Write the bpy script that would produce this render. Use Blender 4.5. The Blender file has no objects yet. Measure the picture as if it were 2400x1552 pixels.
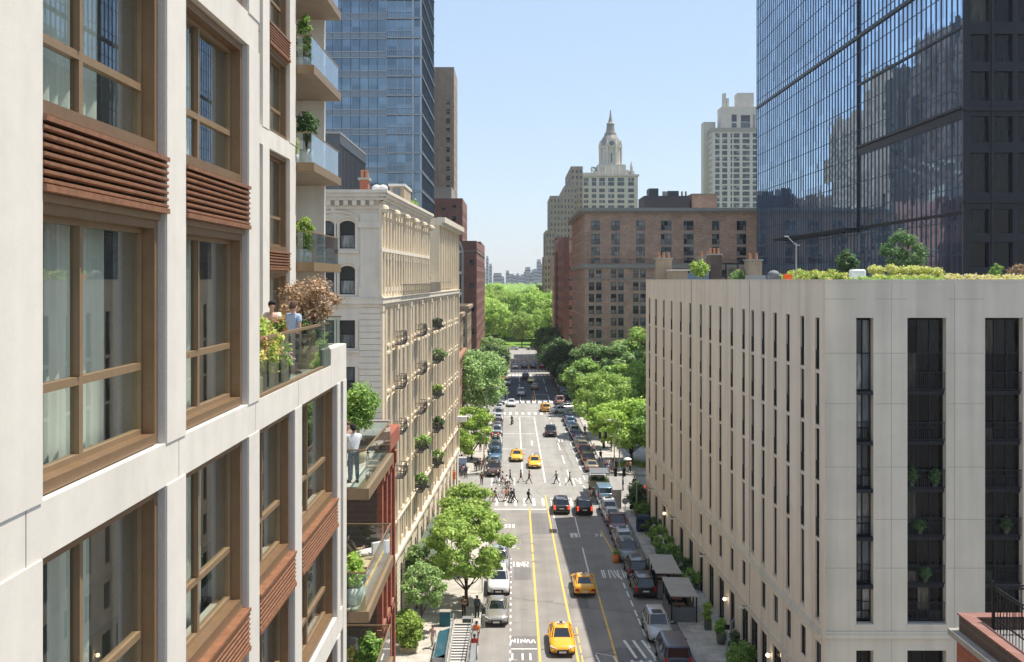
import bpy, math, random
from mathutils import Vector, Matrix
S=bpy.context.scene; COL=S.collection
F=2400.; VX=1204.; VY=655.; CH=27.
rad=math.radians
def at(px,py,Z): return Vector(((px-VX)*Z/F, Z, CH-(py-VY)*Z/F))
# ---------------------------------------------------------------- materials
def newmat(name):
    m=bpy.data.materials.new(name); m.use_nodes=True; nt=m.node_tree
    return m,nt,nt.nodes,nt.links,nt.nodes['Principled BSDF']
def ramp(N,stops,interp='LINEAR'):
    r=N.new('ShaderNodeValToRGB'); r.color_ramp.interpolation=interp
    e=r.color_ramp.elements
    while len(e)<len(stops): e.new(1.0)
    for i,(p,c) in enumerate(stops): e[i].position=p; e[i].color=(*c,1)
    return r
def mul(c,k): return tuple(min(1,x*k) for x in c)
def mat(name,col,rough=.7,metal=0,amt=.12,sc=3.,bump=0,bsc=20,isl=0,spec=.5,streak=0):
    """noise-mottled paint/stone; isl = tone spread per loose piece; streak = vertical weathering streaks"""
    m,nt,N,L,P=newmat(name)
    tc=N.new('ShaderNodeTexCoord'); nz=N.new('ShaderNodeTexNoise'); nz.inputs['Scale'].default_value=sc; nz.inputs['Detail'].default_value=6; nz.inputs['Roughness'].default_value=.65
    L.new(tc.outputs['Object'],nz.inputs['Vector'])
    r=ramp(N,[(.3,mul(col,1-amt)),(.7,mul(col,1+amt))]); L.new(nz.outputs['Fac'],r.inputs['Fac'])
    out=r.outputs['Color']
    def mixmul(a,fac,c2):
        x=N.new('ShaderNodeMix'); x.data_type='RGBA'; x.blend_type='MULTIPLY'
        L.new(fac,x.inputs[0]); L.new(a,x.inputs[6]); x.inputs[7].default_value=(*c2,1); return x.outputs[2]
    if streak:
        mp=N.new('ShaderNodeMapping'); mp.inputs['Scale'].default_value=(1.3,1.3,.07); L.new(tc.outputs['Object'],mp.inputs['Vector'])
        n2=N.new('ShaderNodeTexNoise'); n2.inputs['Scale'].default_value=1; n2.inputs['Detail'].default_value=5; L.new(mp.outputs[0],n2.inputs['Vector'])
        r2=ramp(N,[(.42,(0,0,0)),(.72,(1,1,1))]); L.new(n2.outputs['Fac'],r2.inputs['Fac'])
        out=mixmul(out,r2.outputs['Color'],(1-streak,1-streak,1-streak*1.1))
    if isl:
        g=N.new('ShaderNodeNewGeometry'); out=mixmul(out,g.outputs['Random Per Island'],(1-isl,1-isl,1-isl))
    L.new(out,P.inputs['Base Color'])
    P.inputs['Roughness'].default_value=rough; P.inputs['Metallic'].default_value=metal; P.inputs['Specular IOR Level'].default_value=spec
    if bump:
        n3=N.new('ShaderNodeTexNoise'); n3.inputs['Scale'].default_value=bsc; n3.inputs['Detail'].default_value=4; L.new(tc.outputs['Object'],n3.inputs['Vector'])
        b=N.new('ShaderNodeBump'); b.inputs['Strength'].default_value=bump; b.inputs['Distance'].default_value=.05; L.new(n3.outputs['Fac'],b.inputs['Height']); L.new(b.outputs[0],P.inputs['Normal'])
    return m
def brick(name,c1,c2,mortar=None,bw=.62,bh=.2,var=.25,sc=1):
    m,nt,N,L,P=newmat(name)
    tc=N.new('ShaderNodeTexCoord'); s=N.new('ShaderNodeSeparateXYZ'); L.new(tc.outputs['Object'],s.inputs[0])
    a=N.new('ShaderNodeMath'); a.operation='ADD'; L.new(s.outputs[0],a.inputs[0]); L.new(s.outputs[1],a.inputs[1])
    c=N.new('ShaderNodeCombineXYZ'); L.new(a.outputs[0],c.inputs[0]); L.new(s.outputs[2],c.inputs[1])
    b=N.new('ShaderNodeTexBrick'); L.new(c.outputs[0],b.inputs['Vector'])
    b.inputs['Color1'].default_value=(*c1,1); b.inputs['Color2'].default_value=(*c2,1); b.inputs['Mortar'].default_value=(*(mortar or mul(c1,1.25)),1)
    b.inputs['Scale'].default_value=1/sc; b.inputs['Brick Width'].default_value=bw; b.inputs['Row Height'].default_value=bh; b.inputs['Mortar Size'].default_value=.02
    nz=N.new('ShaderNodeTexNoise'); nz.inputs['Scale'].default_value=.35; nz.inputs['Detail'].default_value=8; L.new(tc.outputs['Object'],nz.inputs['Vector'])
    r=ramp(N,[(.3,(1-var,)*3),(.7,(1,1,1))]); L.new(nz.outputs['Fac'],r.inputs['Fac'])
    x=N.new('ShaderNodeMix'); x.data_type='RGBA'; x.blend_type='MULTIPLY'; x.inputs[0].default_value=1
    L.new(b.outputs['Color'],x.inputs[6]); L.new(r.outputs['Color'],x.inputs[7]); L.new(x.outputs[2],P.inputs['Base Color']); P.inputs['Roughness'].default_value=.85
    return m
def leafmat(name,c1,c2,c3,tr=.42):
    m,nt,N,L,P=newmat(name)
    g=N.new('ShaderNodeNewGeometry'); r=ramp(N,[(0,c1),(.5,c2),(1,c3)]); L.new(g.outputs['Random Per Island'],r.inputs['Fac'])
    oi=N.new('ShaderNodeObjectInfo'); h=N.new('ShaderNodeHueSaturation'); h.inputs['Hue'].default_value=.488; h.inputs['Saturation'].default_value=.86
    mr=N.new('ShaderNodeMapRange'); mr.inputs[3].default_value=.8; mr.inputs[4].default_value=1.15; L.new(oi.outputs['Random'],mr.inputs[0]); L.new(mr.outputs[0],h.inputs['Value']); L.new(r.outputs['Color'],h.inputs['Color'])
    L.new(h.outputs[0],P.inputs['Base Color']); P.inputs['Roughness'].default_value=.55; P.inputs['Specular IOR Level'].default_value=.3
    t=N.new('ShaderNodeBsdfTranslucent'); L.new(h.outputs[0],t.inputs['Color']); mx=N.new('ShaderNodeMixShader'); mx.inputs[0].default_value=tr
    L.new(P.outputs[0],mx.inputs[1]); L.new(t.outputs[0],mx.inputs[2]); L.new(mx.outputs[0],N['Material Output'].inputs['Surface'])
    return m
def winglass(name,dark=(.015,.02,.024),blind=(.34,.35,.33),pb=.25,rough=.06,wob=.012,tint=(.09,.12,.14),spec=.8):
    m,nt,N,L,P=newmat(name)
    g=N.new('ShaderNodeNewGeometry'); oi=N.new('ShaderNodeObjectInfo'); a=N.new('ShaderNodeMath'); a.operation='ADD'; L.new(g.outputs['Random Per Island'],a.inputs[0]); L.new(oi.outputs['Random'],a.inputs[1])
    f=N.new('ShaderNodeMath'); f.operation='FRACT'; L.new(a.outputs[0],f.inputs[0])
    r=ramp(N,[(0,dark),(.5-pb/2,tint),(1-pb,mul(blind,.45)),(1-pb/2,blind)],'CONSTANT'); L.new(f.outputs[0],r.inputs['Fac'])
    # curtain folds / interior variation
    tc=N.new('ShaderNodeTexCoord'); mp=N.new('ShaderNodeMapping'); mp.inputs['Scale'].default_value=(5,5,.8); L.new(tc.outputs['Object'],mp.inputs[0])
    nz=N.new('ShaderNodeTexNoise'); nz.inputs['Scale'].default_value=1.2; nz.inputs['Detail'].default_value=3; L.new(mp.outputs[0],nz.inputs[0])
    r2=ramp(N,[(.35,(.35,.35,.35)),(.65,(1,1,1))]); L.new(nz.outputs['Fac'],r2.inputs[0])
    x=N.new('ShaderNodeMix'); x.data_type='RGBA'; x.blend_type='MULTIPLY'; x.inputs[0].default_value=1; L.new(r.outputs[0],x.inputs[6]); L.new(r2.outputs[0],x.inputs[7])
    L.new(x.outputs[2],P.inputs['Base Color']); P.inputs['Roughness'].default_value=rough; P.inputs['Specular IOR Level'].default_value=spec
    perturb(N,L,P,f.outputs[0],wob)
    return m
def perturb(N,L,P,seed,wob):
    wn=N.new('ShaderNodeTexWhiteNoise'); wn.noise_dimensions='1D'; L.new(seed,wn.inputs['W'])
    s=N.new('ShaderNodeVectorMath'); s.operation='SUBTRACT'; L.new(wn.outputs['Color'],s.inputs[0]); s.inputs[1].default_value=(.5,.5,.5)
    k=N.new('ShaderNodeVectorMath'); k.operation='SCALE'; L.new(s.outputs[0],k.inputs[0]); k.inputs['Scale'].default_value=wob*2
    g=N.new('ShaderNodeNewGeometry'); ad=N.new('ShaderNodeVectorMath'); L.new(g.outputs['Normal'],ad.inputs[0]); L.new(k.outputs[0],ad.inputs[1])
    nn=N.new('ShaderNodeVectorMath'); nn.operation='NORMALIZE'; L.new(ad.outputs[0],nn.inputs[0]); L.new(nn.outputs[0],P.inputs['Normal'])
def curtainwall(name,col,pw,ph,wob,rough=.03,metal=.0,ior=2.2,dist=.5,refl=(1,1,1)):
    """big glass skin: pane-by-pane tilt and a slow ripple so reflections break up like real glazing"""
    m,nt,N,L,P=newmat(name)
    tc=N.new('ShaderNodeTexCoord'); s=N.new('ShaderNodeSeparateXYZ'); L.new(tc.outputs['Object'],s.inputs[0])
    a=N.new('ShaderNodeMath'); a.operation='ADD'; L.new(s.outputs[0],a.inputs[0]); L.new(s.outputs[1],a.inputs[1])
    def fl(o,w):
        d=N.new('ShaderNodeMath'); d.operation='DIVIDE'; L.new(o,d.inputs[0]); d.inputs[1].default_value=w
        q=N.new('ShaderNodeMath'); q.operation='FLOOR'; L.new(d.outputs[0],q.inputs[0]); return q.outputs[0]
    c=N.new('ShaderNodeCombineXYZ'); L.new(fl(a.outputs[0],pw),c.inputs[0]); L.new(fl(s.outputs[2],ph),c.inputs[1])
    wn=N.new('ShaderNodeTexWhiteNoise'); L.new(c.outputs[0],wn.inputs['Vector'])
    sb=N.new('ShaderNodeVectorMath'); sb.operation='SUBTRACT'; L.new(wn.outputs['Color'],sb.inputs[0]); sb.inputs[1].default_value=(.5,.5,.5)
    k=N.new('ShaderNodeVectorMath'); k.operation='SCALE'; L.new(sb.outputs[0],k.inputs[0]); k.inputs['Scale'].default_value=wob
    nz=N.new('ShaderNodeTexNoise'); nz.inputs['Scale'].default_value=dist; nz.inputs['Detail'].default_value=2; L.new(tc.outputs['Object'],nz.inputs[0])
    s2=N.new('ShaderNodeVectorMath'); s2.operation='SUBTRACT'; L.new(nz.outputs['Color'],s2.inputs[0]); s2.inputs[1].default_value=(.5,.5,.5)
    k2=N.new('ShaderNodeVectorMath'); k2.operation='SCALE'; L.new(s2.outputs[0],k2.inputs[0]); k2.inputs['Scale'].default_value=wob*1.2
    g=N.new('ShaderNodeNewGeometry'); a1=N.new('ShaderNodeVectorMath'); L.new(g.outputs['Normal'],a1.inputs[0]); L.new(k.outputs[0],a1.inputs[1])
    a2=N.new('ShaderNodeVectorMath'); L.new(a1.outputs[0],a2.inputs[0]); L.new(k2.outputs[0],a2.inputs[1])
    nn=N.new('ShaderNodeVectorMath'); nn.operation='NORMALIZE'; L.new(a2.outputs[0],nn.inputs[0])
    r=ramp(N,[(0,mul(col,.72)),(.6,col),(1,mul(col,1.25))]); L.new(wn.outputs['Value'],r.inputs[0])
    L.new(r.outputs[0],P.inputs['Base Color']); P.inputs['Roughness'].default_value=rough; P.inputs['IOR'].default_value=ior; P.inputs['Metallic'].default_value=metal
    P.inputs['Specular Tint'].default_value=(*refl,1)
    L.new(nn.outputs[0],P.inputs['Normal'])
    return m
def clearglass(name,tint=(.9,.96,.94),ior=1.7,extra=0.0):
    m,nt,N,L,P=newmat(name); N.remove(P)
    t=N.new('ShaderNodeBsdfTransparent'); t.inputs[0].default_value=(*tint,1); g=N.new('ShaderNodeBsdfGlossy'); g.inputs['Roughness'].default_value=.01
    f=N.new('ShaderNodeLayerWeight'); f.inputs[0].default_value=.5; pw=N.new('ShaderNodeMath'); pw.operation='POWER'; L.new(f.outputs['Facing'],pw.inputs[0]); pw.inputs[1].default_value=5; f0=((ior-1)/(ior+1))**2+extra
    ad=N.new('ShaderNodeMath'); ad.operation='MULTIPLY_ADD'; ad.use_clamp=True; L.new(pw.outputs[0],ad.inputs[0]); ad.inputs[1].default_value=1-f0; ad.inputs[2].default_value=f0
    mx=N.new('ShaderNodeMixShader'); L.new(ad.outputs[0],mx.inputs[0]); L.new(t.outputs[0],mx.inputs[1]); L.new(g.outputs[0],mx.inputs[2])
    L.new(mx.outputs[0],N['Material Output'].inputs['Surface']); return m
def emit(name,col,s):
    m,nt,N,L,P=newmat(name); P.inputs['Base Color'].default_value=(*col,1); P.inputs['Emission Color'].default_value=(*col,1); P.inputs['Emission Strength'].default_value=s; return m
def groundmat(name,col,amt,patch=.0,crack=0,rough=.9):
    m,nt,N,L,P=newmat(name); tc=N.new('ShaderNodeTexCoord')
    def nz(sc,d,v=None):
        n=N.new('ShaderNodeTexNoise'); n.inputs['Scale'].default_value=sc; n.inputs['Detail'].default_value=d; L.new(v or tc.outputs['Object'],n.inputs['Vector']); return n.outputs['Fac']
    r=ramp(N,[(.3,mul(col,1-amt)),(.7,mul(col,1+amt))]); L.new(nz(.35,8),r.inputs[0]); out=r.outputs[0]
    def mm(fac,stops,out):
        q=ramp(N,stops); L.new(fac,q.inputs[0]); x=N.new('ShaderNodeMix'); x.data_type='RGBA'; x.blend_type='MULTIPLY'; x.inputs[0].default_value=1; L.new(out,x.inputs[6]); L.new(q.outputs[0],x.inputs[7]); return x.outputs[2]
    out=mm(nz(9,3),[(.3,(.86,.86,.86)),(.7,(1,1,1))],out)
    mp=N.new('ShaderNodeMapping'); mp.inputs['Scale'].default_value=(.9,.035,1); L.new(tc.outputs['Object'],mp.inputs[0])
    out=mm(nz(1,5,mp.outputs[0]),[(.35,(.84,.84,.84)),(.65,(1,1,1))],out)
    if crack:
        w=N.new('ShaderNodeTexVoronoi'); w.feature='DISTANCE_TO_EDGE'; w.inputs['Scale'].default_value=.07
        wm=N.new('ShaderNodeMix'); wm.data_type='VECTOR'; wm.inputs[0].default_value=.35
        n4=N.new('ShaderNodeTexNoise'); n4.inputs['Scale'].default_value=.8; L.new(tc.outputs['Object'],n4.inputs[0]); L.new(tc.outputs['Object'],wm.inputs[4]); L.new(n4.outputs['Color'],wm.inputs[5]); L.new(wm.outputs[1],w.inputs['Vector'])
        out=mm(w.outputs['Distance'],[(0,(.74,.74,.74)),(.006,(1,1,1))],out)
    L.new(out,P.inputs['Base Color']); P.inputs['Roughness'].default_value=rough; return m
def slabs(name,col,w,amt=.1,grout=.7):
    m,nt,N,L,P=newmat(name); tc=N.new('ShaderNodeTexCoord'); b=N.new('ShaderNodeTexBrick'); L.new(tc.outputs['Object'],b.inputs['Vector']); b.offset=0
    b.inputs['Color1'].default_value=(*mul(col,1-amt),1); b.inputs['Color2'].default_value=(*mul(col,1+amt),1); b.inputs['Mortar'].default_value=(*mul(col,grout),1)
    b.inputs['Scale'].default_value=1; b.inputs['Brick Width'].default_value=w; b.inputs['Row Height'].default_value=w; b.inputs['Mortar Size'].default_value=.02
    nz=N.new('ShaderNodeTexNoise'); nz.inputs['Scale'].default_value=1.2; nz.inputs['Detail'].default_value=8; L.new(tc.outputs['Object'],nz.inputs[0]); r=ramp(N,[(.35,(.78,.76,.74)),(.6,(1,1,1))]); L.new(nz.outputs['Fac'],r.inputs[0])
    x=N.new('ShaderNodeMix'); x.data_type='RGBA'; x.blend_type='MULTIPLY'; x.inputs[0].default_value=1; L.new(b.outputs[0],x.inputs[6]); L.new(r.outputs[0],x.inputs[7]); L.new(x.outputs[2],P.inputs['Base Color']); P.inputs['Roughness'].default_value=.9
    return m
M={}
M['white']=mat('precast_white',(.70,.655,.58),.75,amt=.05,sc=2,bump=.08,bsc=60,streak=.10)
M['greyjamb']=mat('return_shade_step_grey',(.5,.48,.46),.8,amt=.1,sc=30)  # grey puts shade into the pier returns; plain colour on the stair steps
M['dark_joint']=mat('joint',(.25,.23,.2),.9)
M['bronze']=mat('bronze_metal',(.24,.15,.08),.42,.35,amt=.1,sc=4)
M['bronze_l']=mat('bronze_light',(.27,.185,.105),.45,.2,amt=.08,sc=4)
M['soffit']=mat('soffit_bronze',(.30,.225,.16),.6,.0,amt=.12,sc=1.5)
M['wood']=mat('louver_wood',(.235,.105,.05),.5,0,amt=.35,sc=7,spec=.6)
M['curtain']=mat('curtain_fabric',(.84,.86,.78),.9,amt=.05)
M['room_wall']=mat('room_wall',(.62,.60,.52),.9); M['room_floor']=mat('room_floor',(.30,.24,.18),.6)
M['furn']=mat('furniture_grey',(.16,.17,.18),.7)
M['glass']=clearglass('window_clear',(.88,.94,.90),1.6,.20)
M['rail_glass']=clearglass('rail_glass',(.90,.96,.93),1.5,.02)
M['rail_glass_b']=clearglass('rail_glass_balcony',(.84,.92,.95),1.6,.07)
M['cream']=mat('cream_stone',(.74,.635,.475),.85,amt=.09,sc=.8,bump=.15,bsc=6,streak=.12)
M['cream_w']=mat('cream_stone_front',(.72,.645,.53),.85,amt=.07,sc=.8,bump=.1,bsc=6,streak=.10)
M['beige']=mat('limestone_beige',(.76,.655,.535),.85,amt=.06,sc=.5,bump=.08,bsc=8,streak=.17)
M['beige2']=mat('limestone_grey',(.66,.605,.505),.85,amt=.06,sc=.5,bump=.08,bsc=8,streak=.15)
M['brick_hotel']=brick('brick_hotel',(.66,.40,.28),(.48,.28,.195),(.62,.49,.39),var=.3,sc=1.3)
M['brick_dark']=brick('brick_dark',(.32,.15,.115),(.24,.115,.09),(.34,.21,.17),sc=1.3)
M['brick_or']=brick('brick_orange',(.42,.22,.13),(.33,.16,.09),(.40,.27,.2),sc=1.2)
M['brick_red']=brick('brick_red',(.42,.13,.07),(.33,.09,.05),(.33,.15,.1))
M['brick_br']=brick('brick_brown',(.15,.10,.075),(.10,.07,.055),(.16,.12,.1))
M['tan']=mat('tan_stone',(.40,.31,.215),.85,amt=.15,sc=.6,streak=.2)
M['pinkish']=mat('pink_stone',(.42,.29,.235),.85,amt=.15,sc=.6,streak=.2)
M['greybr']=mat('grey_brown_brick',(.33,.27,.21),.85,amt=.18,sc=.5,streak=.2)
M['towerst']=mat('pale_tower_stone',(.57,.525,.455),.85,amt=.08,sc=.3)
M['metalgrey']=mat('grey_cladding',(.085,.09,.10),.5,.3,amt=.1)
M['metal_l']=mat('light_metal',(.42,.43,.44),.4,.5)
M['conc']=mat('concrete',(.40,.38,.34),.85,amt=.12,sc=1.5)
M['roofw']=mat('roof_white',(.66,.64,.60),.85,amt=.1,sc=.6); M['roofg']=mat('roof_grey',(.22,.21,.2),.9,amt=.2,sc=.4)
M['stone_trim']=mat('grey_trim',(.33,.31,.27),.85,amt=.12)
M['black']=mat('black_metal',(.012,.012,.014),.4,.3); M['black_frame']=mat('black_frame',(.017,.019,.026),.55,0,amt=.2,spec=.3)
M['iron']=mat('wrought_iron',(.13,.12,.115),.5,.5,amt=.4,sc=6)
M['winframe']=mat('window_frame_dark',(.05,.055,.055),.5); M['winframe_w']=mat('window_frame_pale',(.45,.44,.40),.6)
M['wg']=winglass('window_dark'); M['wg_b']=winglass('window_blinds',pb=.5); M['wg_s']=winglass('window_tower',(.02,.035,.045),(.30,.36,.36),pb=.22,tint=(.05,.09,.115))
M['wg_k']=winglass('window_black',(.006,.006,.007),(.16,.15,.12),pb=.08,tint=(.014,.014,.015),spec=.28)
M['tower_glass']=curtainwall('dark_tower_glass',(.46,.63,.84),1.5,3.9,.014,metal=1,refl=(1,1,1))
M['blue_glass']=curtainwall('blue_tower_glass',(.17,.235,.29),1.57,3.4,.016,metal=.75,rough=.08)
M['mullion']=mat('mullion',(.09,.115,.15),.4,.4); M['spandrel']=mat('spandrel_blue',(.24,.28,.32),.4,.3,amt=.1)
M['asphalt']=groundmat('asphalt',(.30,.28,.26),.14,crack=1); M['asphalt2']=groundmat('asphalt_patch',(.21,.20,.195),.12)
M['asph_l']=groundmat('asphalt_light',(.36,.345,.32),.10,crack=1)
M['asph_shade']=groundmat('asphalt_shaded',(.085,.095,.115),.12)  # hotel's cast shadow on the avenue darkened into the asphalt colour
M['walk']=slabs('sidewalk_slabs',(.50,.47,.42),1.5); M['kerb']=mat('kerb_granite',(.45,.43,.39),.85,amt=.15)
M['earth']=groundmat('city_ground',(.20,.19,.17),.2); M['grass']=mat('grass',(.14,.26,.03),.9,amt=.3,sc=3)
M['paint']=mat('road_paint_white',(.78,.77,.73),.8,amt=.22,sc=5); M['paint_y']=mat('road_paint_yellow',(.80,.50,.10),.8,amt=.15,sc=5)
M['tyre']=mat('tyre',(.015,.015,.015),.85); M['rim']=mat('rim',(.35,.36,.37),.3,.8)
M['cglass']=mat('car_glass',(.01,.014,.018),.05,0,amt=.1,spec=.9); M['chrome']=mat('chrome',(.6,.6,.62),.15,1)
M['hlight']=mat('headlight',(.75,.77,.8),.1,.2); M['tlight']=mat('taillight',(.45,.015,.01),.25); M['brake']=emit('brake_lit',(.9,.05,.02),.8)
M['plate']=mat('plate',(.75,.72,.6),.5); M['sign_w']=mat('sign_white',(.75,.75,.72),.5)
M['leaf']=leafmat('leaf_mid',(0.102,0.248,0.028),(0.225,0.450,0.057),(0.450,0.764,0.113))
M['leaf_l']=leafmat('leaf_lime',(0.178,0.356,0.026),(0.339,0.589,0.036),(0.589,0.800,0.107))
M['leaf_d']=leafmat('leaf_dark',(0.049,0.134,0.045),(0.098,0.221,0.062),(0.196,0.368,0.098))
M['leaf_p']=leafmat('leaf_park',(0.202,0.383,0.045),(0.360,0.629,0.078),(0.608,0.800,0.158))
M['leaf_g']=leafmat('leaf_grey_green',(0.135,0.270,0.067),(0.270,0.473,0.123),(0.494,0.742,0.248))
M['leaf_b']=leafmat('leaf_brown',(.22,.13,.05),(.42,.28,.12),(.60,.44,.24),.25)
M['leaf_y']=leafmat('leaf_yellow',(0.392,0.535,0.053),(0.749,0.800,0.143),(0.800,0.800,0.356))
M['fl_o']=leafmat('flower_orange',(.6,.16,.02),(.8,.35,.05),(.85,.55,.1)); M['fl_p']=leafmat('flower_pink',(.55,.22,.25),(.75,.45,.45),(.85,.7,.65)); M['fl_r']=leafmat('flower_red',(.4,.04,.02),(.6,.12,.04),(.5,.3,.1)); M['fl_y']=leafmat('flower_yellow',(.6,.45,.02),(.8,.65,.08),(.85,.78,.3))
M['bark']=mat('bark',(.11,.075,.05),.9,amt=.3,sc=8,bump=.4,bsc=12)
M['pot_w']=mat('pot_white',(.60,.59,.54),.6); M['pot_t']=mat('pot_tan',(.42,.35,.22),.8,amt=.15); M['pot_d']=mat('pot_dark',(.10,.12,.09),.7); M['terra']=mat('terracotta',(.42,.20,.11),.8)
M['deck']=slabs('deck_pavers',(.50,.48,.44),.6)
SKIN={k:mat('skin_'+k,c,.55,amt=.04) for k,c in dict(a=(.55,.33,.24),b=(.30,.16,.10),c=(.13,.07,.045)).items()}
PAL=dict(black=(.012,.012,.014),white=(.72,.72,.72),silver=(.45,.46,.47),grey=(.16,.17,.18),dgrey=(.055,.058,.064),navy=(.02,.035,.08),blue=(.05,.12,.22),lblue=(.24,.38,.5),red=(.35,.02,.02),drk_red=(.12,.02,.02),taxi=(.90,.42,.02),taxi2=(.95,.50,.015),tan=(.36,.27,.18),champ=(.34,.32,.29),brown=(.10,.06,.04),green=(.05,.22,.06),cream=(.6,.56,.48),orange=(.75,.2,.04),pink=(.62,.35,.33),khaki=(.26,.22,.14),denim=(.06,.10,.17),skyb=(.38,.50,.68),purple=(.10,.06,.14),yellow=(.8,.6,.1),teal=(.03,.13,.17),mint=(.35,.5,.4))
def paint(c):
    k='carpaint_'+c
    if k not in M:
        m=mat(k,PAL[c],.3,.35 if c in('silver','champ','grey','lblue') else 0,amt=.04,sc=2); m.node_tree.nodes['Principled BSDF'].inputs['Coat Weight'].default_value=.7; m.node_tree.nodes['Principled BSDF'].inputs['Coat Roughness'].default_value=.08; M[k]=m
    return M[k]
def cloth(c):
    k='cloth_'+c
    if k not in M: M[k]=mat(k,PAL[c],.9,amt=.1,sc=12)
    return M[k]
# ---------------------------------------------------------------- mesh builder
ORG={}
class MB:
    def __init__(s): s.v=[]; s.f=[]; s.m=[]
    def add(s,vs,fs,mi=0):
        o=len(s.v); s.v.extend([tuple(v) for v in vs]); s.f.extend([tuple(i+o for i in f) for f in fs]); s.m.extend([mi]*len(fs)); return s
    def quad(s,a,b,c,d,mi=0): return s.add([a,b,c,d],[(0,1,2,3)],mi)
    def box(s,x0,x1,y0,y1,z0,z1,mi=0):
        return s.add([(x0,y0,z0),(x1,y0,z0),(x1,y1,z0),(x0,y1,z0),(x0,y0,z1),(x1,y0,z1),(x1,y1,z1),(x0,y1,z1)],[(0,3,2,1),(4,5,6,7),(0,1,5,4),(1,2,6,5),(2,3,7,6),(3,0,4,7)],mi)
    def bev(s,x0,x1,y0,y1,z0,z1,b,mi=0):
        # box with chamfered vertical edges and top
        def ring(i,z): return [(x0+b+i,y0+i,z),(x1-b-i,y0+i,z),(x1-i,y0+b+i,z),(x1-i,y1-b-i,z),(x1-b-i,y1-i,z),(x0+b+i,y1-i,z),(x0+i,y1-b-i,z),(x0+i,y0+b+i,z)]
        return s.loft([ring(0,z0),ring(0,z1-b),ring(b*.7,z1)],mi=mi)
    def loft(s,rings,mi=0,cap=True,closed=True):
        n=len(rings[0]); vs=[p for r in rings for p in r]; fs=[]
        for i in range(len(rings)-1):
            for j in range(n if closed else n-1):
                a=i*n+j; b=i*n+(j+1)%n; fs.append((a,b,b+n,a+n))
        if cap: fs.append(tuple(range(n-1,-1,-1))); fs.append(tuple((len(rings)-1)*n+j for j in range(n)))
        return s.add(vs,fs,mi)
    def tube(s,pts,rs,n=6,mi=0):
        pts=[Vector(p) for p in pts]
        if not hasattr(rs,'__len__'): rs=[rs]*len(pts)
        rings=[]; up=Vector((.31,.17,.93)); 
        for i,p in enumerate(pts):
            d=(pts[min(i+1,len(pts)-1)]-pts[max(i-1,0)]).normalized()
            a=d.cross(up); a=a if a.length>.05 else d.cross(Vector((1,0,0))); a.normalize(); b=d.cross(a)
            rings.append([p+a*math.cos(t*2*math.pi/n)*rs[i]+b*math.sin(t*2*math.pi/n)*rs[i] for t in range(n)])
        return s.loft(rings,mi)
    def lathe(s,prof,c=(0,0,0),n=12,mi=0):
        return s.loft([[(c[0]+r*math.cos(t*2*math.pi/n),c[1]+r*math.sin(t*2*math.pi/n),c[2]+z) for t in range(n)] for r,z in prof],mi)
    def prism(s,poly,z0,z1,mi=0): return s.loft([[(x,y,z0) for x,y in poly],[(x,y,z1) for x,y in poly]],mi)
    def ball(s,c,r,n=10,mi=0,sz=1,sx=1,sy=1):
        return s.loft([[(c[0]+r*sx*math.sin(a)*math.cos(t*2*math.pi/n),c[1]+r*sy*math.sin(a)*math.sin(t*2*math.pi/n),c[2]-r*sz*math.cos(a)) for t in range(n)] for a in [math.pi*(k+.15)/(n//2+.3) for k in range(n//2+1)]],mi)
    def merge(s,o,M4=None):
        o2=len(s.v); s.v.extend([tuple(M4@Vector(v)) if M4 else v for v in o.v]); s.f.extend([tuple(i+o2 for i in f) for f in o.f]); s.m.extend(o.m); return s
    def mesh(s,name,mats,smooth=False,off=None):
        me=bpy.data.meshes.new(name)
        vs=s.v if off is None else [(x-off[0],y-off[1],z-off[2]) for x,y,z in s.v]
        me.from_pydata(vs,[],s.f)
        for m in (mats if isinstance(mats,(list,tuple)) else [mats]): me.materials.append(M[m] if isinstance(m,str) else m)
        if any(s.m): me.polygons.foreach_set('material_index',s.m)
        if smooth: me.polygons.foreach_set('use_smooth',[True]*len(me.polygons))
        me.update(); return me
    def build(s,name,mats,parent=None,smooth=False,label=None,kind=None):
        off=ORG.get(parent.name) if parent else None
        o=link(name,s.mesh(name,mats,smooth,off),parent)
        if parent and off is not None: ORG[o.name]=off
        if label: o['label']=label
        if kind: o['kind']=kind
        return o
def link(name,data,parent=None,loc=None,rz=0,rot=None,scale=None):
    o=bpy.data.objects.new(name,data); COL.objects.link(o)
    if parent: o.parent=parent
    if loc is not None: o.location=loc
    if rz: o.rotation_euler=(0,0,rz)
    if rot: o.rotation_euler=rot
    if scale: o.scale=scale if hasattr(scale,'__len__') else (scale,)*3
    return o
def thing(name,label,cat,loc=(0,0,0),rz=0,group=None,world=True):
    """Empty at the thing's base; with world=True its parts are written in world coordinates"""
    o=link(name,None,None,loc,rz); o['label']=label; o['category']=cat; o.empty_display_size=.3
    if group: o['group']=group
    if world: ORG[o.name]=Vector(loc)
    return o
def tag(o,label,cat,group=None,kind=None):
    o['label']=label; o['category']=cat
    if group: o['group']=group
    if kind: o['kind']=kind
    return o
def struct(name,mb,mats,smooth=False): o=mb.build(name,mats,None,smooth); o['kind']='structure'; return o
def kids(o): return list(o.children)
def dup(o,loc=None,rz=None,label=None,scale=None,parent=None,cat=None):
    c=o.copy(); COL.objects.link(c)
    if parent is not None: c.parent=parent
    if loc is not None: c.location=loc
    if rz is not None: c.rotation_euler=(0,0,rz)
    if scale is not None: c.scale=scale if hasattr(scale,'__len__') else (scale,)*3
    if label: c['label']=label
    if cat: c['category']=cat
    for k in kids(o): dup(k,parent=c)
    return c
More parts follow.
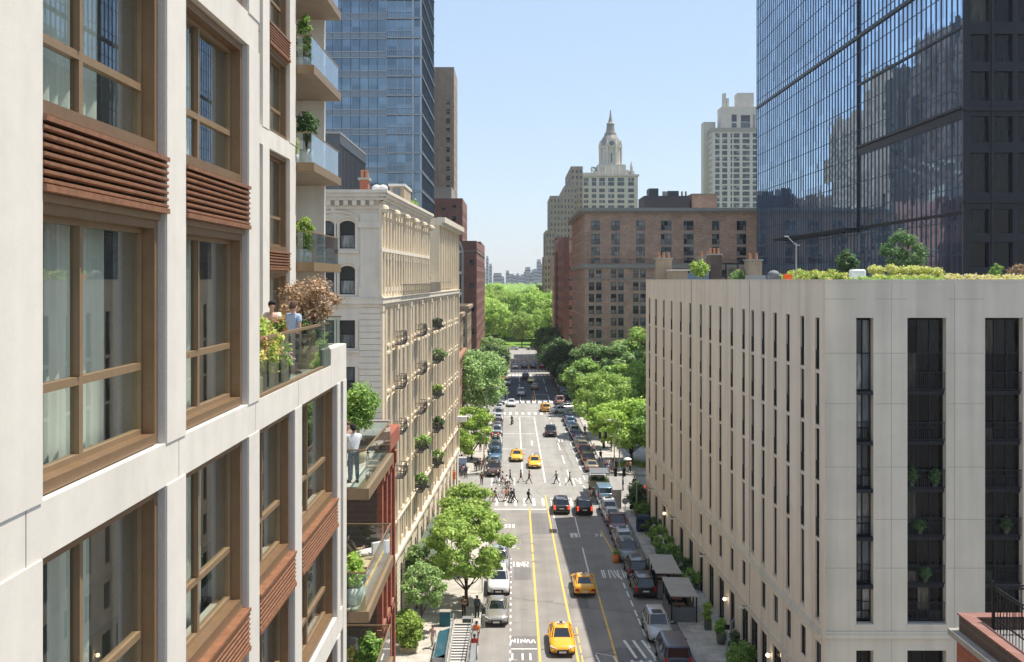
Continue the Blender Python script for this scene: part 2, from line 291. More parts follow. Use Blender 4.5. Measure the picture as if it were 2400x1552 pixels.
# framed helpers: a facade has base point P, unit run U, outward normal N
class Fr:
    def __init__(s,P,Q):
        s.P=Vector((P[0],P[1],0)); d=Vector((Q[0]-P[0],Q[1]-P[1],0)); s.W=d.length; s.U=d.normalized(); s.N=Vector((s.U.y,-s.U.x,0)); s.rz=math.atan2(s.U.y,s.U.x)
    def p(s,u,n,z): v=s.P+s.U*u+s.N*n; return (v.x,v.y,z)
    def box(s,mb,u0,u1,n0,n1,z0,z1,mi=0):
        p=s.p; return mb.add([p(u0,n1,z0),p(u1,n1,z0),p(u1,n0,z0),p(u0,n0,z0),p(u0,n1,z1),p(u1,n1,z1),p(u1,n0,z1),p(u0,n0,z1)],[(0,3,2,1),(4,5,6,7),(0,1,5,4),(1,2,6,5),(2,3,7,6),(3,0,4,7)],mi)
    def wall(s,mb,z0,z1,ops,d=.25,mi=0,u0=0,u1=None,rmi=None):
        u1=s.W if u1 is None else u1; rmi=mi if rmi is None else rmi
        us=sorted({round(u0,4),round(u1,4)}|{round(x,4) for o in ops for x in o[:2]}); vs=sorted({round(z0,4),round(z1,4)}|{round(x,4) for o in ops for x in o[2:4]})
        idx={}
        def V(i,j):
            k=(i,j)
            if k not in idx: idx[k]=len(mb.v); mb.v.append(s.p(us[i],0,vs[j]))
            return idx[k]
        for i in range(len(us)-1):
            uc=(us[i]+us[i+1])/2; oc=[o for o in ops if o[0]<uc<o[1]]
            j=0
            while j<len(vs)-1:
                vc=(vs[j]+vs[j+1])/2
                if any(o[2]<vc<o[3] for o in oc): j+=1; continue
                mb.f.append((V(i,j),V(i+1,j),V(i+1,j+1),V(i,j+1))); mb.m.append(mi); j+=1
        p=s.p
        for a,b,c,e in [o[:4] for o in ops]:
            mb.quad(p(a,0,c),p(a,0,e),p(a,-d,e),p(a,-d,c),rmi); mb.quad(p(b,0,c),p(b,-d,c),p(b,-d,e),p(b,0,e),rmi)
            mb.quad(p(a,0,c),p(a,-d,c),p(b,-d,c),p(b,0,c),rmi); mb.quad(p(a,0,e),p(b,0,e),p(b,-d,e),p(a,-d,e),rmi)
WC={}
def winmb(w,h,style):
    """window in its opening: x 0..w, z 0..h, front at y=0 (outwards is -y). material slots frame, pane, trim"""
    mb=MB(); t=.07 if w>.7 else .05
    mb.box(0,t,0,.08,0,h,0); mb.box(w-t,w,0,.08,0,h,0); mb.box(t,w-t,0,.08,0,t,0); mb.box(t,w-t,0,.08,h-t,h,0)
    def pane(x0,x1,z0,z1): mb.quad((x0,.05,z0),(x1,.05,z0),(x1,.05,z1),(x0,.05,z1),1)
    if 'v' in style:
        n=int(style[style.index('v')+1]); xs=[t+(w-2*t)*k/n for k in range(n+1)]
        for k in range(1,n): mb.box(xs[k]-t/2,xs[k]+t/2,.005,.08,t,h-t,0)
    else: xs=[t,w-t]
    zs=[t,h-t]
    if 'h' in style:
        n=int(style[style.index('h')+1]); zs=[t+(h-2*t)*k/n for k in range(n+1)]
        for k in range(1,n): mb.box(t,w-t,.01,.075,zs[k]-t/2,zs[k]+t/2,0)
    if 'T' in style: z=h*.72; zs=[t,z,h-t]; mb.box(t,w-t,.01,.075,z-t/2,z+t/2,0)
    if 'B' in style: z=h*.3; zs=[t,z,h-t]; mb.box(t,w-t,.01,.075,z-t/2,z+t/2,0)
    for i in range(len(xs)-1):
        for j in range(len(zs)-1): pane(xs[i],xs[i+1],zs[j],zs[j+1])
    if 's' in style: mb.box(-.08,w+.08,-.32,.0,-.12,-.001,2)
    if 'l' in style: mb.box(-.1,w+.1,-.27,-.2,h+.001,h+.28,2)
    return mb
def windows(fr,ops,style,mats,parent,d=.22,name='window',cap=100,cam=True,used=None):
    """each opening its own part; past the cap the farthest ones become one 'stuff' part"""
    org=ORG[parent.name]; used=used if used is not None else [0]
    lst=sorted(ops,key=lambda o:(Vector(fr.p(o[0],0,o[2]))-Vector((0,0,27))).length)
    rest=MB()
    for o in lst:
        w,h=round(o[1]-o[0],3),round(o[3]-o[2],3); st=o[4] if len(o)>4 else style; k=(w,h,st,tuple(mats))
        if k not in WC: q=winmb(w,h,st); WC[k]=(q,q.mesh(name,list(mats)))
        loc=Vector(fr.p(o[0],-d,o[2]))
        if used[0]<cap: link(name,WC[k][1],parent,loc-org,fr.rz); used[0]+=1
        else: rest.merge(WC[k][0],Matrix.Translation(loc)@Matrix.Rotation(fr.rz,4,'Z'))
    if rest.v: rest.build('window_grid',list(mats),parent,kind='stuff')
def grid(u0,u1,n,w,zs,h,pair=0):
    out=[]; st=(u1-u0)/n
    for z in zs:
        for i in range(n):
            c=u0+st*(i+.5)
            if pair: out+= [(c-pair/2-w,c-pair/2,z,z+h),(c+pair/2,c+pair/2+w,z,z+h)]
            else: out.append((c-w/2,c+w/2,z,z+h))
    return out
def block(label,x0,x1,y0,y1,h,wm,faces,name='apartment_building',wmats=('winframe','wg','stone_trim'),style='h2s',cat='building',group=None,parapet=.8,trim='stone_trim',cornice=None,ledges=(),z0=0,roof='roofg',depth=.25,cap=100):
    t=thing(name,label,cat,((x0+x1)/2,y0,z0),0,group); mb=MB(); used=[0]
    R={'S':((x0,y0),(x1,y0)),'E':((x1,y0),(x1,y1)),'N':((x1,y1),(x0,y1)),'W':((x0,y1),(x0,y0))}
    for k,(P,Q) in R.items():
        fr=Fr(P,Q); ops=faces.get(k,[]); fr.wall(mb,z0,h,ops,depth)
    i=.3; mb.box(x0,x1,y0,y0+i,h,h+.001); 
    mb.v=mb.v[:-8]; mb.f=mb.f[:-6]; mb.m=mb.m[:-6]
    zr=h-parapet
    for (a,b),(c,d) in (((x0,y0),(x1,y0+i)),((x0,y1-i),(x1,y1)),((x0,y0+i),(x0+i,y1-i)),((x1-i,y0+i),(x1,y1-i))): mb.quad((a,b,h),(c,b,h),(c,d,h),(a,d,h))
    for a,b in (((x0+i,y0+i),(x1-i,y0+i)),((x1-i,y0+i),(x1-i,y1-i)),((x1-i,y1-i),(x0+i,y1-i)),((x0+i,y1-i),(x0+i,y0+i))): mb.quad((*a,zr),(*b,zr),(*b,h),(*a,h))
    mb.build('wall',wm,t)
    MB().quad((x0+i,y0+i,zr),(x1-i,y0+i,zr),(x1-i,y1-i,zr),(x0+i,y1-i,zr)).build('roof',roof,t)
    for k,(P,Q) in R.items():
        if faces.get(k): windows(Fr(P,Q),faces[k],style,wmats,t,depth-.02,cap=cap,used=used)
    for a,b,o in ledges:
        q=MB(); ringbox(q,x0,x1,y0,y1,a,b,o); q.build('ledge',trim,t)
    if cornice:
        q=MB(); a,b,o=cornice; ringbox(q,x0,x1,y0,y1,a,b,o); ringbox(q,x0,x1,y0,y1,a-.35,a,o*.55)
        n=int((x1-x0)/.9)
        for j in range(n): xx=x0+(j+.3)*(x1-x0)/n; q.box(xx,xx+.35,y0-o*.85,y0-o*.55-.002,a-.4,a-.002)
        q.build('cornice',trim,t)
    return t
def ringbox(mb,x0,x1,y0,y1,z0,z1,o):
    mb.box(x0-o,x1+o,y0-o,y0-.002,z0,z1); mb.box(x0-o,x1+o,y1+.002,y1+o,z0,z1); mb.box(x0-o,x0-.002,y0-.002,y1+.002,z0,z1); mb.box(x1+.002,x1+o,y0-.002,y1+.002,z0,z1)
# ---------------------------------------------------------------- camera, sun, sky
cam=bpy.data.objects.new('camera',bpy.data.cameras.new('camera')); COL.objects.link(cam); S.camera=cam
cam.location=(0,0,CH); cam.rotation_euler=(rad(90),0,0); cam.data.sensor_width=36; cam.data.lens=36; cam.data.shift_x=-4/2400; cam.data.shift_y=-121/2400; cam.data.clip_end=20000; cam.data.clip_start=.1
SD=Vector((.40,.10,1)).normalized()
sl=bpy.data.lights.new('sun','SUN'); sl.energy=3.55; sl.angle=rad(.5); sl.color=(1,.93,.82); so=bpy.data.objects.new('sun',sl); COL.objects.link(so); so.rotation_euler=SD.to_track_quat('Z','Y').to_euler(); so.location=(60,20,150)
w=bpy.data.worlds.new('World'); S.world=w; w.use_nodes=True; wn=w.node_tree.nodes; wl=w.node_tree.links
sk=wn.new('ShaderNodeTexSky'); sk.sky_type='NISHITA'; sk.sun_disc=False; sk.sun_elevation=math.asin(SD.z); sk.sun_rotation=math.atan2(SD.x,SD.y); sk.dust_density=.35; sk.air_density=1.1; sk.ozone_density=1.3; sk.altitude=0
sm=wn.new('ShaderNodeMix'); sm.data_type='RGBA'; sm.blend_type='MULTIPLY'; sm.inputs[0].default_value=1; sm.inputs[7].default_value=(.295,.282,.30,1); wl.new(sk.outputs[0],sm.inputs[6]); sa=wn.new('ShaderNodeMix'); sa.data_type='RGBA'; sa.blend_type='ADD'; sa.inputs[0].default_value=1; wl.new(sm.outputs[2],sa.inputs[6]); sa.inputs[7].default_value=(1.30,1.66,2.06,1); wl.new(sa.outputs[2],wn['Background'].inputs[0]); wn['Background'].inputs[1].default_value=.145
S.view_settings.view_transform='Standard'; S.view_settings.look='None'; S.view_settings.exposure=.88; S.view_settings.gamma=1
S.cycles.max_bounces=6; S.cycles.transparent_max_bounces=10; S.cycles.volume_bounces=0
# ---------------------------------------------------------------- ground
def sheet(name,x0,x1,y0,y1,z,m): 
    mb=MB(); n=max(1,int((y1-y0)/60)); 
    for i in range(n): a=y0+(y1-y0)*i/n; b=y0+(y1-y0)*(i+1)/n; mb.quad((x0,a,z),(x1,a,z),(x1,b,z),(x0,b,z))
    return struct(name,mb,m)
sheet('ground',-6000,6000,-300,9000,-.02,'earth')
sheet('road',-2.6,12.8,20,120.4,0,'asphalt'); sheet('road',-4.0,12.8,120.4,141.5,0,'asph_l'); sheet('road',-4.0,12.8,141.5,223,0,'asph_l'); sheet('road',-4.,12.8,223,288,0,'asph_shade'); sheet('road',-4.,12.8,288,372,0,'asph_l')
sheet('road',-90,-4.0,121.5,140.5,0,'asph_l'); sheet('road',12.8,90,121.5,140.5,0,'asph_l')
sheet('road',-90,-4.0,204,222,0,'asph_l'); sheet('road',12.8,90,204,222,0,'asph_l')
sheet('road',-90,-4.0,288,301,0,'asph_l'); sheet('road',12.8,90,288,301,0,'asph_l'); sheet('road',-120,120,372,400,0,'asph_l')
def pave(name,poly,h=.14,m='walk',k=True):
    mb=MB(); mb.prism(poly,-.02,h); o=struct(name,mb,m)
    if k:
        q=MB(); n=len(poly)
        cx=sum(p[0] for p in poly)/n; cy=sum(p[1] for p in poly)/n
        for i in range(n):
            a=Vector((*poly[i],0)); b=Vector((*poly[(i+1)%n],0)); d=(b-a).normalized(); nn=Vector((d.y,-d.x,0))
            if nn.dot(Vector((cx,cy,0))-a)>0: nn=-nn
            q.loft([[tuple(a+nn*s+Vector((0,0,z))) for s,z in ((.003,-.02),(.15,-.02),(.15,h+.004),(.003,h+.004))],[tuple(b+nn*s+Vector((0,0,z))) for s,z in ((.003,-.02),(.15,-.02),(.15,h+.004),(.003,h+.004))]])
        struct('kerb',q,'kerb')
    return o
def corner(x0,x1,y0,y1,r,which):
    """rectangle with rounded corners named in which: 'ne','nw','se','sw'"""
    out=[]
    for nm,cx,cy,a0 in (('se',x1-r,y0+r,-90),('ne',x1-r,y1-r,0),('nw',x0+r,y1-r,90),('sw',x0+r,y0+r,180)):
        if nm in which: out+=[(cx+r*math.cos(rad(a0+15*k)),cy+r*math.sin(rad(a0+15*k))) for k in range(7)]
        else: out.append({'se':(x1,y0),'ne':(x1,y1),'nw':(x0,y1),'sw':(x0,y0)}[nm])
    return out
pave('sidewalk',corner(-9.6,-2.75,20,120.5,3,['ne']))
pave('sidewalk',corner(12.95,19.0,20,119.8,2.5,['nw']))
pave('sidewalk',corner(-90,-4.15,141.5,203.5,3,['se','ne']))
pave('sidewalk',corner(-90,-4.15,223,287,3,['se','ne']))
pave('sidewalk',corner(12.95,60,141.5,203.5,4,['sw','nw'])); pave('sidewalk',corner(12.95,90,223,287,3,['sw','nw']))
pave('sidewalk',corner(-90,-4.15,302,371,3,['se','ne'])); pave('sidewalk',corner(12.95,90,302,371,3,['sw','nw']))
# asphalt patches
for a in ((1.9,4.3,108.5,118.2),(-.2,1.7,66,77.5),(4.6,6.2,84,88),(7.2,9.3,70,75),(0,1.6,92,96),(3,4.2,152,160),(7,8.6,165,172)):
    sheet('road_patch',*a,.004,'asphalt2' if a[3]<120 else 'asphalt')
# painted lines
def line(name,pts,w,m,dash=None):
    mb=MB()
    for (x0,y0),(x1,y1) in zip(pts,pts[1:]):
        a=Vector((x0,y0)); b=Vector((x1,y1)); L=(b-a).length; d=(b-a)/L; nn=Vector((-d.y,d.x))*w/2; s=0
        on,off=dash or (L,0)
        while s<L:
            e=min(s+on,L); p=a+d*s; q=a+d*e; mb.add([(p.x-nn.x,p.y-nn.y,.008),(p.x+nn.x,p.y+nn.y,.008),(q.x+nn.x,q.y+nn.y,.008),(q.x-nn.x,q.y-nn.y,.008)],[(0,1,2,3)]); s=e+off
    return struct(name,mb,m)
line('lane_line',[(1.87,60),(1.87,121)],.16,'paint_y'); line('lane_line',[(4.75,60),(4.3,90),(4.0,121),(3.95,128)],.16,'paint_y')
line('lane_line',[(4.95,60),(4.85,80)],.10,'paint_y',(1.5,.5))
line('lane_line',[(7.35,60),(7.3,77),(7.2,94)],.15,'paint_y',(2.6,.15)); line('lane_line',[(8.0,60),(7.8,68),(7.55,71.5)],.13,'paint_y')
line('lane_line',[(6.9,94),(6.95,121)],.13,'paint',(9,4.2)); line('lane_line',[(4.7,109),(4.55,119)],.12,'paint')
line('lane_line',[(10.2,60),(9.9,82),(9.7,93)],.13,'paint',(1.6,.9)); line('lane_line',[(9.9,100),(9.35,110)],.13,'paint_y'); line('lane_line',[(-.25,60),(-.25,100)],.12,'paint',(.55,1.0))
line('lane_line',[(1.2,141.5),(1.15,200)],.17,'paint'); line('lane_line',[(4.2,136),(4.0,200)],.17,'paint'); line('lane_line',[(3.0,150),(3.0,172)],.13,'paint',(9,7))
line('lane_line',[(7.6,138),(7.0,200)],.16,'paint',(7,5)); line('lane_line',[(9.6,138),(9.1,200)],.12,'paint',(3,4)); line('lane_line',[(10.2,126),(8.3,139)],.14,'paint')
line('lane_line',[(4.9,226),(4.9,284)],.16,'paint_y'); line('lane_line',[(1.5,226),(1.5,284)],.14,'paint',(16,6)); line('lane_line',[(8.0,226),(8.0,284)],.14,'paint',(12,8)); line('lane_line',[(-1.5,226),(-1.5,262)],.12,'paint')
line('lane_line',[(4.9,302),(4.9,365)],.15,'paint_y')
line('stop_line',[(-2.3,120.2),(4.2,120.2)],.38,'paint'); line('stop_line',[(-2,179),(3.5,179)],.3,'paint'); line('stop_line',[(-2.5,201),(4.2,201)],.4,'paint'); line('stop_line',[(-3.6,163),(2,163)],.25,'paint'); line('stop_line',[(5,240),(8,240)],.4,'paint')
line('stop_line',[(-.2,74.8),(1.7,74.8)],.16,'paint')
R_=random.Random(12)
mb=MB()
for y in (69.5,80.5,89.6,97.3,106.8,113.5,147,158,171,186):
    x0=R_.uniform(-2.3,1); x1=R_.uniform(6,9.4); n=14; pts=[(x0+(x1-x0)*i/n,y+.12*math.sin(i*1.3+y)+.02*i) for i in range(n+1)]
    for (a,b),(c,d) in zip(pts,pts[1:]): mb.quad((a,b,.0062),(c,d,.0062),(c,d+.07,.0062),(a,b+.07,.0062))
for x,y0,y1 in ((.6,62,90),(2.9,92,118),(5.7,70,112),(8.9,82,117)):
    n=16
    for i in range(n): a=y0+(y1-y0)*i/n; c=y0+(y1-y0)*(i+1)/n; p=x+.05*math.sin(i*1.9); q=x+.05*math.sin((i+1)*1.9); mb.quad((p,a,.0064),(p+.05,a,.0064),(q+.05,c,.0064),(q,c,.0064))
struct('tar_seams',mb,'roofg')
def zebra(y0,y1,xs,w,m='paint'):
    mb=MB()
    for x in xs: mb.quad((x,y0,.008),(x+w,y0,.008),(x+w,y1,.008),(x,y1,.008))
    struct('crosswalk',mb,m)
zebra(122.2,126.3,[-2.2+1.12*i for i in range(13)],.32); zebra(134,139.2,[6.0+.95*i for i in range(4)]+[-3+1.0*i for i in range(4)],.17)
zebra(223.4,227.5,[-3.4+1.25*i for i in range(13)],.75); zebra(204.5,208,[-3.4+1.25*i for i in range(9)],.5)
zebra(286,290,[-3.5+1.0*i for i in range(16)],.72); zebra(300,305,[-3.5+1.0*i for i in range(16)],.72)
line('stop_line',[(-4,296),(12.8,296)],.5,'paint'); line('stop_line',[(-4,280.5),(12.8,280.5)],.4,'paint')
# worn lettering on the asphalt, as strokes (x,y metres on the road)
def strokes(cx,cy,w,h,glyphs,m='paint',t=.11,gap=.5):
    mb=MB(); x=cx
    for g in glyphs:
        for (a,b),(c,d) in g:
            p=Vector((x+a*w,cy+b*h,.0085)); q=Vector((x+c*w,cy+d*h,.0085)); dd=(q-p).normalized(); n=Vector((-dd.y,dd.x,0)); k=t*(.5+abs(n.x)*.6) 
            n=n*k; mb.add([p-n,q-n,q+n,p+n],[(0,1,2,3)])
        x+=w*(1+gap)
    struct('road_lettering',mb,m)
I=[((.5,0),(.5,1))]; Hh=[((0,0),(0,1)),((1,0),(1,1)),((0,.5),(1,.5))]; Nn=[((0,0),(0,1)),((1,0),(1,1)),((0,1),(1,0))]; Rr=[((0,0),(0,1)),((0,1),(1,.95)),((1,.95),(1,.5)),((1,.5),(0,.5)),((.3,.5),(1,0))]
Ff=[((0,0),(0,1)),((0,.95),(1,.95)),((0,.55),(.8,.55))]; Ll=[((0,0),(0,1)),((0,.03),(1,.03))]; Mm=[((0,0),(0,1)),((0,1),(.5,.4)),((.5,.4),(1,1)),((1,1),(1,0))]; Ss=[((0,0),(1,.4)),((1,.4),(0,.7)),((0,.7),(1,1))]; Vv=[((0,0),(.5,1)),((.5,1),(1,0))]; Oo=[((.1,0),(.1,1)),((.1,1),(.9,1)),((.9,1),(.9,0)),((.9,0),(.1,0))]; Bk=[((0,1),(1,0))]
strokes(.0,96.2,.34,1.7,[Hh,Nn,Rr],t=.055); strokes(-.55,96.4,.3,1.2,[Ll],gap=.2); strokes(-.2,76.0,.3,.9,[Nn,I,Nn,Vv,Vv],gap=.25,t=.05); strokes(-.1,72.6,.35,1.3,[Ll,I,I],gap=.6,t=.06)
strokes(-1.0,111.2,.3,1.7,[Ss,I,I],gap=.4); strokes(-1.1,103,.4,1.1,[Oo,Ss],gap=1.2); strokes(8.0,92.6,.26,2.5,[I,Ff,I,Bk,Bk,Ff,I,Nn,I],gap=.22,t=.05)
strokes(8.25,73.0,.5,3.6,[Bk,Bk,Bk],t=.10,gap=.35); strokes(8.35,69.0,.5,3.6,[Bk,Bk,Bk],t=.10,gap=.3); line('road_lettering',[(8.3,72.2),(9.9,72.2)],.2,'paint'); strokes(5.9,70.6,1.5,3.4,[[((0,1),(.85,.8)),((.85,.8),(1,.0)),((1,0),(.75,0)),((.2,.1),(0,.9))]],t=.06)
strokes(6.05,107.2,.6,1.7,[Oo],t=.14); strokes(6.2,108,.25,.8,[I],t=.1); strokes(8.6,107.5,.3,1.2,[Ss,I],t=.07); strokes(3.0,168,.6,3,[Ff],t=.15); strokes(7.5,170,.7,3,[Oo],t=.08); strokes(4.7,262,1.8,5,[[((0,.2),(1,.8))]],t=.25)
mb=MB()
for x,y in ((2.1,101),(2.1,104.6),(2.05,98),(3,86),(5.8,79),(8.5,100),(0.8,84)): mb.lathe([(.34,0),(.34,.006)],(x,y,.005),14)
struct('manhole_covers',mb,'roofg')
# ---------------------------------------------------------------- white building on the left
WBL=-4.92
WB=thing('apartment_building','white precast apartment building with bronze windows and wooden louvres filling the left edge','building',(-8,10,0))
fr=Fr((WBL,0),(WBL,60)); fr2=Fr((-8.1,0),(-8.1,60))
def P_(name,mats,fn,lab=None,parent=WB,smooth=False):
    mb=MB(); fn(mb); return mb.build(name,mats,parent,smooth,lab)
def winunit(f,u0,u1,a,b,left=.43):
    """deep bronze frame, mullion, transom, panes"""
    mb=MB(); r=.14; n0,n1=-.34,-.115
    f.box(mb,u0,u0+r,n0,n1,a,b); f.box(mb,u1-r,u1,n0,n1,a,b); f.box(mb,u0+r,u1-r,n0,n1+.02,a,a+.14); f.box(mb,u0+r,u1-r,n0,n1,b-.12,b)
    f.box(mb,u0+r*.7,u0+r+.03,n0+.04,n1+.012,a+.1,b-.1); f.box(mb,u1-r-.03,u1-r*.72,n0+.04,n1+.012,a+.1,b-.1)
    w=mb.build('window','bronze',WB)
    mb=MB(); um=u0+(u1-u0)*left; zt=a+.14+(b-a-.26)*.33; g=-.33
    x0,x1,z0,z1=u0+r,u1-r,a+.14,b-.12
    for p,q,c,d in ((x0,x0+.07,z0,z1),(x1-.07,x1,z0,z1),(um-.055,um+.055,z0,z1),(x0+.07,um-.055,z0,z0+.07),(um+.055,x1-.07,z0,z0+.07),(x0+.07,um-.055,z1-.07,z1),(um+.055,x1-.07,z1-.07,z1),(x0+.07,um-.055,zt-.05,zt+.05),(um+.055,x1-.07,zt-.05,zt+.05)): f.box(mb,p,q,g-.06,g+.05,c,d)
    # operable sash lips
    for p,q,c,d in ((x0+.07,x0+.11,zt+.06,z1-.07),(um-.095,um-.055,zt+.06,z1-.07)): f.box(mb,p,q,g-.03,g+.075,c,d)
    mb.build('window_frame','bronze_l',w)
    mb=MB()
    for p,q,c,d in ((x0+.07,um-.07,z0+.07,zt-.06),(um+.07,x1-.07,z0+.07,zt-.06),(x0+.07,um-.07,zt+.06,z1-.07),(um+.07,x1-.07,zt+.06,z1-.07)): mb.quad(f.p(p,g,c),f.p(q,g,c),f.p(q,g,d),f.p(p,g,d))
    mb.build('pane','glass',w)
    mb=MB(); f.box(mb,x0,x1,-.62,g-.065,a+.03,a+.10); mb.build('inner_sill','pot_w',w)
    return w
def louver(f,u0,u1,a,b,out=.03):
    mb=MB(); n=max(5,int((b-a)/.088)); f.box(mb,u0,u1,-.2,-.09,a,b,1); t=(b-a)/n
    for i in range(n):
        z=a+i*t
        # rounded slat
        rings=[[f.p(u,nn,zz) for nn,zz in ((-.09,z+.006),(out-.03,z),(out+.012,z+t*.2),(out+.012,z+t*.52),(out-.04,z+t*.74),(-.09,z+t*.72))] for u in (u0,u1)]
        mb.loft(rings)
    f.box(mb,u0-.0,u1+.0,-.1,out+.03,b+.002,b+.06); f.box(mb,u0,u1,-.1,out+.03,a-.075,a-.002)
    return mb.build('louver',['wood','black'],WB)
def module(f,u0,u1,zb,zt,l0,l1):
    winunit(f,u0,u1,zb+.02,l0-.17); winunit(f,u0,u1,l1+.12,zt-.02)
    mb=MB(); f.box(mb,u0,u1,-.25,-.07,l0-.17,l0-.08); f.box(mb,u0,u1,-.25,-.1,l1+.062,l1+.12); mb.build('spandrel_panel','bronze_l',WB); louver(f,u0,u1,l0,l1)
BAYS=[(5.6,9.4),(10.66,14.49),(15.32,18.98),(19.75,22.97),(23.71,28.5)]
PI=[(9.4,10.66),(14.49,15.32),(18.98,19.75),(22.97,23.71),(28.5,29.0)]
rows=[(10.5,16.98,12.9,13.6),(17.6,24.08,20.22,20.86),(24.68,31.35,28.0,28.66),(31.95,38.6,35.2,35.85)]
for k,(zb,zt,l0,l1) in enumerate(rows):
    bs=BAYS if k<2 else BAYS[:3]
    for u0,u1 in bs: module(fr,u0,u1,zb,zt,l0,l1)
    for i,(u0,u1) in enumerate(PI if k<2 else PI[:3]):
        mb=MB(); fr.box(mb,u0,u1,-.75,.018,zb-.004 if k else zb,zt+.004); fr.box(mb,u0+.0,u1,-.75,-.06,zb,zt); 
        o=mb.build('pier','white',WB)
        mb=MB(); fr.box(mb,u0-.012,u0-.002,-.75,-.012,zb+.003,zt-.003); mb.build('pier_side_shade','greyjamb',WB)  # thin grey skin paints the shade on the pier's near side
for zb,zt in ((9.9,10.5),(16.98,17.6),(24.08,24.68),(31.35,31.95),(38.6,39.2)):
    us=[2,6,10.33,15.05,19.5,23.4,27.6] if zt<25 else [2,6,10.33,15.05,19.75]
    for a,b in zip(us,us[1:]+([30.1] if zt<25 else [])):
        mb=MB(); fr.box(mb,a+.012,b-.012 if b<30 else b,-.6,-.001,zb,zt); mb.build('beam','white',WB)
    mb=MB(); fr.box(mb,2,30.0 if zt<25 else 19.7,-.5,-.03,zb+.02,zt-.02); mb.build('beam_core','dark_joint',WB)
def f_(mb):
    fr.box(mb,27.6,30.1,-.3,-.002,24.682,25.12); fr.box(mb,29.5,30.1,-.6,.01,10.5,24.078); fr.box(mb,29.0,29.5,-.6,-.35,10.5,24.078); fr.box(mb,2,30.1,-.6,-.02,0,9.9); fr.box(mb,2,5.6,-.6,-.02,10.5,42)
    fr.box(mb,30.0,30.1,-2.2,-.3,0,25.12)
P_('corner_wall','white',f_)
# body: end walls, recessed upper wing
def f_(mb):
    mb.box(-8.1,WBL-.02,19.45,19.73,24.7,42); mb.box(-20,-8.11,43.8,44.1,0,42); mb.box(-9.8,-8.12,37.7,38.0,24.7,42)
P_('end_wall','white',f_)
P_('flank_wall','beige2',lambda mb:(mb.box(-9.6,-9.3,38.0,44.0,24.7,42),mb.box(-20,-7.0,30.12,36.4,0,24.6),mb.box(-20,-7.2,36.4,37.2,0,24.6)))
for zb,zt,l0,l1 in ((24.78,31.35,27.4,27.9),(31.95,38.6,34.9,35.5)):
    for u0,u1 in ((20.6,24.0),(24.8,28.2),(29.0,32.4),(33.9,37.0)): module(fr2,u0,u1,zb,zt,l0,l1)
    for u0,u1 in ((19.75,20.6),(24.0,24.8),(28.2,29.0),(33.0,33.9),(37.0,38.0)): P_('pier','white',lambda mb:fr2.box(mb,u0,u1,-.75,.018,zb,zt))
    P_('pier','greyjamb',lambda mb:fr2.box(mb,32.4,33.0,-.75,-.25,zb,zt))
for zb,zt in ((31.35,31.95),(38.6,39.2)): P_('beam','white',lambda mb:fr2.box(mb,19.75,38.0,-.6,-.001,zb,zt))
# interiors
def f_(mb):
    for z in (13.9,17.3,20.6,24.35): mb.box(-12,WBL-.62,5,30,z-.15,z)
    for z in (24.35,28.1,31.6,35.3,38.9): mb.box(-12,WBL-.62,5,19.5,z-.16,z-.01)
    for z in (27.8,31.6,35.3,38.9): mb.box(-13,-8.75,19.8,38,z-.15,z)
P_('floor_slab','room_floor',f_)
def f_(mb):
    mb.box(-9.9,-9.7,5,29.9,10,24.3); mb.box(-9.9,-9.7,5,19.4,24.4,40); mb.box(-12,-11.8,19.8,37.9,24.7,40)
    for u in (10.3,14.95,19.4,23.4): mb.box(-9.7,WBL-.76,u-.06,u+.06,10,24.2)
    for u in (10.3,14.95): mb.box(-9.7,WBL-.76,u-.06,u+.06,24.4,40)
    for u in (20.1,24.4,28.6,33.3,37.5): mb.box(-11.8,-8.86,u-.05,u+.05,24.7,40)
P_('inner_wall','room_wall',f_)
P_('terrace_floor','deck',lambda mb:mb.box(-8.1,WBL-.35,19.75,30.0,24.55,24.70))
# curtains
def curtain(f,u0,u1,a,b,label,n=-.85):
    mb=MB(); N=int((u1-u0)/.045); R_=random.Random(int(u0*10+a))
    ph=R_.random()*6
    for i in range(N+1):
        u=u0+(u1-u0)*i/N; d=n+.055*math.sin(i*1.05+ph)+.03*math.sin(i*.37)
        mb.v+= [f.p(u,d,a),f.p(u+.01*math.sin(i),d+.01,b)]
    for i in range(N): mb.f.append((2*i,2*i+2,2*i+3,2*i+1)); mb.m.append(0)
    o=mb.build('curtain','curtain',None,True); tag(o,label,'curtain','curtains behind the bronze windows')
curtain(fr,12.5,14.2,24.45,27.9,'wide pale curtain at the right of the big window below the wooden louver, nearest bay'); curtain(fr,11.2,12.1,24.45,27.9,'narrow pale curtain at the left edge of the nearest window above the white beam')
curtain(fr,12.2,14.0,28.2,31.4,'tall pale curtain in the nearest window above the big wooden louver'); curtain(fr,16.8,18.4,28.2,31.4,'pale curtain in the second bay window above its louver')
curtain(fr,17.0,18.4,24.5,27.9,'pale curtain in the second bay window just above the white beam'); curtain(fr,12.7,13.7,20.65,24.0,'pale gathered curtain in the nearest window below the white beam'); curtain(fr,17.6,18.6,20.65,24.0,'pale curtain in the second bay window below the white beam')
curtain(fr,22,22.7,20.65,24,'pale curtain in the third bay window below the white beam'); curtain(fr,27.2,28.2,20.65,24,'pale curtain in the last bay window below the white beam'); curtain(fr2,35.6,36.6,31.7,34.8,'pale curtain in the set back window above the terrace')
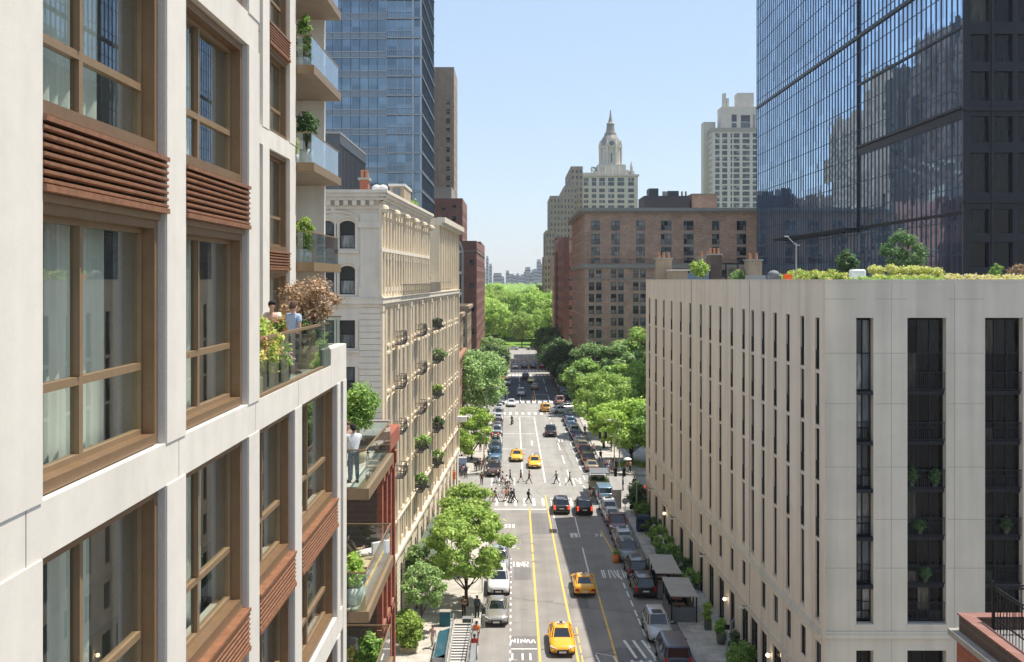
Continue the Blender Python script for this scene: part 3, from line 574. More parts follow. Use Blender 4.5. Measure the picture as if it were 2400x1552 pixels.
# room furniture seen through the glass
def table_lamp(x,y,z,label):
    t=thing('side_table',label,'table',(x,y,z)); MB().bev(x-.45,x+.45,y-.7,y+.7,z+.68,z+.74,.02).build('table_top','furn',t)
    for sx in(-.4,.36):
        for sy in(-.6,.56): MB().box(x+sx,x+sx+.05,y+sy,y+sy+.05,z,z+.68).build('leg','black',t)
table_lamp(-6.6,12.6,24.34,'dark console table inside the nearest window above the white beam'); table_lamp(-6.7,17,24.34,'dark console table inside the second bay window above the white beam')
t=thing('sofa','grey sofa seen through the nearest window above the white beam','sofa',(-7.6,12.8,24.34)); MB().bev(-8.2,-7.2,11.6,14,24.45,24.8,.06).build('seat','furn',t); MB().bev(-8.5,-8.2,11.6,14,24.4,25.2,.06).build('backrest','furn',t)
for y in (11.35,14.0): MB().bev(-8.4,-7.2,y,y+.25,24.4,25.0,.05).build('armrest','furn',t)
# ---------------------------------------------------------------- balconies
def balcony(x0,x1,y0,y1,z,th=.33,rail=1.1,gm='rail_glass_b',far=True):
    mb=MB(); mb.box(x0,x1,y0,y1,z-th,z); b=mb.build('balcony','bronze_l',WB)
    MB().box(x0,x1-.04,y0+.04,y1-.04,z-th-.012,z-th-.002).build('soffit','soffit',b)
    MB().box(x0,x1-.35,y0+.15,y1-.15,z+.002,z+.02).build('deck','deck',b)
    gx=x1-.12; gy=y0+.08; n=3
    for i in range(n):
        a=gy+(y1-gy-.1)*i/n; c=gy+(y1-gy-.1)*(i+1)/n-.015
        MB().box(gx,gx+.016,a,c,z+.0,z+rail).build('glass_panel',gm,b)
    MB().box(x0,gx-.02,gy,gy+.016,z,z+rail).build('glass_panel',gm,b)
    q=MB(); q.box(gx-.012,gx+.03,gy-.02,y1,z+rail,z+rail+.045); q.box(x0,gx-.012,gy-.02,gy+.03,z+rail,z+rail+.045)
    if far: MB().box(x0,gx-.02,y1-.1,y1-.084,z,z+rail).build('glass_panel',gm,b); q.box(x0,gx-.012,y1-.11,y1-.06,z+rail,z+rail+.045)
    q.build('handrail','bronze_l',b)
    return b
for z in (38.45,34.98,31.35,27.64): balcony(-9.3,-7.42,38.05,44,z)
for z in (20.83,17.2,13.6): balcony(-6.98,-4.27,30.2,36.4,z,gm='rail_glass')
# terrace glass
tb=MB().box(WBL-.1,WBL-.02,19.78,27.58,24.69,24.75).build('terrace_rail','bronze_l',WB)
for i in range(4): a=19.8+i*1.945; MB().box(WBL-.08,WBL-.064,a,a+1.93,24.75,25.80).build('glass_panel','rail_glass',tb)
MB().box(WBL-.11,WBL-.05,19.78,27.6,25.80,25.86).build('handrail','bronze_l',tb); MB().box(-8.0,WBL-.12,27.58,27.596,24.7,25.8).build('glass_panel','rail_glass',tb)
MB().box(-8.0,WBL-.1,29.7,29.716,25.12,25.9).build('glass_panel','rail_glass',tb); MB().box(-8.0,WBL-.08,29.69,29.73,25.9,25.94).build('handrail','bronze_l',tb)
def XX(px,Z): return (px-VX)*Z/F
def HH(py,Z): return CH-(py-VY)*Z/F
def archfill(mb,f,u0,u1,zs,zt,n=-.03,mi=0,k=8):
    """fills the two corners above a round head inside the opening u0..u1, zs..zt"""
    um=(u0+u1)/2; a=(u1-u0)/2; h=zt-zs
    pts=[(um-a*math.cos(math.pi*i/k),zs+h*math.sin(math.pi*i/k)*.97) for i in range(k+1)]
    for i in range(k):
        (p,q),(r,s)=pts[i],pts[i+1]
        mb.quad(f.p(p,n,q),f.p(r,n,s),f.p(r,n,zt+.01),f.p(p,n,zt+.01),mi); mb.quad(f.p(p,n,q),f.p(p,n-.2,q),f.p(r,n-.2,s),f.p(r,n,s),mi)
def arc(mb,f,u0,u1,zs,rise,n,r=.07,k=7,mi=0):
    um=(u0+u1)/2; a=(u1-u0)/2
    mb.tube([f.p(um-a*math.cos(math.pi*i/k),n,zs+rise*math.sin(math.pi*i/k)) for i in range(k+1)],r,5,mi)
# ---------------------------------------------------------------- small red brick house beyond the balconies
t=thing('brick_townhouse','narrow red brick townhouse with tall pilasters just beyond the lower glass balconies','building',(-8,39.5,0))
fe=Fr((-5.0,37.4),(-5.0,41.6)); fs=Fr((-14,37.4),(-5.0,37.4)); ops=[(.45+1.3*i,1.25+1.3*i,z,z+2.3) for i in range(3) for z in (1.2,4.6,8,11.4,14.8,18.0)]
mb=MB(); fe.wall(mb,0,21.2,ops,.45); mb.build('wall','brick_red',t)
mb=MB(); fs.wall(mb,0,21.2,[(7.1,8.0,z,z+1.7) for z in (5,8.5,12)],.2); mb.quad((-14,41.6,0),(-14,41.6,21.2),(-5,41.6,21.2),(-5,41.6,0)); mb.build('party_wall','brick_br',t)
MB().box(-14,-5,37.4,41.6,21.2,21.3).build('roof','roofg',t)
for u in (.0,1.3,2.6,3.85): P_('pilaster','brick_red',lambda mb:(fe.box(mb,u,u+.34,.002,.2,0,20.5),fe.box(mb,u-.03,u+.4,.002,.27,19.6,20.1)),parent=t)
P_('cornice','brick_red',lambda mb:(fe.box(mb,-.1,4.3,.002,.35,20.5,21.1),fe.box(mb,-.1,4.3,.002,.2,13.9,14.2)),parent=t)
windows(fe,ops,'h2',('winframe','wg','brick_red'),t,.43); windows(fs,[(7.1,8.0,z,z+1.7) for z in (5,8.5,12)],'h2',('winframe','wg','brick_red'),t,.18)
block('low brown brick building between the townhouse and the ornate cream building',-22,-9.75,42,71.0,15.5,'brick_br',{'E':grid(0,29,10,1.1,[1.2,4.6,8,11.4],1.9)},group=None)
# ---------------------------------------------------------------- ornate cream building
CB=thing('ornate_building','ornate cream stone building with arched windows, rusticated corner and wrought iron balconies','building',(-15,72,0))
fc=Fr((-9.37,71.4),(-7.0,127.8)); fs=Fr((-30,71.4),(-9.37,71.4)); W=fc.W
bays=[(i+.5)*W/24 for i in range(24)]
arc_ops=[(2.0+i*4.03-1.2,2.0+i*4.03+1.2,.15,4.5) for i in range(14)]
ops=[]
for k,z in enumerate((6.5,8.95,12.3,15.65,19.0,22.35)):
    for b in bays[1:]: ops.append((b-.56,b+.56,z,z+(1.7 if k==0 else 2.45),'v2T' if k else 'h2'))
mb=MB(); fc.wall(mb,0,25.66,arc_ops+ops,.16)
for o in arc_ops: archfill(mb,fc,o[0],o[1],3.3,4.5)
mb.build('street_wall','cream',CB)
up=[]
for i in range(1,20): b=(i+.5)*26.6/20; up+=[(b-.36,b+.36,26.5,28.75,'h3'),(b-.36,b+.36,29.55,31.75,'h3')]
mb=MB(); fc.wall(mb,25.66,33.2,up,.2,u1=26.6)
for o in up: archfill(mb,fc,o[0],o[1],o[3]-.36,o[3])
mb.build('upper_wall','cream',CB)
fcB=Fr(fc.p(35,0,0)[:2],fc.p(W,0,0)[:2]); upB=grid(0,fcB.W,9,.9,[26.6,29.7],2.1)
mb=MB(); fcB.wall(mb,25.66,33.4,upB,.4); 
q=fc.p
mb.quad(q(35,0,25.66),q(35,0,33.4),q(35,-9,33.4),q(35,-9,25.66)); mb.quad(q(26.6,0,25.66),q(26.6,-9,25.66),q(26.6,-9,33.2),q(26.6,0,33.2)); mb.build('upper_wall','cream',CB)
fcM=Fr(fc.p(26.6,-2.6,0)[:2],fc.p(35,-2.6,0)[:2]); upM=grid(0,8.4,5,.8,[26.4,28.8],1.7)
mb=MB(); fcM.wall(mb,25.66,31.2,upM,.2); fcM.box(mb,0,8.4,-.3,.35,31.2,31.7); mb.build('setback_wall','cream_w',CB)
MB().add([q(26.6,0,25.68),q(35,0,25.68),q(35,-2.6,25.68),q(26.6,-2.6,25.68)],[(0,1,2,3)]).build('terrace_floor','roofw',CB)
# camera-facing end
sx=lambda x:x+30
so_=[]
for z0,z1 in ((29.15,31.1),(25.95,27.95),(22.2,24.15),(18.9,20.9),(15.6,17.6),(12.3,14.3),(9,11)):
    for x in (-12.15,-13.6,-17.2,-18.7,-22.3,-23.8,-27): so_.append((sx(x),sx(x)+1.08,z0,z1,'h2s'))
mb=MB(); fs.wall(mb,0,33.2,so_,.3)
for o in so_: 
    if o[2]>25: archfill(mb,fs,o[0],o[1],o[3]-.3,o[3])
mb.quad((-30,71.4,0),(-30,71.4,33.2),(-30,128,33.2),(-30,128,0)); mb.quad((-30,128,0),(-30,128,33.2),(-7,127.8,33.2),(-7,127.8,0)); mb.build('end_wall','cream_w',CB)
MB().add([(-30,71.5,33.0),(-9.4,71.5,33.0),q(26.6,-.1,33.0),q(26.6,-22,33.0)],[(0,1,2,3)]).build('roof','roofw',CB)
MB().add([q(35,-.1,33.2),q(W,-.1,33.2),q(W,-22,33.2),q(35,-22,33.2)],[(0,1,2,3)]).build('roof','roofw',CB)
MB().add([q(26.5,-2.5,31.0),q(35.1,-2.5,31.0),q(35.1,-22,31.0),q(26.5,-22,31.0)],[(0,1,2,3)]).build('roof','roofw',CB)
u_=[0]; MW=('winframe_w','wg_b','cream')
windows(fc,ops,'v2T',MW,CB,.14,cap=64,used=u_); u_=[0]; windows(fs,so_,'h2s',('black_frame','wg','cream_w'),CB,.27,cap=14,used=u_); u_=[0]; windows(fc,up+[],'h3',('winframe_w','wg_b','cream'),CB,.18,cap=22,used=u_)
windows(fcB,upB,'h2',MW,CB,.36,cap=0); windows(fcM,upM,'h2',MW,CB,.18,cap=0); u_=[0]; windows(fc,arc_ops,'v3T',('black_frame','wg','cream'),CB,.14,cap=14,used=u_,name='shop_window')
def f_(mb):
    for a,b,o in ((5.45,5.7,.16),(5.7,5.95,.28),(5.95,6.05,.24),(25.05,25.3,.12),(25.3,25.66,.3),(25.66,25.74,.36),(8.45,8.62,.2),(28.95,29.2,.22)):
        fc.box(mb,-o,W if a<26 else 26.6,.002,o,a,b); fs.box(mb,0,20.63+o,.002,o,a,b) if a<28 else None
    for a,b,o in ((31.9,32.15,.12),(32.5,32.75,.35),(32.75,33.0,.5),(33.0,33.22,.62)): fc.box(mb,-o,26.6,.002,o,a,b); fs.box(mb,0,20.63+o,.002,o,a,b); 
    for a,b,o in ((32.6,32.9,.5),(32.9,33.45,.8)): fcB.box(mb,-.3,fcB.W+.3,.002,o,a,b)
    for i in range(44): fc.box(mb,.2+i*.6,.5+i*.6,.003,.3,32.15,32.48)
    for i in range(34): fs.box(mb,.2+i*.6,.5+i*.6,.003,.45,32.15,32.48)
P_('cornice','cream_w',f_,parent=CB)
def f_(mb):   # shafts, hoods and sills on the street side
    for i in range(24+1):
        u=min(W-.2,max(.3,i*W/24)); big=i%3==0
        fc.box(mb,u-(.24 if big else .13),u+(.24 if big else .13),.002,.22 if big else .11,6.05,25.05)
        if big: 
            for z in (8.6,25.0): fc.box(mb,u-.32,u+.32,.003,.27,z-.25,z+.1)
    for b in bays[1:]:
        for k,z in enumerate((8.95,12.3,15.65,19.0,22.35)):
            fc.box(mb,b-.78,b+.78,.002,.13,z-.24,z-.08); fc.box(mb,b-.75,b-.58,.002,.11,z,z+2.5); fc.box(mb,b+.58,b+.75,.002,.11,z,z+2.5)
            if k in(0,2,4): arc(mb,fc,b-.7,b+.7,z+2.5,.32,.05,.07)
            else: fc.box(mb,b-.85,b+.85,.002,.11,z+2.55,z+2.72)
    for i in range(20+1):
        u=i*26.6/20
        mb.tube([fc.p(u,.12,25.8),fc.p(u,.12,26.1),fc.p(u,.12,31.2),fc.p(u,.12,31.4)],[.17,.1,.1,.19],6)
        if i%4==0: fc.box(mb,u-.2,u+.2,.002,.2,25.75,32.2); mb.ball(fc.p(u,.4,31.9),.3,8)
    for i in range(1,20):
        b=(i+.5)*26.6/20
        for z in (28.45,31.45): arc(mb,fc,b-.52,b+.52,z,.62,.1,.09)
        fc.box(mb,b-.45,b+.45,.002,.13,26.1,26.45)
    for i in range(10): fcB.box(mb,i*fcB.W/9-.14 if i else 0,min(fcB.W,i*fcB.W/9+.14),.002,.2,25.8,32.6)
P_('stone_relief','cream',f_,parent=CB)
def f_(mb):   # rusticated base and corner
    for i in range(15): 
        u=max(0.05,min(W-1.65,i*4.03-1.0+.2))
        for j in range(12): fc.box(mb,u,u+1.6 if i else .75,.002,.12,.15+j*.43,.15+j*.43+.37)
    for j in range(44):
        z=6.15+j*.43
        if z<25: fs.box(mb,sx(-10.75),20.63+.07,.002,.07,z,z+.38); fc.box(mb,-.068,1.05,.002,.07,z,z+.38)
    fs.box(mb,sx(-10.8),20.8,.003,.14,25.75,26.5); fs.box(mb,sx(-10.7),20.75,.003,.10,26.5,31.6); fs.box(mb,sx(-10.85),20.85,.003,.2,30.6,31.0); fs.box(mb,sx(-10.4),20.4,.101,.13,26.9,30.2)
P_('rustication','cream_w',f_,parent=CB)
def f_(mb):
    for o in so_[:]:
        b=(o[0]+o[1])/2
        if o[2]>25: arc(mb,fs,b-.72,b+.72,o[3]-.22,.5,.06,.08); arc(mb,fs,b-.82,b+.82,o[3]-.2,.55,.03,.06)
        fs.box(mb,b-.75,b-.58,.002,.09,o[2]-.1,o[3]); fs.box(mb,b+.58,b+.75,.002,.09,o[2]-.1,o[3]); fs.box(mb,b-.85,b+.85,.002,.2,o[2]-.3,o[2]-.14)
    arc(mb,fs,sx(-13.9),sx(-10.85),31.0,.75,.08,.1,12)
    for x in (-13.0,-12.6,-12.2): mb.ball(fs.p(sx(x),.06,31.75+.1*(x==-12.6)),.2,8,sy=.4,sz=.6)
    for x in (-15.2,-10.75): fs.box(mb,sx(x)-.08,sx(x)+.02,.002,.06,26,31.5)
P_('window_surround','cream_w',f_,parent=CB)
def ironbal(f,u,z,w,par,dep=.6,name='iron_balcony'):
    mb=MB(); f.box(mb,u-w/2,u+w/2,.28,.28+dep,z-.1,z); n=int(w/.2)
    for zz in (z+.12,z+.5,z+.9): mb.tube([f.p(u-w/2,.3,zz),f.p(u-w/2,.28+dep,zz),f.p(u+w/2,.28+dep,zz),f.p(u+w/2,.3,zz)],.025,4)
    for i in range(n+1):
        uu=u-w/2+w*i/n; b=.28+dep+.07*math.sin(i*math.pi/n); mb.tube([f.p(uu,b-.05,z),f.p(uu,b+.1,z+.3),f.p(uu,b,z+.9)],.016,4)
        if i<n: 
            for zc in (z+.3,z+.68): mb.tube([f.p(uu+.065+.06*math.cos(a),b+.04,zc+.1*math.sin(a)) for a in [k*1.1 for k in range(7)]],.014,3)
    for s in (0,1,2,3): mb.tube([f.p(u-w/2,.3+dep*s/3,z),f.p(u-w/2,.3+dep*s/3,z+.9)],.016,4); mb.tube([f.p(u+w/2,.3+dep*s/3,z),f.p(u+w/2,.3+dep*s/3,z+.9)],.016,4)
    return mb.build(name,'iron',par)
def ufromY(y): return (y-71.4)/fc.U.y
IB=[(77.4,22.3),(77.4,19.0),(77.4,15.6),(77.4,12.3),(89.1,22.3),(89.1,19.0),(89.1,15.6),(89.1,12.3),(89.1,8.9),(100.6,22.3),(100.6,19),(100.6,15.6),(100.6,12.3),(100.6,8.9)]
for i,(y,z) in enumerate(IB): ironbal(fc,ufromY(y),z-.1,1.8 if i<4 else 2.6,CB)
def f_(mb):
    for i in range(52): u=8+i*.35; mb.tube([fc.p(u,.45,25.74),fc.p(u,.45,26.6)],.014,4)
    for i in range(30): u=26.8+i*.28; mb.tube([fc.p(u,.3,25.74),fc.p(u,.3,26.7)],.014,3)
    for z in (25.85,26.6): mb.tube([fc.p(8,.45,z),fc.p(26,.45,z)],.03,4); mb.tube([fc.p(26.8,.3,z+.1),fc.p(W-10,.3,z+.1)],.03,4)
P_('iron_railing','iron',f_,parent=CB)
# roof things on the cream building
def chimney(label,x0,x1,y0,y1,z0,z1,m,pots=2,cap='stone_trim'):
    t=thing('chimney',label,'chimney',((x0+x1)/2,(y0+y1)/2,z0)); MB().box(x0,x1,y0,y1,z0,z1).build('stack',m,t); MB().box(x0-.12,x1+.12,y0-.12,y1+.12,z1,z1+.15).build('cap',cap,t)
    for i in range(pots): MB().lathe([(.16,0),(.13,.55),(.17,.6),(.15,.62)],(x0+(x1-x0)*(i+.5)/pots,(y0+y1)/2,z1+.15),8).build('chimney_pot','terra',t)
    return t
chimney('short red brick chimney on the roof of the ornate cream building',XX(843,78),XX(862,78),78,79,33.0,34.6,'brick_red',2)
for px,l in ((883,'left'),(898,'right')):
    x=XX(px,76); t=thing('roof_vent','white domed roof vent behind the cream cornice, %s one of the two'%l,'vent',(x,76,33)); MB().lathe([(.22,0),(.22,.5)],(x,76,33),10).build('duct','metal_l',t); MB().ball((x,76,33.75),.36,12,sz=.8).build('dome','roofw',t,True)
t=thing('roof_shed','tan stair bulkhead on the roof of the ornate cream building','roof shed',(-11,92,33)); mb=MB(); x0=XX(913,90); x1=XX(947,90); mb.box(x0,x1,90,96,33,35.2); mb.build('wall','tan',t); MB().box(x0-.1,x1+.1,89.9,96.1,35.2,35.4).build('roof','roofw',t); MB().box(x0+.3,x0+.9,89.9,90,33,35).build('door','furn',t)
# ---------------------------------------------------------------- beige limestone building on the right
BB=thing('limestone_building','beige limestone building with long vertical window slots and a planted roof on the right','building',(24,58,0))
FP=(15.3,118.5); NP=(17.03,56.7); fw=Fr(FP,NP); ff=Fr(NP,(50,56.7)); RH=27.0
def zs(px): return 18.62/((px-1204)/2400+.028)
def uz(Z): return fw.W*(118.5-Z)/(118.5-56.7)
sx_=[1490+x/2.961 for x in (90,133,188,242,305,370,443,508,577,656,737,800,872,955,1043,1142,1245)]; ex_=[1490+x/2.961 for x in (98,146,199,254,319,383,456,521,592,672,752,809,887,971,1060,1162,1265)]
cols=[(uz(zs(a)),uz(zs(b))) for a,b in zip(sx_,ex_)]
cols=[(a,max(b,a+.72+.35*(1-a/62))) for a,b in cols]
flo=[24.86,21.85,18.75,15.65,12.45,7.97]
opw=[(a,b,7.97,24.86) for a,b in cols]
sm=[]; gr=[]
for i,(a,b) in enumerate(cols):
    if i not in (5,11): sm.append((a,a+1.0,5.0,6.75,'v2'))
    gr.append((a-.15,a+ (1.7 if i%3 else 1.3),.14,3.45,'v2T'))
mb=MB(); fw.wall(mb,0,RH,opw+sm+gr,.13)
xs_=lambda x:x-17.03
c2=[(18.97,19.92),(21.8,23.95),(26.1,28.2),(31,33.2),(36,38.2),(41,43.2),(46,48.2)]
opf=[(xs_(a),xs_(b),7.9,24.87) for a,b in c2]; smf=[(xs_(a),xs_(b),4.4,6.45,'v2') for a,b in c2]; grf=[(xs_(a),xs_(b),.3,3.4,'v2T') for a,b in c2]
m2=MB(); ff.wall(m2,0,RH,opf+smf+grf,.5)
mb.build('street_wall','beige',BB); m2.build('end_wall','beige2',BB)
mb=MB(); mb.quad((50,56.7,0),(50,56.7,RH),(50,118.5,RH),(50,118.5,0)); mb.quad((50,118.5,0),(50,118.5,RH),(15.3,118.5,RH),(15.3,118.5,0)); mb.build('rear_wall','beige',BB)
mb=MB()
for P_0,Q_0 in ((FP,NP),(NP,(50,56.7)),((50,56.7),(50,118.5)),((50,118.5),FP)):
    f=Fr(P_0,Q_0); f.box(mb,-.02,f.W+.02,-.45,.03,RH-.12,RH); f.box(mb,.4,f.W-.4,-.42,-.40,26.3,RH-.12)
mb.build('parapet','beige2',BB)
MB().add([(15.4,118.4,26.45),(17.1,56.8,26.45),(49.9,56.8,26.45),(49.9,118.4,26.45)],[(0,1,2,3)]).build('roof','roofg',BB)
def slot(f,a,b,levels,mats,d,rail,wide=False):
    for k,(zt,zb) in enumerate(zip(levels,levels[1:])):
        w=b-a; h=zt-zb-.22; mb=MB(); t=.05
        mb.box(0,t,0,.1,0,h,0); mb.box(w-t,w,0,.1,0,h,0); mb.box(t,w-t,0,.1,h-t,h,0); mb.box(t,w-t,0,.1,0,t,0)
        nn=3 if wide else 2; xs=[t+(w-2*t)*i/nn for i in range(nn+1)]; zt2=h*.66
        last=zt-zb>4
        zz=[t,h*.27,h-t] if not last else [t,h*.52,h-t]
        for i in range(nn):
            for j in range(2): mb.quad((xs[i],.06,zz[j]),(xs[i+1],.06,zz[j]),(xs[i+1],.06,zz[j+1]),(xs[i],.06,zz[j+1]),1)
        for i in range(1,nn): mb.box(xs[i]-.03,xs[i]+.03,.0,.1,t,h-t,0)
        mb.box(t,w-t,.0,.1,zz[1]-.03,zz[1]+.03,0)
        me=mb.mesh('window',[mats[0],mats[1]]); o=link('window',me,BB,Vector(f.p(a,-d,zb+.12))-ORG[BB.name],f.rz)
        q=MB()
        if not last or wide:
            r0=-.06 if not wide else -.3
            for i in range(int(w/.11)+1): x=min(w-.02,.02+i*.11); q.box(x-.009,x+.009,r0,r0+.018,0,1.02)
            q.box(0,w,r0-.01,r0+.03,1.0,1.04); q.box(0,w,r0-.01,r0+.03,.05,.09)
            r=link('railing',q.mesh('railing',['black_frame']),o)
        if k<len(levels)-2:
            s=MB(); f.box(s,a,b,-d-.05,-.03 if not wide else -.3,zb-.1,zb+.1); s.build('floor_band',mats[2],BB)
            f.box(MB(),0,0,0,0,0,0)
for a,b in cols: slot(fw,a,b,flo,('black_frame','wg_b','beige2'),.10,True)
for i,(a,b,_,_) in enumerate(opf): slot(ff,a,b,[24.87,20.7,17.9,15.26,12.6,9.95,7.9],('black_frame','wg_k' if i else 'wg_b','black_frame'),.46,True,wide=i>0)
windows(fw,sm,'v2',('black_frame','wg','beige'),BB,.10,cap=20); windows(ff,smf,'v2',('black_frame','wg_k','beige'),BB,.46,cap=10); windows(fw,gr,'v2T',('black_frame','wg_k','beige'),BB,.11,cap=20,name='shop_window'); windows(ff,grf,'v2T',('black_frame','wg_k','beige'),BB,.46,cap=10,name='shop_window')
def f_(mb):
    for f,e in ((fw,0),(ff,0)):
        for a,b,o in ((7.15,7.35,.14),(7.35,7.5,.08),(3.95,4.1,.12)): f.box(mb,-.0 if f is ff else 0,f.W+(o if f is fw else 0),.002,o,a,b)
        for g in (.33,.66): pass
    for a,b in cols: fw.box(mb,a-.06,b+.06,-.3,.05,7.85,7.968)
    for a,b,_,_ in opf: ff.box(mb,a-.05,b+.05,-.4,.06,7.78,7.898)
P_('stone_band','beige2',f_,parent=BB)
def f_(mb):
    for u in (uz(zs(1622.5))-.35,uz(zs(1760))-.35): fw.box(mb,u,u+.05,.001,.03,4.1,26.9)
    for x in (20.4+.5,24.4,29.9): ff.box(mb,xs_(x),xs_(x)+.02,.001,.006,4.1,26.8)
    for z in (25.9,22.9,20.1,16.6,13.7,11.0): [ff.box(mb,p_,q_,.001,.005,z,z+.025) for p_,q_ in zip([0]+[o[1]+.06 for o in opf],[o[0]-.06 for o in opf]+[33])]; [fw.box(mb,cols[j][1]+.25,cols[j][1]+.27,.001,.004,4.2,26.8) for j in (2,8,13)] if z==25.9 else None
P_('wall_joint','stone_trim',f_,parent=BB)
# wall lamps lit beside the entrances, glass canopies
for Z,h in ((105,3.0),(78.5,2.5),(66.5,2.6)):
    t=thing('wall_lamp','round lit globe lamp on the limestone wall, '+{105:'farthest of the three',78.5:'middle of the three',66.5:'nearest of the three'}[Z],'lamp',fw.p(uz(Z),.2,h),world=True); q=fw.p(uz(Z),.25,h); MB().ball(q,.14,10).build('globe',emit('lamp_glow%d'%Z,(1,.8,.5),3),t,True); MB().tube([fw.p(uz(Z),.0,h+.2),fw.p(uz(Z),.25,h+.14)],.02,5).build('bracket','black',t)
# ---------------------------------------------------------------- dark glass tower
DT=thing('glass_tower','tall dark glass office tower mirroring the sky and brown buildings behind the planted roof','tower',(70,150,0)); DX=51.8; dh=88.5
MB().quad((DX,218,0),(DX,118,0),(DX,118,dh),(DX,218,dh)).build('glass_facade','tower_glass',DT)
def f_(mb):
    for i in range(67): y=118+i*100/66.; mb.box(DX-.10,DX-.002,y-.035,y+.035,20,dh)
    for i in range(17): z=22+i*3.9; mb.box(DX-.06,DX-.002,118,218,z,z+.09)
P_('mullions','mullion',f_,parent=DT)
def f_(mb):
    mb.box(DX-.14,DX-.003,118,154,45.6,47.0); mb.box(DX-.35,DX-.14,118,154,46.7,47.0); mb.box(DX-.14,DX-.003,118,154,34.5,34.9); mb.box(DX-.25,DX-.003,118,218,63.2,63.7); mb.box(DX-.2,DX-.003,118,154,56,56.3)
    mb.box(DX-.22,DX-.003,153.8,154.1,34,90)
P_('dark_band','black',f_,parent=DT)
P_('canopy','black',lambda mb:mb.box(DX-1.9,DX-.15,154.3,197,34.4,34.75),parent=DT)
fd=Fr((DX,118),(92,118)); opd=[]
for a,b in ((28.4,31.3),(32.3,35.1),(37,41.6),(42.8,45.8),(47.6,51),(52.1,55.3),(56.7,60.2),(61.4,65),(66,70),(71,75),(76,80),(22,26.5)):
    for i in range(14): opd.append((.85+i*2.75,.85+i*2.75+2.1,a,b,'v1'))
mb=MB(); fd.wall(mb,0,dh,opd,.5); mb.quad((92,118,0),(92,118,dh),(92,218,dh),(92,218,0)); mb.quad((92,218,0),(92,218,dh),(DX,218,dh),(DX,218,0)); mb.quad((DX,118,dh),(92,118,dh),(92,218,dh),(DX,218,dh)); mb.build('end_wall','black_frame',DT)
windows(fd,opd,'v1',('black_frame','wg_k','black_frame'),DT,.45,cap=60)
P_('dark_band','black',lambda mb:(fd.box(mb,0,40,.002,.3,46.4,46.7),fd.box(mb,0,40,.002,.3,35.8,36.1),fd.box(mb,0,.5,.003,.1,0,dh),[fd.box(mb,3.2+i*5.5,3.5+i*5.5,.003,.12,0,dh) for i in range(6)]),parent=DT)
# ---------------------------------------------------------------- blue glass tower
BT=thing('glass_tower','blue glass apartment tower rising behind the cream building','tower',(-30,180,0)); bx0,bx1=-48,-16.2; bh=125
f1=Fr((bx0,180),(bx1,180)); f2=Fr((bx1,180),(bx1,207))
mb=MB(); 
for f in (f1,f2): mb.quad(f.p(0,0,0),f.p(f.W,0,0),f.p(f.W,0,bh),f.p(0,0,bh))
mb.quad((bx1,207,0),(bx0,207,0),(bx0,207,bh),(bx1,207,bh)); mb.quad((bx0,207,0),(bx0,180,0),(bx0,180,bh),(bx0,207,bh)); mb.quad((bx0,180,bh),(bx1,180,bh),(bx1,207,bh),(bx0,207,bh)); mb.build('glass_facade','blue_glass',BT)
ub=f1.W-6.2
def f_(mb):
    for k in range(36):
        z=22+k*3.38; f1.box(mb,0,ub,.002,.12,z,z+.16); f1.box(mb,0,ub,.002,.05,z+.2,z+1.0); f1.box(mb,0,ub,.002,.10,z+.78,z+.86)
        f1.box(mb,ub+.05,f1.W,.002,.5,z+.0,z+.34)
        f2.box(mb,0,27,.002,.22,z,z+.14); f2.box(mb,0,27,.002,.04,z+.2,z+.7)
P_('spandrel','spandrel',f_,parent=BT)
def f_(mb):
    for i in range(17): u=ub-i*1.57; f1.box(mb,u-.045,u+.045,.002,.09,20,bh)
    for i in range(18): u=.2+i*1.57; f2.box(mb,u-.04,u+.04,.002,.10,20,bh)
P_('mullions','mullion',f_,parent=BT)
def f_(mb):
    for u in (ub+.0,ub+1.9,ub+3.2,ub+4.6,f1.W-.25): f1.box(mb,u,u+(.28 if u>ub+4 else .1),.002,.4 if u>ub+4 else .15,20,bh)
    for k in range(36):
        z=22+k*3.38
        for j in range(14): f1.box(mb,ub+.1+j*.33,ub+.13+j*.33,.46,.49,z+.24,z+1.3)
        f1.box(mb,ub+.05,ub+4.6,.45,.5,z+1.3,z+1.36)
P_('balcony_railings','metal_l',f_,parent=BT)
def f_(mb):
    for k in range(36):
        z=22+k*3.38; f1.box(mb,0,ub,.13,.17,z+1.0,z+1.1); f1.box(mb,0,ub,.13,.17,z-.06,z+.04)
        f1.box(mb,ub+.1,f1.W,.5,.54,z+.02,z+.12)
P_('floor_lines','metal_l',f_,parent=BT)
P_('crown_fin','stone_trim',lambda mb:mb.box(bx1+.05,bx1+1.6,200,207.3,76+13,bh),parent=BT)
# dark cladding block
t=thing('grey_clad_building','low dark grey metal clad block beside the blue glass tower','building',(-25,134,0)); x0,x1=-31,-22.4
MB().box(x0,x1,132,155,0,46.0).build('wall','metalgrey',t); fe=Fr((x1,132),(x1,155))
P_('cladding_ribs','metalgrey',lambda mb:([fe.box(mb,.3+i*1.13,.42+i*1.13,.002,.1,34.5,44.3) for i in range(20)],fe.box(mb,0,23,.002,.12,34.2,34.5),fe.box(mb,0,23,.002,.12,44.4,44.6)),parent=t)
P_('roof_edge','stone_trim',lambda mb:ringbox(mb,x0,x1,132,155,45.8,46.02,.06),parent=t)
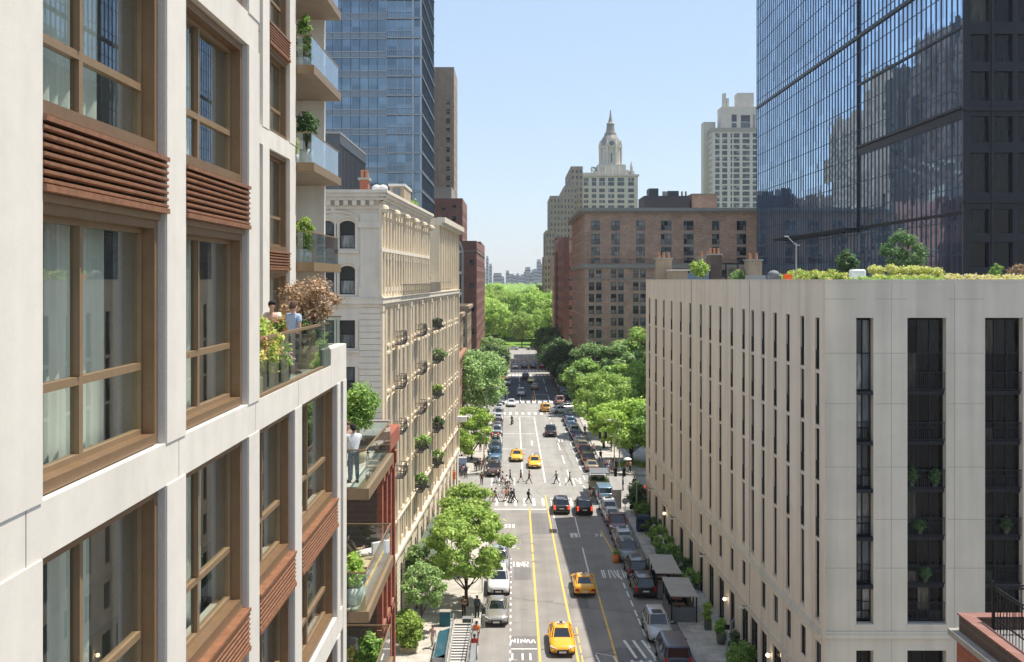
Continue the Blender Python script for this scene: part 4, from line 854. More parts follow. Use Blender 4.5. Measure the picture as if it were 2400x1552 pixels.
# ---------------------------------------------------------------- left street row
gr_=lambda W,n,w,zs,h:grid(0,W,n,w,zs,h)
Z=340; x1=XX(1064,Z); t=block('tall slim brown apartment tower right of the blue glass tower',-34,x1,Z,Z+21,97.5,'greybr',{'E':gr_(21,4,1.2,[30+3.2*i for i in range(20)],1.5),'S':[(34+x1-2.7,34+x1-1.3,22+3.15*i,23.8+3.15*i) for i in range(21)]+[(34+x1-6.2,34+x1-5.2,22+3.15*i,23.6+3.15*i) for i in range(19)]},wmats=('winframe_w','wg','stone_trim'),name='apartment_tower')
MB().box(-34,XX(1030,Z),Z-.8,Z-.003,0,90).build('chimney_flue','greybr',t)
# curved-top glazed building
t=thing('glazed_building','grey glazed building with a rounded top behind the ornate cream building','building',(-20,245,0)); Z=245; xr=XX(1083,Z)
prof=[(xr,0),(xr,33)]+[(xr-4.5*(1-math.cos(rad(a))),33+5.5*math.sin(rad(a))) for a in range(15,91,15)]+[(-32,38.5),(-32,0)]
mb=MB(); mb.loft([[(x,Z,z) for x,z in prof],[(x,Z+9,z) for x,z in prof]]); mb.build('wall','metalgrey',t)
f=Fr((-32,Z),(xr,Z)); mb=MB()
for i in range(12): 
    for k in range(5): f.box(mb,f.W-1.35-i*1.5,f.W-.15-i*1.5,.002,.03,9+k*5.0,9+k*5.0+4.1)
mb.build('glazing','wg_s',t); mb=MB()
for i in range(12): f.box(mb,f.W-.1-i*1.5,f.W-i*1.5,.002,.15,5,33)
for k in range(6): f.box(mb,f.W-18,f.W,.002,.3,8.3+k*5,8.9+k*5)
mb.build('glazing_frame','metal_l',t)
block('low orange brick building on the far left corner of the first cross street',-26,-9.2,142.5,192,14.2,'brick_or',{'E':grid(0,49.5,17,1.4,[1.0],2.6)+grid(0,49.5,17,1.1,[5.0,8.2,11.2],1.9),'S':grid(0,16.8,6,1.2,[1,5,8.2,11.2],1.9)},cornice=(13.6,14.2,.45),trim='brick_or',roof='roofw',ledges=((4.1,4.4,.12),),style='h2sl',cap=70)
block('tan stone building with a flat pale roof beyond the orange brick one',-28,-10.0,192.6,203,20.6,'tan',{'E':grid(0,10,4,1.1,[1,5,8.2,11.4,14.6,17.4],1.7),'S':grid(0,18,7,1.2,[14.9,17.7],1.7)},cornice=(19.9,20.6,.4),trim='tan',roof='roofw')
block('tan brick building stretching along the left side past the second cross street',-28,-10.1,222.5,244,21.2,'tan',{'E':grid(0,21.5,8,1.1,[1,5,8.2,11.4,14.6,17.4],1.7),'S':grid(0,18,7,1.2,[5,8.2,11.4,14.6,17.4],1.7)},cornice=(20.5,21.2,.4),trim='tan',roof='roofw')
block('small red roofed shop at the foot of the dark red apartment block',-13.2,-9.9,250,268,5.5,'brick_or',{'E':grid(0,18,6,1.8,[1],2.6)})
Z=276; block('dark red brick apartment block on the left side of the avenue',-26,-10,Z,Z+37,37.4,'brick_dark',{'E':grid(0,37,12,1.1,[3+3.1*i for i in range(11)],1.6),'S':[(4+14*a,5.3+14*a,6+6.2*i,7.5+6.2*i) for i in range(5) for a in (0,.72)]},wmats=('winframe','wg','brick_dark'),ledges=((34.5,34.8,.15),))
block('taller dark red brick wing stepping up behind the left apartment block',-26,-14.2,284,312,49.5,'brick_dark',{'S':grid(2,11,3,1.0,[40,43.2,46.2],1.4),'E':grid(0,28,8,1.0,[39,42,45],1.5)},wmats=('winframe','wg','brick_dark'))
MB().box(-24,-17.5,288,300,49.6,53).build('roof_tank','stone_trim'); o=bpy.data.objects['roof_tank']; tag(o,'grey rounded bulkhead on top of the stepped dark red wing','roof shed')
block('reddish brick apartment block farthest along the left side before the park',-26,-10.1,314,357,38.6,'brick_dark',{'E':grid(0,43,13,1.1,[3+3.1*i for i in range(11)],1.6)},ledges=((34.5,34.8,.15),))
for l,a in (('brown brick slab set back behind the blue glass tower, mirrored in the dark tower',(-60,-27.5,232,300,96)),('taller dark brown slab behind the slim brown tower, mirrored in the dark tower',(-60,-27.5,302,336,104)),('stepped brown slab next to the park, mirrored in the dark tower',(-60,-27.8,372,430,92)),('low brown row beside the park, mirrored in the dark tower',(-70,-36,440,560,66))):
    block(l,*a,'greybr' if 'stepped' in l else 'brick_br',{'E':grid(0,a[3]-a[2],int((a[3]-a[2])/3.2),1.4,[4+3.3*i for i in range(int(a[4]/3.3)-2)],1.9)},wmats=('winframe','wg_b','stone_trim'),cap=0,ledges=((a[4]*.6,a[4]*.6+.6,.3),))
# ---------------------------------------------------------------- right side: brick hotel and beyond
up_=[(1.5,3.5),(6.1,8.0),(11.8,13.8),(17.5,19.9),(22.7,25.0),(29.2,30.9),(34.9,37.1)]
ops=[(a,b,z0,z1,'v3h2sl' if z0>32 else 'v3h2') for a,b in up_ for z0,z1 in ((38.3,40.4),(35.1,37.4),(32.5,34.4),(30.75,32.0))]
lo=[]
for i in range(8):
    for a,b in ((.94,2.2),(2.6,3.86)): u=a+i*5.08; lo.append((u,u+1.26))
ops+=[(a,b,z0,z0+1.8,'h2sl') for a,b in lo if b<39.5 for z0 in (27.4,24.5,21.85,19.1,16.35,13.6,10.9,8.0)]
HT=block('wide brown brick hotel with a heavy bracketed cornice beyond the plaza trees','',0,0,0,0,0,{}) if 0 else None
HT=block('wide brown brick hotel with a heavy bracketed cornice beyond the plaza trees',16.3,56,235,286,43.35,'brick_hotel',{'S':ops,'W':grid(0,51,13,1.2,[8,10.9,13.6,16.35,19.1,21.85,24.5,27.4,31.3,33.9,36.4,38.9],1.7)},wmats=('winframe','wg_b','stone_trim'),cornice=(42.6,43.35,1.25),ledges=((29.6,30.5,.45),(26.9,27.15,.12),(7.0,7.5,.3)),name='hotel_building')
P_('stone_base','tan',lambda mb:(mb.box(16.1,16.298,235.1,286,0,7.0)),parent=HT)
def f_(mb):
    f=Fr((16.3,235),(56,235))
    for i in range(130): mb.tube([f.p(.3+i*.3,.5,30.5),f.p(.3+i*.3,.5,31.6)],.02,3)
    mb.tube([f.p(.2,.5,31.6),f.p(39,.5,31.6)],.04,4)
P_('terrace_railing','iron',f_,parent=HT)
t=thing('roof_plant_room','dark purple grey mechanical penthouse on the brick hotel roof','roof shed',(36,252,43)); Zp=255
MB().box(XX(1510,Zp),XX(1616,Zp),Zp,Zp+12,42.6,HH(459,Zp)).build('wall',mat('purplegrey',(.085,.07,.085),.7),t)
for a,b,c in ((1524,1546,440),(1568,1594,446)): MB().box(XX(a,Zp),XX(b,Zp),Zp+2,Zp+7,HH(459,Zp),HH(c,Zp)).build('cooling_unit','metalgrey',t)
for px in (1556,1561,1600,1609): MB().tube([(XX(px,Zp),Zp+1,HH(459,Zp)),(XX(px,Zp),Zp+1,HH(448,Zp))],.25,6).build('vent_pipe','stone_trim',t)
t=thing('roof_bulkhead','brown brick stair bulkhead on the brick hotel roof','roof shed',(47,250,43)); MB().box(XX(1622,Zp),XX(1680,Zp),Zp,Zp+9,42.6,HH(456,Zp)).build('wall','brick_hotel',t); MB().box(XX(1621,Zp),XX(1681,Zp),Zp-.2,Zp+9.2,HH(456,Zp),HH(454,Zp)).build('cap','stone_trim',t)
block('plum brick apartment building with a pale stepped top next to the hotel',14.6,16.2,300,340,HH(556,300),'brick_dark',{'S':[],'W':grid(0,40,12,1.1,[4+3.2*i for i in range(10)],1.6)})
block('dark red brick block wedged behind the hotel street corner',13.9,30,341,352,HH(556,341),'brick_dark',{'S':grid(0,16,8,1.1,[4+3.2*i for i in range(9)],1.6),'W':grid(0,11,4,1.1,[4+3.2*i for i in range(9)],1.6)},ledges=((36.0,40.0,.1),),trim='pinkish')
block('pinkish stone apartment house on the right side before the park',14.0,30,353,372,HH(600,353),'pinkish',{'W':grid(0,19,6,1.1,[4+3.2*i for i in range(8)],1.6)})
def stack(label,px0,px1,py,Z,dep,m,ncol,pitch,wm=('winframe','wg_s','stone_trim'),west=0,z0=0,nrow=None):
    x0,x1=XX(px0,Z),XX(px1,Z); h=HH(py,Z); n=nrow or int((h-z0)/pitch)-2
    zz=[h-pitch*(i+1)-.3 for i in range(min(n,26))]
    fc_={'S':grid(0,x1-x0,ncol,(x1-x0)/ncol*.42,zz,pitch*.52)}
    if west: fc_['W']=grid(0,dep,west,dep/west*.4,zz,pitch*.52)
    return block(label,x0,x1,Z,Z+dep,h,m,fc_,wmats=wm,z0=z0,cap=60,style='v1')
stack('grey brown stepped apartment building, lowest front wing, right of the park gap',1289,1345,459,520,40,'greybr',7,3.0,west=8)
stack('grey brown stepped apartment building, middle wing',1322,1352,436,530,60,'greybr',4,3.0,west=8)
stack('grey brown stepped apartment building, tallest wing beside the spired tower',1338,1366,390,540,60,'greybr',3,3.2,west=8)
stack('slender brown stone block at the lower left of the stepped apartments',1279,1300,540,500,40,'greybr',3,3.0,west=6)
stack('small pinkish block at the edge of the park gap on the right',1276,1290,600,480,40,'pinkish',2,3.0,west=5)
# spired tower
Z=600; x0,x1=XX(1363,Z),XX(1495,Z); cx=XX(1434.6,Z); h=HH(409,Z); sc=lambda x:XX(1260+x/3.207,Z)-x0
zr=lambda y:HH(180+y/3.207,Z)
wcol=[(347,382),(407,441),(463,506),(530,576),(600,652),(680,725)]; rws=[(760,787),(791,820),(840,868),(883,912),(927,950),(967,985),(1010,1035),(1054,1080),(1100,1125)]
ops=[(sc(a),sc(b),zr(d),zr(c),'v3') for a,b in wcol for c,d in rws]
SP=block('pale stone apartment tower crowned by an ornate domed spire',x0,x1,Z,Z+60,h,'towerst',{'S':ops,'W':grid(0,60,12,2,[h-3.4*(i+1.2) for i in range(10)],1.7)},wmats=('winframe','wg_s','towerst'),name='spired_tower',cornice=(h-.9,h,.8),trim='towerst',cap=60)
dome=mat('dome_grey',(.27,.25,.22),.7,amt=.3,sc=.6)
cy=Z+10
def f_(mb):
    mb.box(cx-10,cx+10,cy-9,cy+9,h,91.2); mb.box(cx-8.2,cx+8.2,cy-7.6,cy+7.6,91.2,94.6); mb.box(cx-17,cx-9,cy-6,cy+6,h,90); mb.box(cx+9,cx+13.5,cy-6,cy+6,h,90.8)
    mb.lathe([(7.0,94),(6.7,95),(6.5,104.5),(7.2,105),(7.2,106)],(cx,cy,0),8)
    for i in range(8):
        a=rad(22.5+45*i); mb.lathe([(.8,94),(.75,106.2),(.95,106.4),(.2,109.6)],(cx+6.5*math.cos(a),cy+6.5*math.sin(a),0),6)
    for i in range(7):
        for dy in (0,): mb.lathe([(.35,h),(.3,92.5),(.05,93.6)],(cx-12+4*i,cy-9.3,0),5)
    mb.lathe([(.9,h),(.8,93.5),(.1,96.5)],(x1-3.5,Z+3,0),6); mb.lathe([(.9,h),(.8,94),(.3,96)],(x1-11,Z+5,0),6)
P_('crown_stage','towerst',f_,parent=SP)
P_('dome',dome,lambda mb:(mb.lathe([(6.3,106),(6.1,108),(5.2,110.4),(3.9,112.4),(3.5,113.2),(3.7,113.4),(3.6,114)],(cx,cy,0),12),mb.lathe([(2.9,114),(2.6,115.5),(2.2,118.9),(2.5,119.1),(2.4,119.7),(1.2,120.8)],(cx,cy,0),10)),parent=SP,smooth=False)
P_('spire',dome,lambda mb:mb.lathe([(1.7,119.7),(1.3,121.2),(.85,122.8),(.55,124.8),(.22,127.9)],(cx,cy,0),8),parent=SP)
for a,b in ((-3.0,-2.2),(-.4,.4),(2.2,3.0)): MB().box(cx+a,cx+b,cy-6.65,cy-6.3,95.5,101.5).build('slit_window','wg',SP)
def f_(mb):
    mb.loft([[(cx+2.5*math.cos(rad(a)),y,107.2+2.4*math.sin(rad(a))) for a in range(0,360,24)] for y in (cy-7.3,cy-5)])
P_('gable','towerst',f_,parent=SP); 
P_('round_window','wg',lambda mb:mb.loft([[(cx+1.5*math.cos(rad(a)),y,107.2+1.4*math.sin(rad(a))) for a in range(0,360,30)] for y in (cy-7.42,cy-7.31)]),parent=SP)
# hotel roof letters on the tower terrace (three bars as in the photo)
for i,g in enumerate('ONY'):
    c=bpy.data.curves.new('roof_letter','FONT'); c.body=g; c.size=4.0; c.extrude=.15; c.materials.append(M['stone_trim']); o=bpy.data.objects.new('roof_letter_tmp',c); COL.objects.link(o); bpy.context.view_layer.update(); me=bpy.data.meshes.new_from_object(o.evaluated_get(bpy.context.evaluated_depsgraph_get())); bpy.data.objects.remove(o); o=bpy.data.objects.new('roof_letter',me); COL.objects.link(o); o.rotation_euler=(rad(90),0,0); o.parent=SP; o.location=Vector((XX(1383+i*4.4,Z),Z-1,h+1.6))-ORG[SP.name]
# right pale tower
Z=560; x0=XX(1670,Z); x1=XX(1815,Z); h=HH(305,Z); sc=lambda x:XX(1260+x/3.207,Z)-x0
wcol=[(1335,1368),(1387,1426),(1450,1463),(1473,1518),(1540,1594),(1617,1665),(1685,1730)]
ops=[(sc(a),sc(b),zr2-2.35,zr2,'v2h2') for a,b in wcol for zr2 in [HH(180+(425+43.7*k)/3.207,Z) for k in range(15)]]
RT=block('pale apartment tower with terraces and stepped penthouse beside the dark glass tower',x0,x1,Z,Z+17,h,'towerst',{'S':ops,'W':grid(0,17,5,1.6,[h-3.2*(k+1.3) for k in range(15)],1.6)},wmats=('winframe','wg_s','towerst'),name='apartment_tower',cap=60)
def f_(mb):
    a,b=XX(1695,Z),XX(1815,Z); mb.box(a,b,Z+4,Z+16,h,HH(247,Z)); mb.box(XX(1734,Z),XX(1773,Z),Z+6,Z+14,HH(247,Z),HH(213,Z)); mb.box(XX(1700,Z),XX(1707,Z),Z+6,Z+9,HH(247,Z),HH(214,Z)); mb.box(XX(1708,Z),XX(1714,Z),Z+6,Z+9,HH(247,Z),HH(226,Z)); mb.box(XX(1659,Z),XX(1687,Z),Z+12,Z+20,60,HH(278,Z))
P_('penthouse','towerst',f_,parent=RT)
P_('terrace_wall','stone_trim',lambda mb:ringbox(mb,x0,x1,Z,Z+17,h-1,h+1.2,.3),parent=RT)
ops=MB(); f=Fr((XX(1695,Z),Z+4),(XX(1815,Z),Z+4))
for a,b,c,d in ((1470,1508,275,330),(1540,1610,280,330),(1470,1508,340,375),(1540,1610,335,378),(1630,1650,275,378)): f.box(ops,XX(1260+a/3.207,Z)-XX(1695,Z),XX(1260+b/3.207,Z)-XX(1695,Z),.002,.05,HH(180+d/3.207,Z),HH(180+c/3.207,Z))
ops.build('penthouse_windows','wg',RT)
# far skyline beyond the park
sk_m=mat('far_building',(.30,.30,.32),.8,amt=.1,sc=.05)
R_=random.Random(4); SKY=[(1139,1145,600,0),(1146,1153,618,0),(1133,1138,625,0),(1160,1172,640,0),(1187,1192,634,0),(1194,1202,642,0),(1203,1210,645,0),(1211,1216,641,0),(1217,1225,646,0),(1228,1232,637,0),(1233,1241,626,0),(1242,1246,640,0),(1247,1252,632,0),(1253,1259,630,0),(1260,1266,608,0),(1266,1273,618,0),(1273,1280,612,0),(1174,1180,648,0),(1222,1229,643,0)]
for i,(a,b,y,_) in enumerate(SKY):
    Z=2300+R_.random()*500; m_=(a+b)/2; a=m_-(b-a)*(.5 if i<3 else .85); b=2*m_-a; t=thing('far_tower',['tallest far tower at the left end of the hazy skyline','second far tower from the left end of the hazy skyline','far tower hugging the left buildings on the hazy skyline'][i] if i<3 else 'hazy building on the far skyline, number %d of the low row from the left'%(i-2) if i<11 else 'hazy building of the taller right skyline cluster, number %d from its left'%(i-10),'building',(XX((a+b)/2,Z),Z,0),group='far skyline beyond the park')
    h=HH(y,Z); mb=MB(); mb.box(XX(a,Z),XX(b,Z),Z,Z+20,0,h-6); mb.box(XX(a+1,Z),XX(b-1,Z),Z+2,Z+18,h-6,h); mb.build('wall',sk_m,t); mb=MB()
    for k in range(int(h/9)): mb.box(XX(a+.6,Z),XX(b-.6,Z),Z-.3,Z-.05,h-10-k*8,h-7-k*8)
    mb.build('window_bands','wg_s',t)
# near brick building at bottom right
t=thing('brick_building','near red brick building corner with an iron railed roof deck at the bottom right','building',(12,20,0)); hz=19.15; f=Fr((10.38,24),(10.38,10)); fb=Fr((22,24),(10.38,24))
ops=[(1.3,2.2,hz-3.2,hz-1.6,'h2s'),(1.3,2.2,hz-6.8,hz-5.2,'h2s'),(4,4.9,hz-3.2,hz-1.6,'h2s'),(6.7,7.6,hz-3.2,hz-1.6,'h2s')]
mb=MB(); f.wall(mb,0,hz-.38,ops,.3); mb.quad((10.38,24,0),(10.38,24,hz-.38),(22,24,hz-.38),(22,24,0)); mb.quad((10.38,10,0),(22,10,0),(22,10,hz-.38),(10.38,10,hz-.38)); mb.build('wall','brick_red',t); windows(f,ops,'h2s',('winframe','wg','stone_trim'),t,.28)
mb=MB(); mb.box(10.42,10.66,10,23.96,hz-.38,hz); mb.box(10.66,22,23.7,23.96,hz-.38,hz); mb.build('parapet','brick_br',t)
P_('stone_band','stone_trim',lambda mb:(mb.box(10.22,10.41,9.9,24.12,hz-.5,hz-.36),mb.box(10.4,22,24.0,24.14,hz-.5,hz-.36)),parent=t)
P_('coping','brick_dark',lambda mb:(mb.box(10.39,10.69,10,24.0,hz+.002,hz+.04),mb.box(10.69,22,23.68,24.0,hz+.002,hz+.04)),parent=t)
P_('roof_deck','roofg',lambda mb:mb.box(10.67,22,10,23.69,hz-.37,hz-.25),parent=t)
mb=MB(); zt=hz+.85
for zz in (hz+.12,hz+.78,zt): mb.tube([(10.95,10,zz),(10.95,23.4,zz),(22,23.4,zz)],.022,5)
for i in range(96): y=10+i*.14; mb.box(10.943,10.957,y,y+.014,hz-.24,zt)
for i in range(70): x=10.95+i*.16; mb.box(x,x+.014,23.393,23.407,hz-.24,zt)
for y in (10.5,13.5,16.5,19.5,23.35): mb.box(10.92,10.98,y,y+.05,hz-.24,zt+.12)
mb.build('iron_railing','black',t)
t=thing('wooden_bench','slatted wooden bench on the railed brick roof deck','bench',(12.6,21,hz-.25))
for k in range(4): MB().box(11.9,13.9,20.9+k*.13,21.0+k*.13,hz+.17,hz+.21).build('seat_slat','wood',t)
for k in range(3): MB().box(11.9,13.9,21.43,21.46,hz+.3+k*.13,hz+.4+k*.13).build('back_slat','wood',t)
for x in (12.0,13.8): MB().box(x,x+.05,20.9,21.45,hz-.25,hz+.17).build('leg','black',t)
t=thing('roof_tank','dark cylindrical roof tank standing beside the iron railing at the bottom right','tank',(11.5,20.9,hz-.25)); MB().lathe([(.30,0),(.32,.1),(.32,1.0),(.26,1.12),(.1,1.15)],(11.45,20.4,hz-.25),16).build('drum',mat('tank',(.02,.03,.05),.4,.4),t,True); MB().tube([(11.45,20.4,hz+.85),(11.45,20.4,hz+1.3)],.04,6).build('vent_pipe','black',t)
t=thing('roof_deck_table','long pale table behind the railing on the brick roof deck','table',(13.6,19.5,hz-.25)); MB().box(12.2,15.6,22.3,23.1,hz+.45,hz+.5).build('table_top','tan',t)
for x in (12.4,15.3): 
    for y in (22.4,22.9): MB().box(x,x+.06,y,y+.06,hz-.25,hz+.45).build('leg','black',t)
import numpy as np
# ---------------------------------------------------------------- trees and plants
def leaves(name,centres,n,size,m,seed,flat=.75,fill=.4,up=.7):
    """leaf quads scattered through overlapping clumps; centres = list of (x,y,z,r)"""
    g=np.random.default_rng(seed); C_=np.array(centres,float); wgt=C_[:,3]**2; idx=g.choice(len(C_),n,p=wgt/wgt.sum())
    d=g.normal(size=(n,3)); d/=np.linalg.norm(d,axis=1)[:,None]; rr=(fill+(1-fill)*g.random(n)**.6)*(1+.2*g.normal(size=n))
    p=C_[idx,:3]+d*(C_[idx,3]*rr)[:,None]*np.array([1,1,flat])
    nrm=d*1.0+g.normal(size=(n,3))*.7+np.array([0,0,up]); nrm/=np.linalg.norm(nrm,axis=1)[:,None]
    a=np.cross(nrm,g.normal(size=(n,3))); a/=np.linalg.norm(a,axis=1)[:,None]; b=np.cross(nrm,a); s=size*(.6+.8*g.random(n))[:,None]
    bend=nrm*s*.18
    V=np.stack([p-a*s,p-b*s*.55-bend*0,p+a*s,p+b*s*.55],axis=1).reshape(-1,3)
    me=bpy.data.meshes.new(name); me.vertices.add(4*n); me.vertices.foreach_set('co',V.ravel()); me.loops.add(4*n); me.loops.foreach_set('vertex_index',np.arange(4*n)); me.polygons.add(n); me.polygons.foreach_set('loop_start',np.arange(0,4*n,4)); me.polygons.foreach_set('loop_total',np.full(n,4)); me.materials.append(M[m]); me.update(); return me
def crown(Rc,z0,z1,k,r,seed,spread=1.0):
    g=random.Random(seed); out=[]; cz=(z0+z1)/2; hz=(z1-z0)/2
    for i in range(k):
        a=i*2.39996+g.random()*.6; t=1-2*(i+.5)/k; t=max(-.75,min(1,t+g.uniform(-.15,.15))); q=math.sqrt(max(0,1-t*t))
        f=g.uniform(.58,.86)*spread; rr=r*g.uniform(.7,1.25)
        out.append((Rc*q*f*math.cos(a),Rc*q*f*math.sin(a),cz+hz*t*.78,rr))
    out.append((0,0,cz,r*1.3)); return out
def tree(name,label,cat,loc,Ht,Rc,hb,k,nleaf,leaf,lm,seed,group=None,tr=.14,r=None,flat=.75,lean=0):
    cs=crown(Rc,hb,Ht,int(k*1.7),(r or Rc*.42)*.74,seed,1.08); g=random.Random(seed+5); t=thing(name,label,cat,loc,g.random()*6,group,world=False)
    mb=MB(); top=(0.1,0,hb+(Ht-hb)*.35); mb.tube([(0,0,0),(0.03,0,.3),(.05,.05,hb*.6),top],[tr*1.5,tr*1.1,tr,tr*.55],8)
    for c in cs[::max(1,len(cs)//9)]:
        s=Vector((.05,.03,hb*g.uniform(.65,1.05))); e=Vector(c[:3]); mid=(s+e)/2+Vector((0,0,-.06*Rc)); mb.tube([s,mid,e],[tr*.5,tr*.32,tr*.12],5)
        for _ in range(2): e2=e+Vector((g.uniform(-1,1),g.uniform(-1,1),g.uniform(-.2,.8)))*c[3]*.8; mb.tube([mid.lerp(e,.6),e2],[tr*.2,tr*.06],4)
    link('trunk',mb.mesh('trunk','bark',True),t); link('crown',leaves('crown',cs,nleaf,leaf,lm,seed,flat),t)
    return t
LT='leafy street tree'
# left pavement trees, nearest first
tree('street_tree','airy young tree with pale grey green leaves beside the near sidewalk at the cream facade','tree',(-6.9,77.5,.14),5.6,1.75,1.7,16,5200,.11,'leaf_g',11,tr=.06,r=.62)
tree('street_tree','slim young tree with sparse leaves right behind the airy tree by the cream facade','tree',(-7.9,83.5,.14),5.4,1.3,1.9,12,3000,.13,'leaf_g',12,tr=.07,r=.6)
bt=tree('street_tree','big spreading green tree over the left kerb in front of the crosswalk','tree',(-3.9,84.3,.14),8.7,4.0,1.7,21,15500,.15,'leaf_p',13,tr=.14,r=1.0,flat=.55)
tree('street_tree','broad green tree just behind the big kerb tree, its crown against the crosswalk','tree',(-4.3,95,.14),8.0,2.7,2.4,14,9000,.16,'leaf_p',14,tr=.16,r=1.2,flat=.55)
tree('street_tree','bright lime green tree at the far left corner of the crosswalk','tree',(-6.3,153,.14),8.4,3.3,1.6,15,7000,.21,'leaf_l',15,tr=.14,r=1.25,flat=.6)
tree('street_tree','lower lime green tree half hidden beside the left corner crowd','tree',(-8.0,146.5,.14),5.6,2.6,1.2,12,4500,.2,'leaf_l',16,tr=.1,r=1.1,flat=.6)
tree('street_tree','tall rounded grey green tree in front of the orange brick building','tree',(-7.0,188,.14),14.3,6.3,2.6,22,13000,.27,'leaf_g',17,tr=.22,r=2.1)
tree('street_tree','small sapling between the lime tree and the rounded grey green tree','tree',(-5.4,168,.14),6.2,1.5,2.2,10,2200,.2,'leaf_d',18,tr=.07,r=.6)
for i,(x,y,h,r_,m_,l) in enumerate([(-6,243,9.5,4.6,'leaf_g','mid green tree on the left kerb just past the second cross street'),(-6.2,262,10,4.8,'leaf_d','dark green tree on the left kerb by the small red roofed shop'),(-5.6,276,9.4,4.6,'leaf_g','rounded tree on the left kerb near the third cross street'),(-7,306,10,5,'leaf_g','green tree on the left kerb past the third cross street')]):
    tree('street_tree',l,'tree',(x,y,.14),h,r_,1.6,16,6500,.32,m_,20+i,tr=.17)
# plaza trees on the right
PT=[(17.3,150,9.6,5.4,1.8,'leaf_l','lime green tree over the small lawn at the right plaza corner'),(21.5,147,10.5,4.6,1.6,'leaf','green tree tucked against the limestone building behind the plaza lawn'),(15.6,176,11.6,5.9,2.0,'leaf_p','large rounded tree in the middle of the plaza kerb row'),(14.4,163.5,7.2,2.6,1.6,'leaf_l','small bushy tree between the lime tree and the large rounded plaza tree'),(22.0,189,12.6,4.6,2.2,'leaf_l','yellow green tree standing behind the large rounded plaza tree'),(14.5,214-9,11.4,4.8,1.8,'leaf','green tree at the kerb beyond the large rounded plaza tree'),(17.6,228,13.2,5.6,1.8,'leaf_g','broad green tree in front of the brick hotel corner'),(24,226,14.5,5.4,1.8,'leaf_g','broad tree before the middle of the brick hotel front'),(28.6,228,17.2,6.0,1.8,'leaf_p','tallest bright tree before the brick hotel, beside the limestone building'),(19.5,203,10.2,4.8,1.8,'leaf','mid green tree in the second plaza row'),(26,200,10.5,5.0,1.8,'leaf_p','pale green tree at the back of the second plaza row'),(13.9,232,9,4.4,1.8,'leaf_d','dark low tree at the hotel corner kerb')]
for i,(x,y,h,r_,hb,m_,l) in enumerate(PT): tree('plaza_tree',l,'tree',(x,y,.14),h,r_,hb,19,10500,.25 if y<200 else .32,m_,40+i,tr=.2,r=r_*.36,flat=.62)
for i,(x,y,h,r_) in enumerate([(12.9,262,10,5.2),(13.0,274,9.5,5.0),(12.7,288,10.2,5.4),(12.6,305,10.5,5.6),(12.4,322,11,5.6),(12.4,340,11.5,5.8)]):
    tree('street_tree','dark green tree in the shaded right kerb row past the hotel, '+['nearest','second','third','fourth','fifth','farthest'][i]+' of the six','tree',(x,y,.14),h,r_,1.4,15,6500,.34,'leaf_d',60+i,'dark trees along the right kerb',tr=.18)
# park
pk=[tree('park_tree','bright green park tree in the dense canopy closing the end of the avenue','tree',(0,-500-40*i,0),20+i,8.5,4,24,9000,.5,'leaf_p',80+i,'park trees at the end of the avenue',tr=.35,r=3.3) for i in range(4)]
R_=random.Random(9); spots=[]
for k in range(13):
    y=406+k*19; w=y*.034+3; xs=-w
    while xs<w+5: spots.append((xs+R_.uniform(-2,2)+(k%2)*5-1,y+R_.uniform(-5,5))); xs+=11.5
for i,(x,y) in enumerate(spots):
    s=R_.uniform(.58,.92) if y<450 else R_.uniform(.74,1.12)
    if i<4: pk[i].location=(x,y,0); pk[i].scale=(s,)*3
    else: dup(pk[i%4],(x,y,0),R_.random()*6,scale=s)
cs=[]; R_=random.Random(3)
for k in range(1500):
    y=660+ (R_.random()**1.4)*1500; x=R_.uniform(-.075,.075)*y; cs.append((x,y,R_.uniform(6,17),R_.uniform(4,8)))
o=link('far_woodland',leaves('far_woodland',cs,90000,1.0,'leaf_p',5),None); tag(o,'hazy far canopy of the park reaching to the skyline','woodland',kind='stuff')
sheet('park_ground',-120,120,409,2300,.0,'grass'); pave('sidewalk',[(-120,400.2),(120,400.2),(120,408.9),(-120,408.9)],k=False)
# bushes / potted plants
def bush(name,label,cat,loc,r,h,lm,seed,n=1500,leaf=.06,pot=None,potm='pot_w',ph=.5,pr=.28,flowers=None,conic=False,group=None,trunk=0):
    t=thing(name,label,cat,loc,0,group,world=False); g=random.Random(seed); z0=ph+trunk if pot else trunk
    if pot=='round': link('pot',MB().lathe([(pr*.72,0),(pr*.95,ph*.5),(pr,ph),(pr*.9,ph),(pr*.88,ph-.06),(.01,ph-.06)],(0,0,0),14).mesh('pot',potm,True),t)
    if pot=='box': link('pot',MB().bev(-pr,pr,-pr,pr,0,ph,.03).mesh('pot',potm),t)
    if pot=='trough': link('pot',MB().bev(-pr*2,pr*2,-pr*.7,pr*.7,0,ph,.03).mesh('pot',potm),t)
    if pot: link('soil',MB().lathe([(pr*.8,ph-.03),(.01,ph-.02)],(0,0,0),8).mesh('soil','bark'),t)
    cs=[]
    K=12
    for i in range(K):
        f=(i+.5)/K; a=i*2.4; rr=r*((1-.6*f) if conic else math.sqrt(max(.15,1-(2*f-1)**2)))*g.uniform(.45,.75)*(2 if pot=='trough' else 1)
        cs.append((rr*math.cos(a),rr*math.sin(a)*(.5 if pot=='trough' else 1),z0+h*f*.92,r*.42*g.uniform(.8,1.2)))
    mb=MB()
    for c in cs[::3]: mb.tube([(0,0,(ph if pot else 0)),(c[0]*.3,c[1]*.3,z0+.1),c[:3]],[.025,.018,.006],4)
    link('stems',mb.mesh('stems','bark'),t); link('foliage',leaves('foliage',cs,n,leaf,lm,seed,.9,.35),t)
    if flowers:
        for j,fm in enumerate(flowers): link('blossoms',leaves('blossoms',[(c[0]*1.12,c[1]*1.12,c[2]+.03,c[3]) for c in cs[j::len(flowers)]],n//3,leaf*.8,fm,seed+j+1,.9,.8),t)
    return t
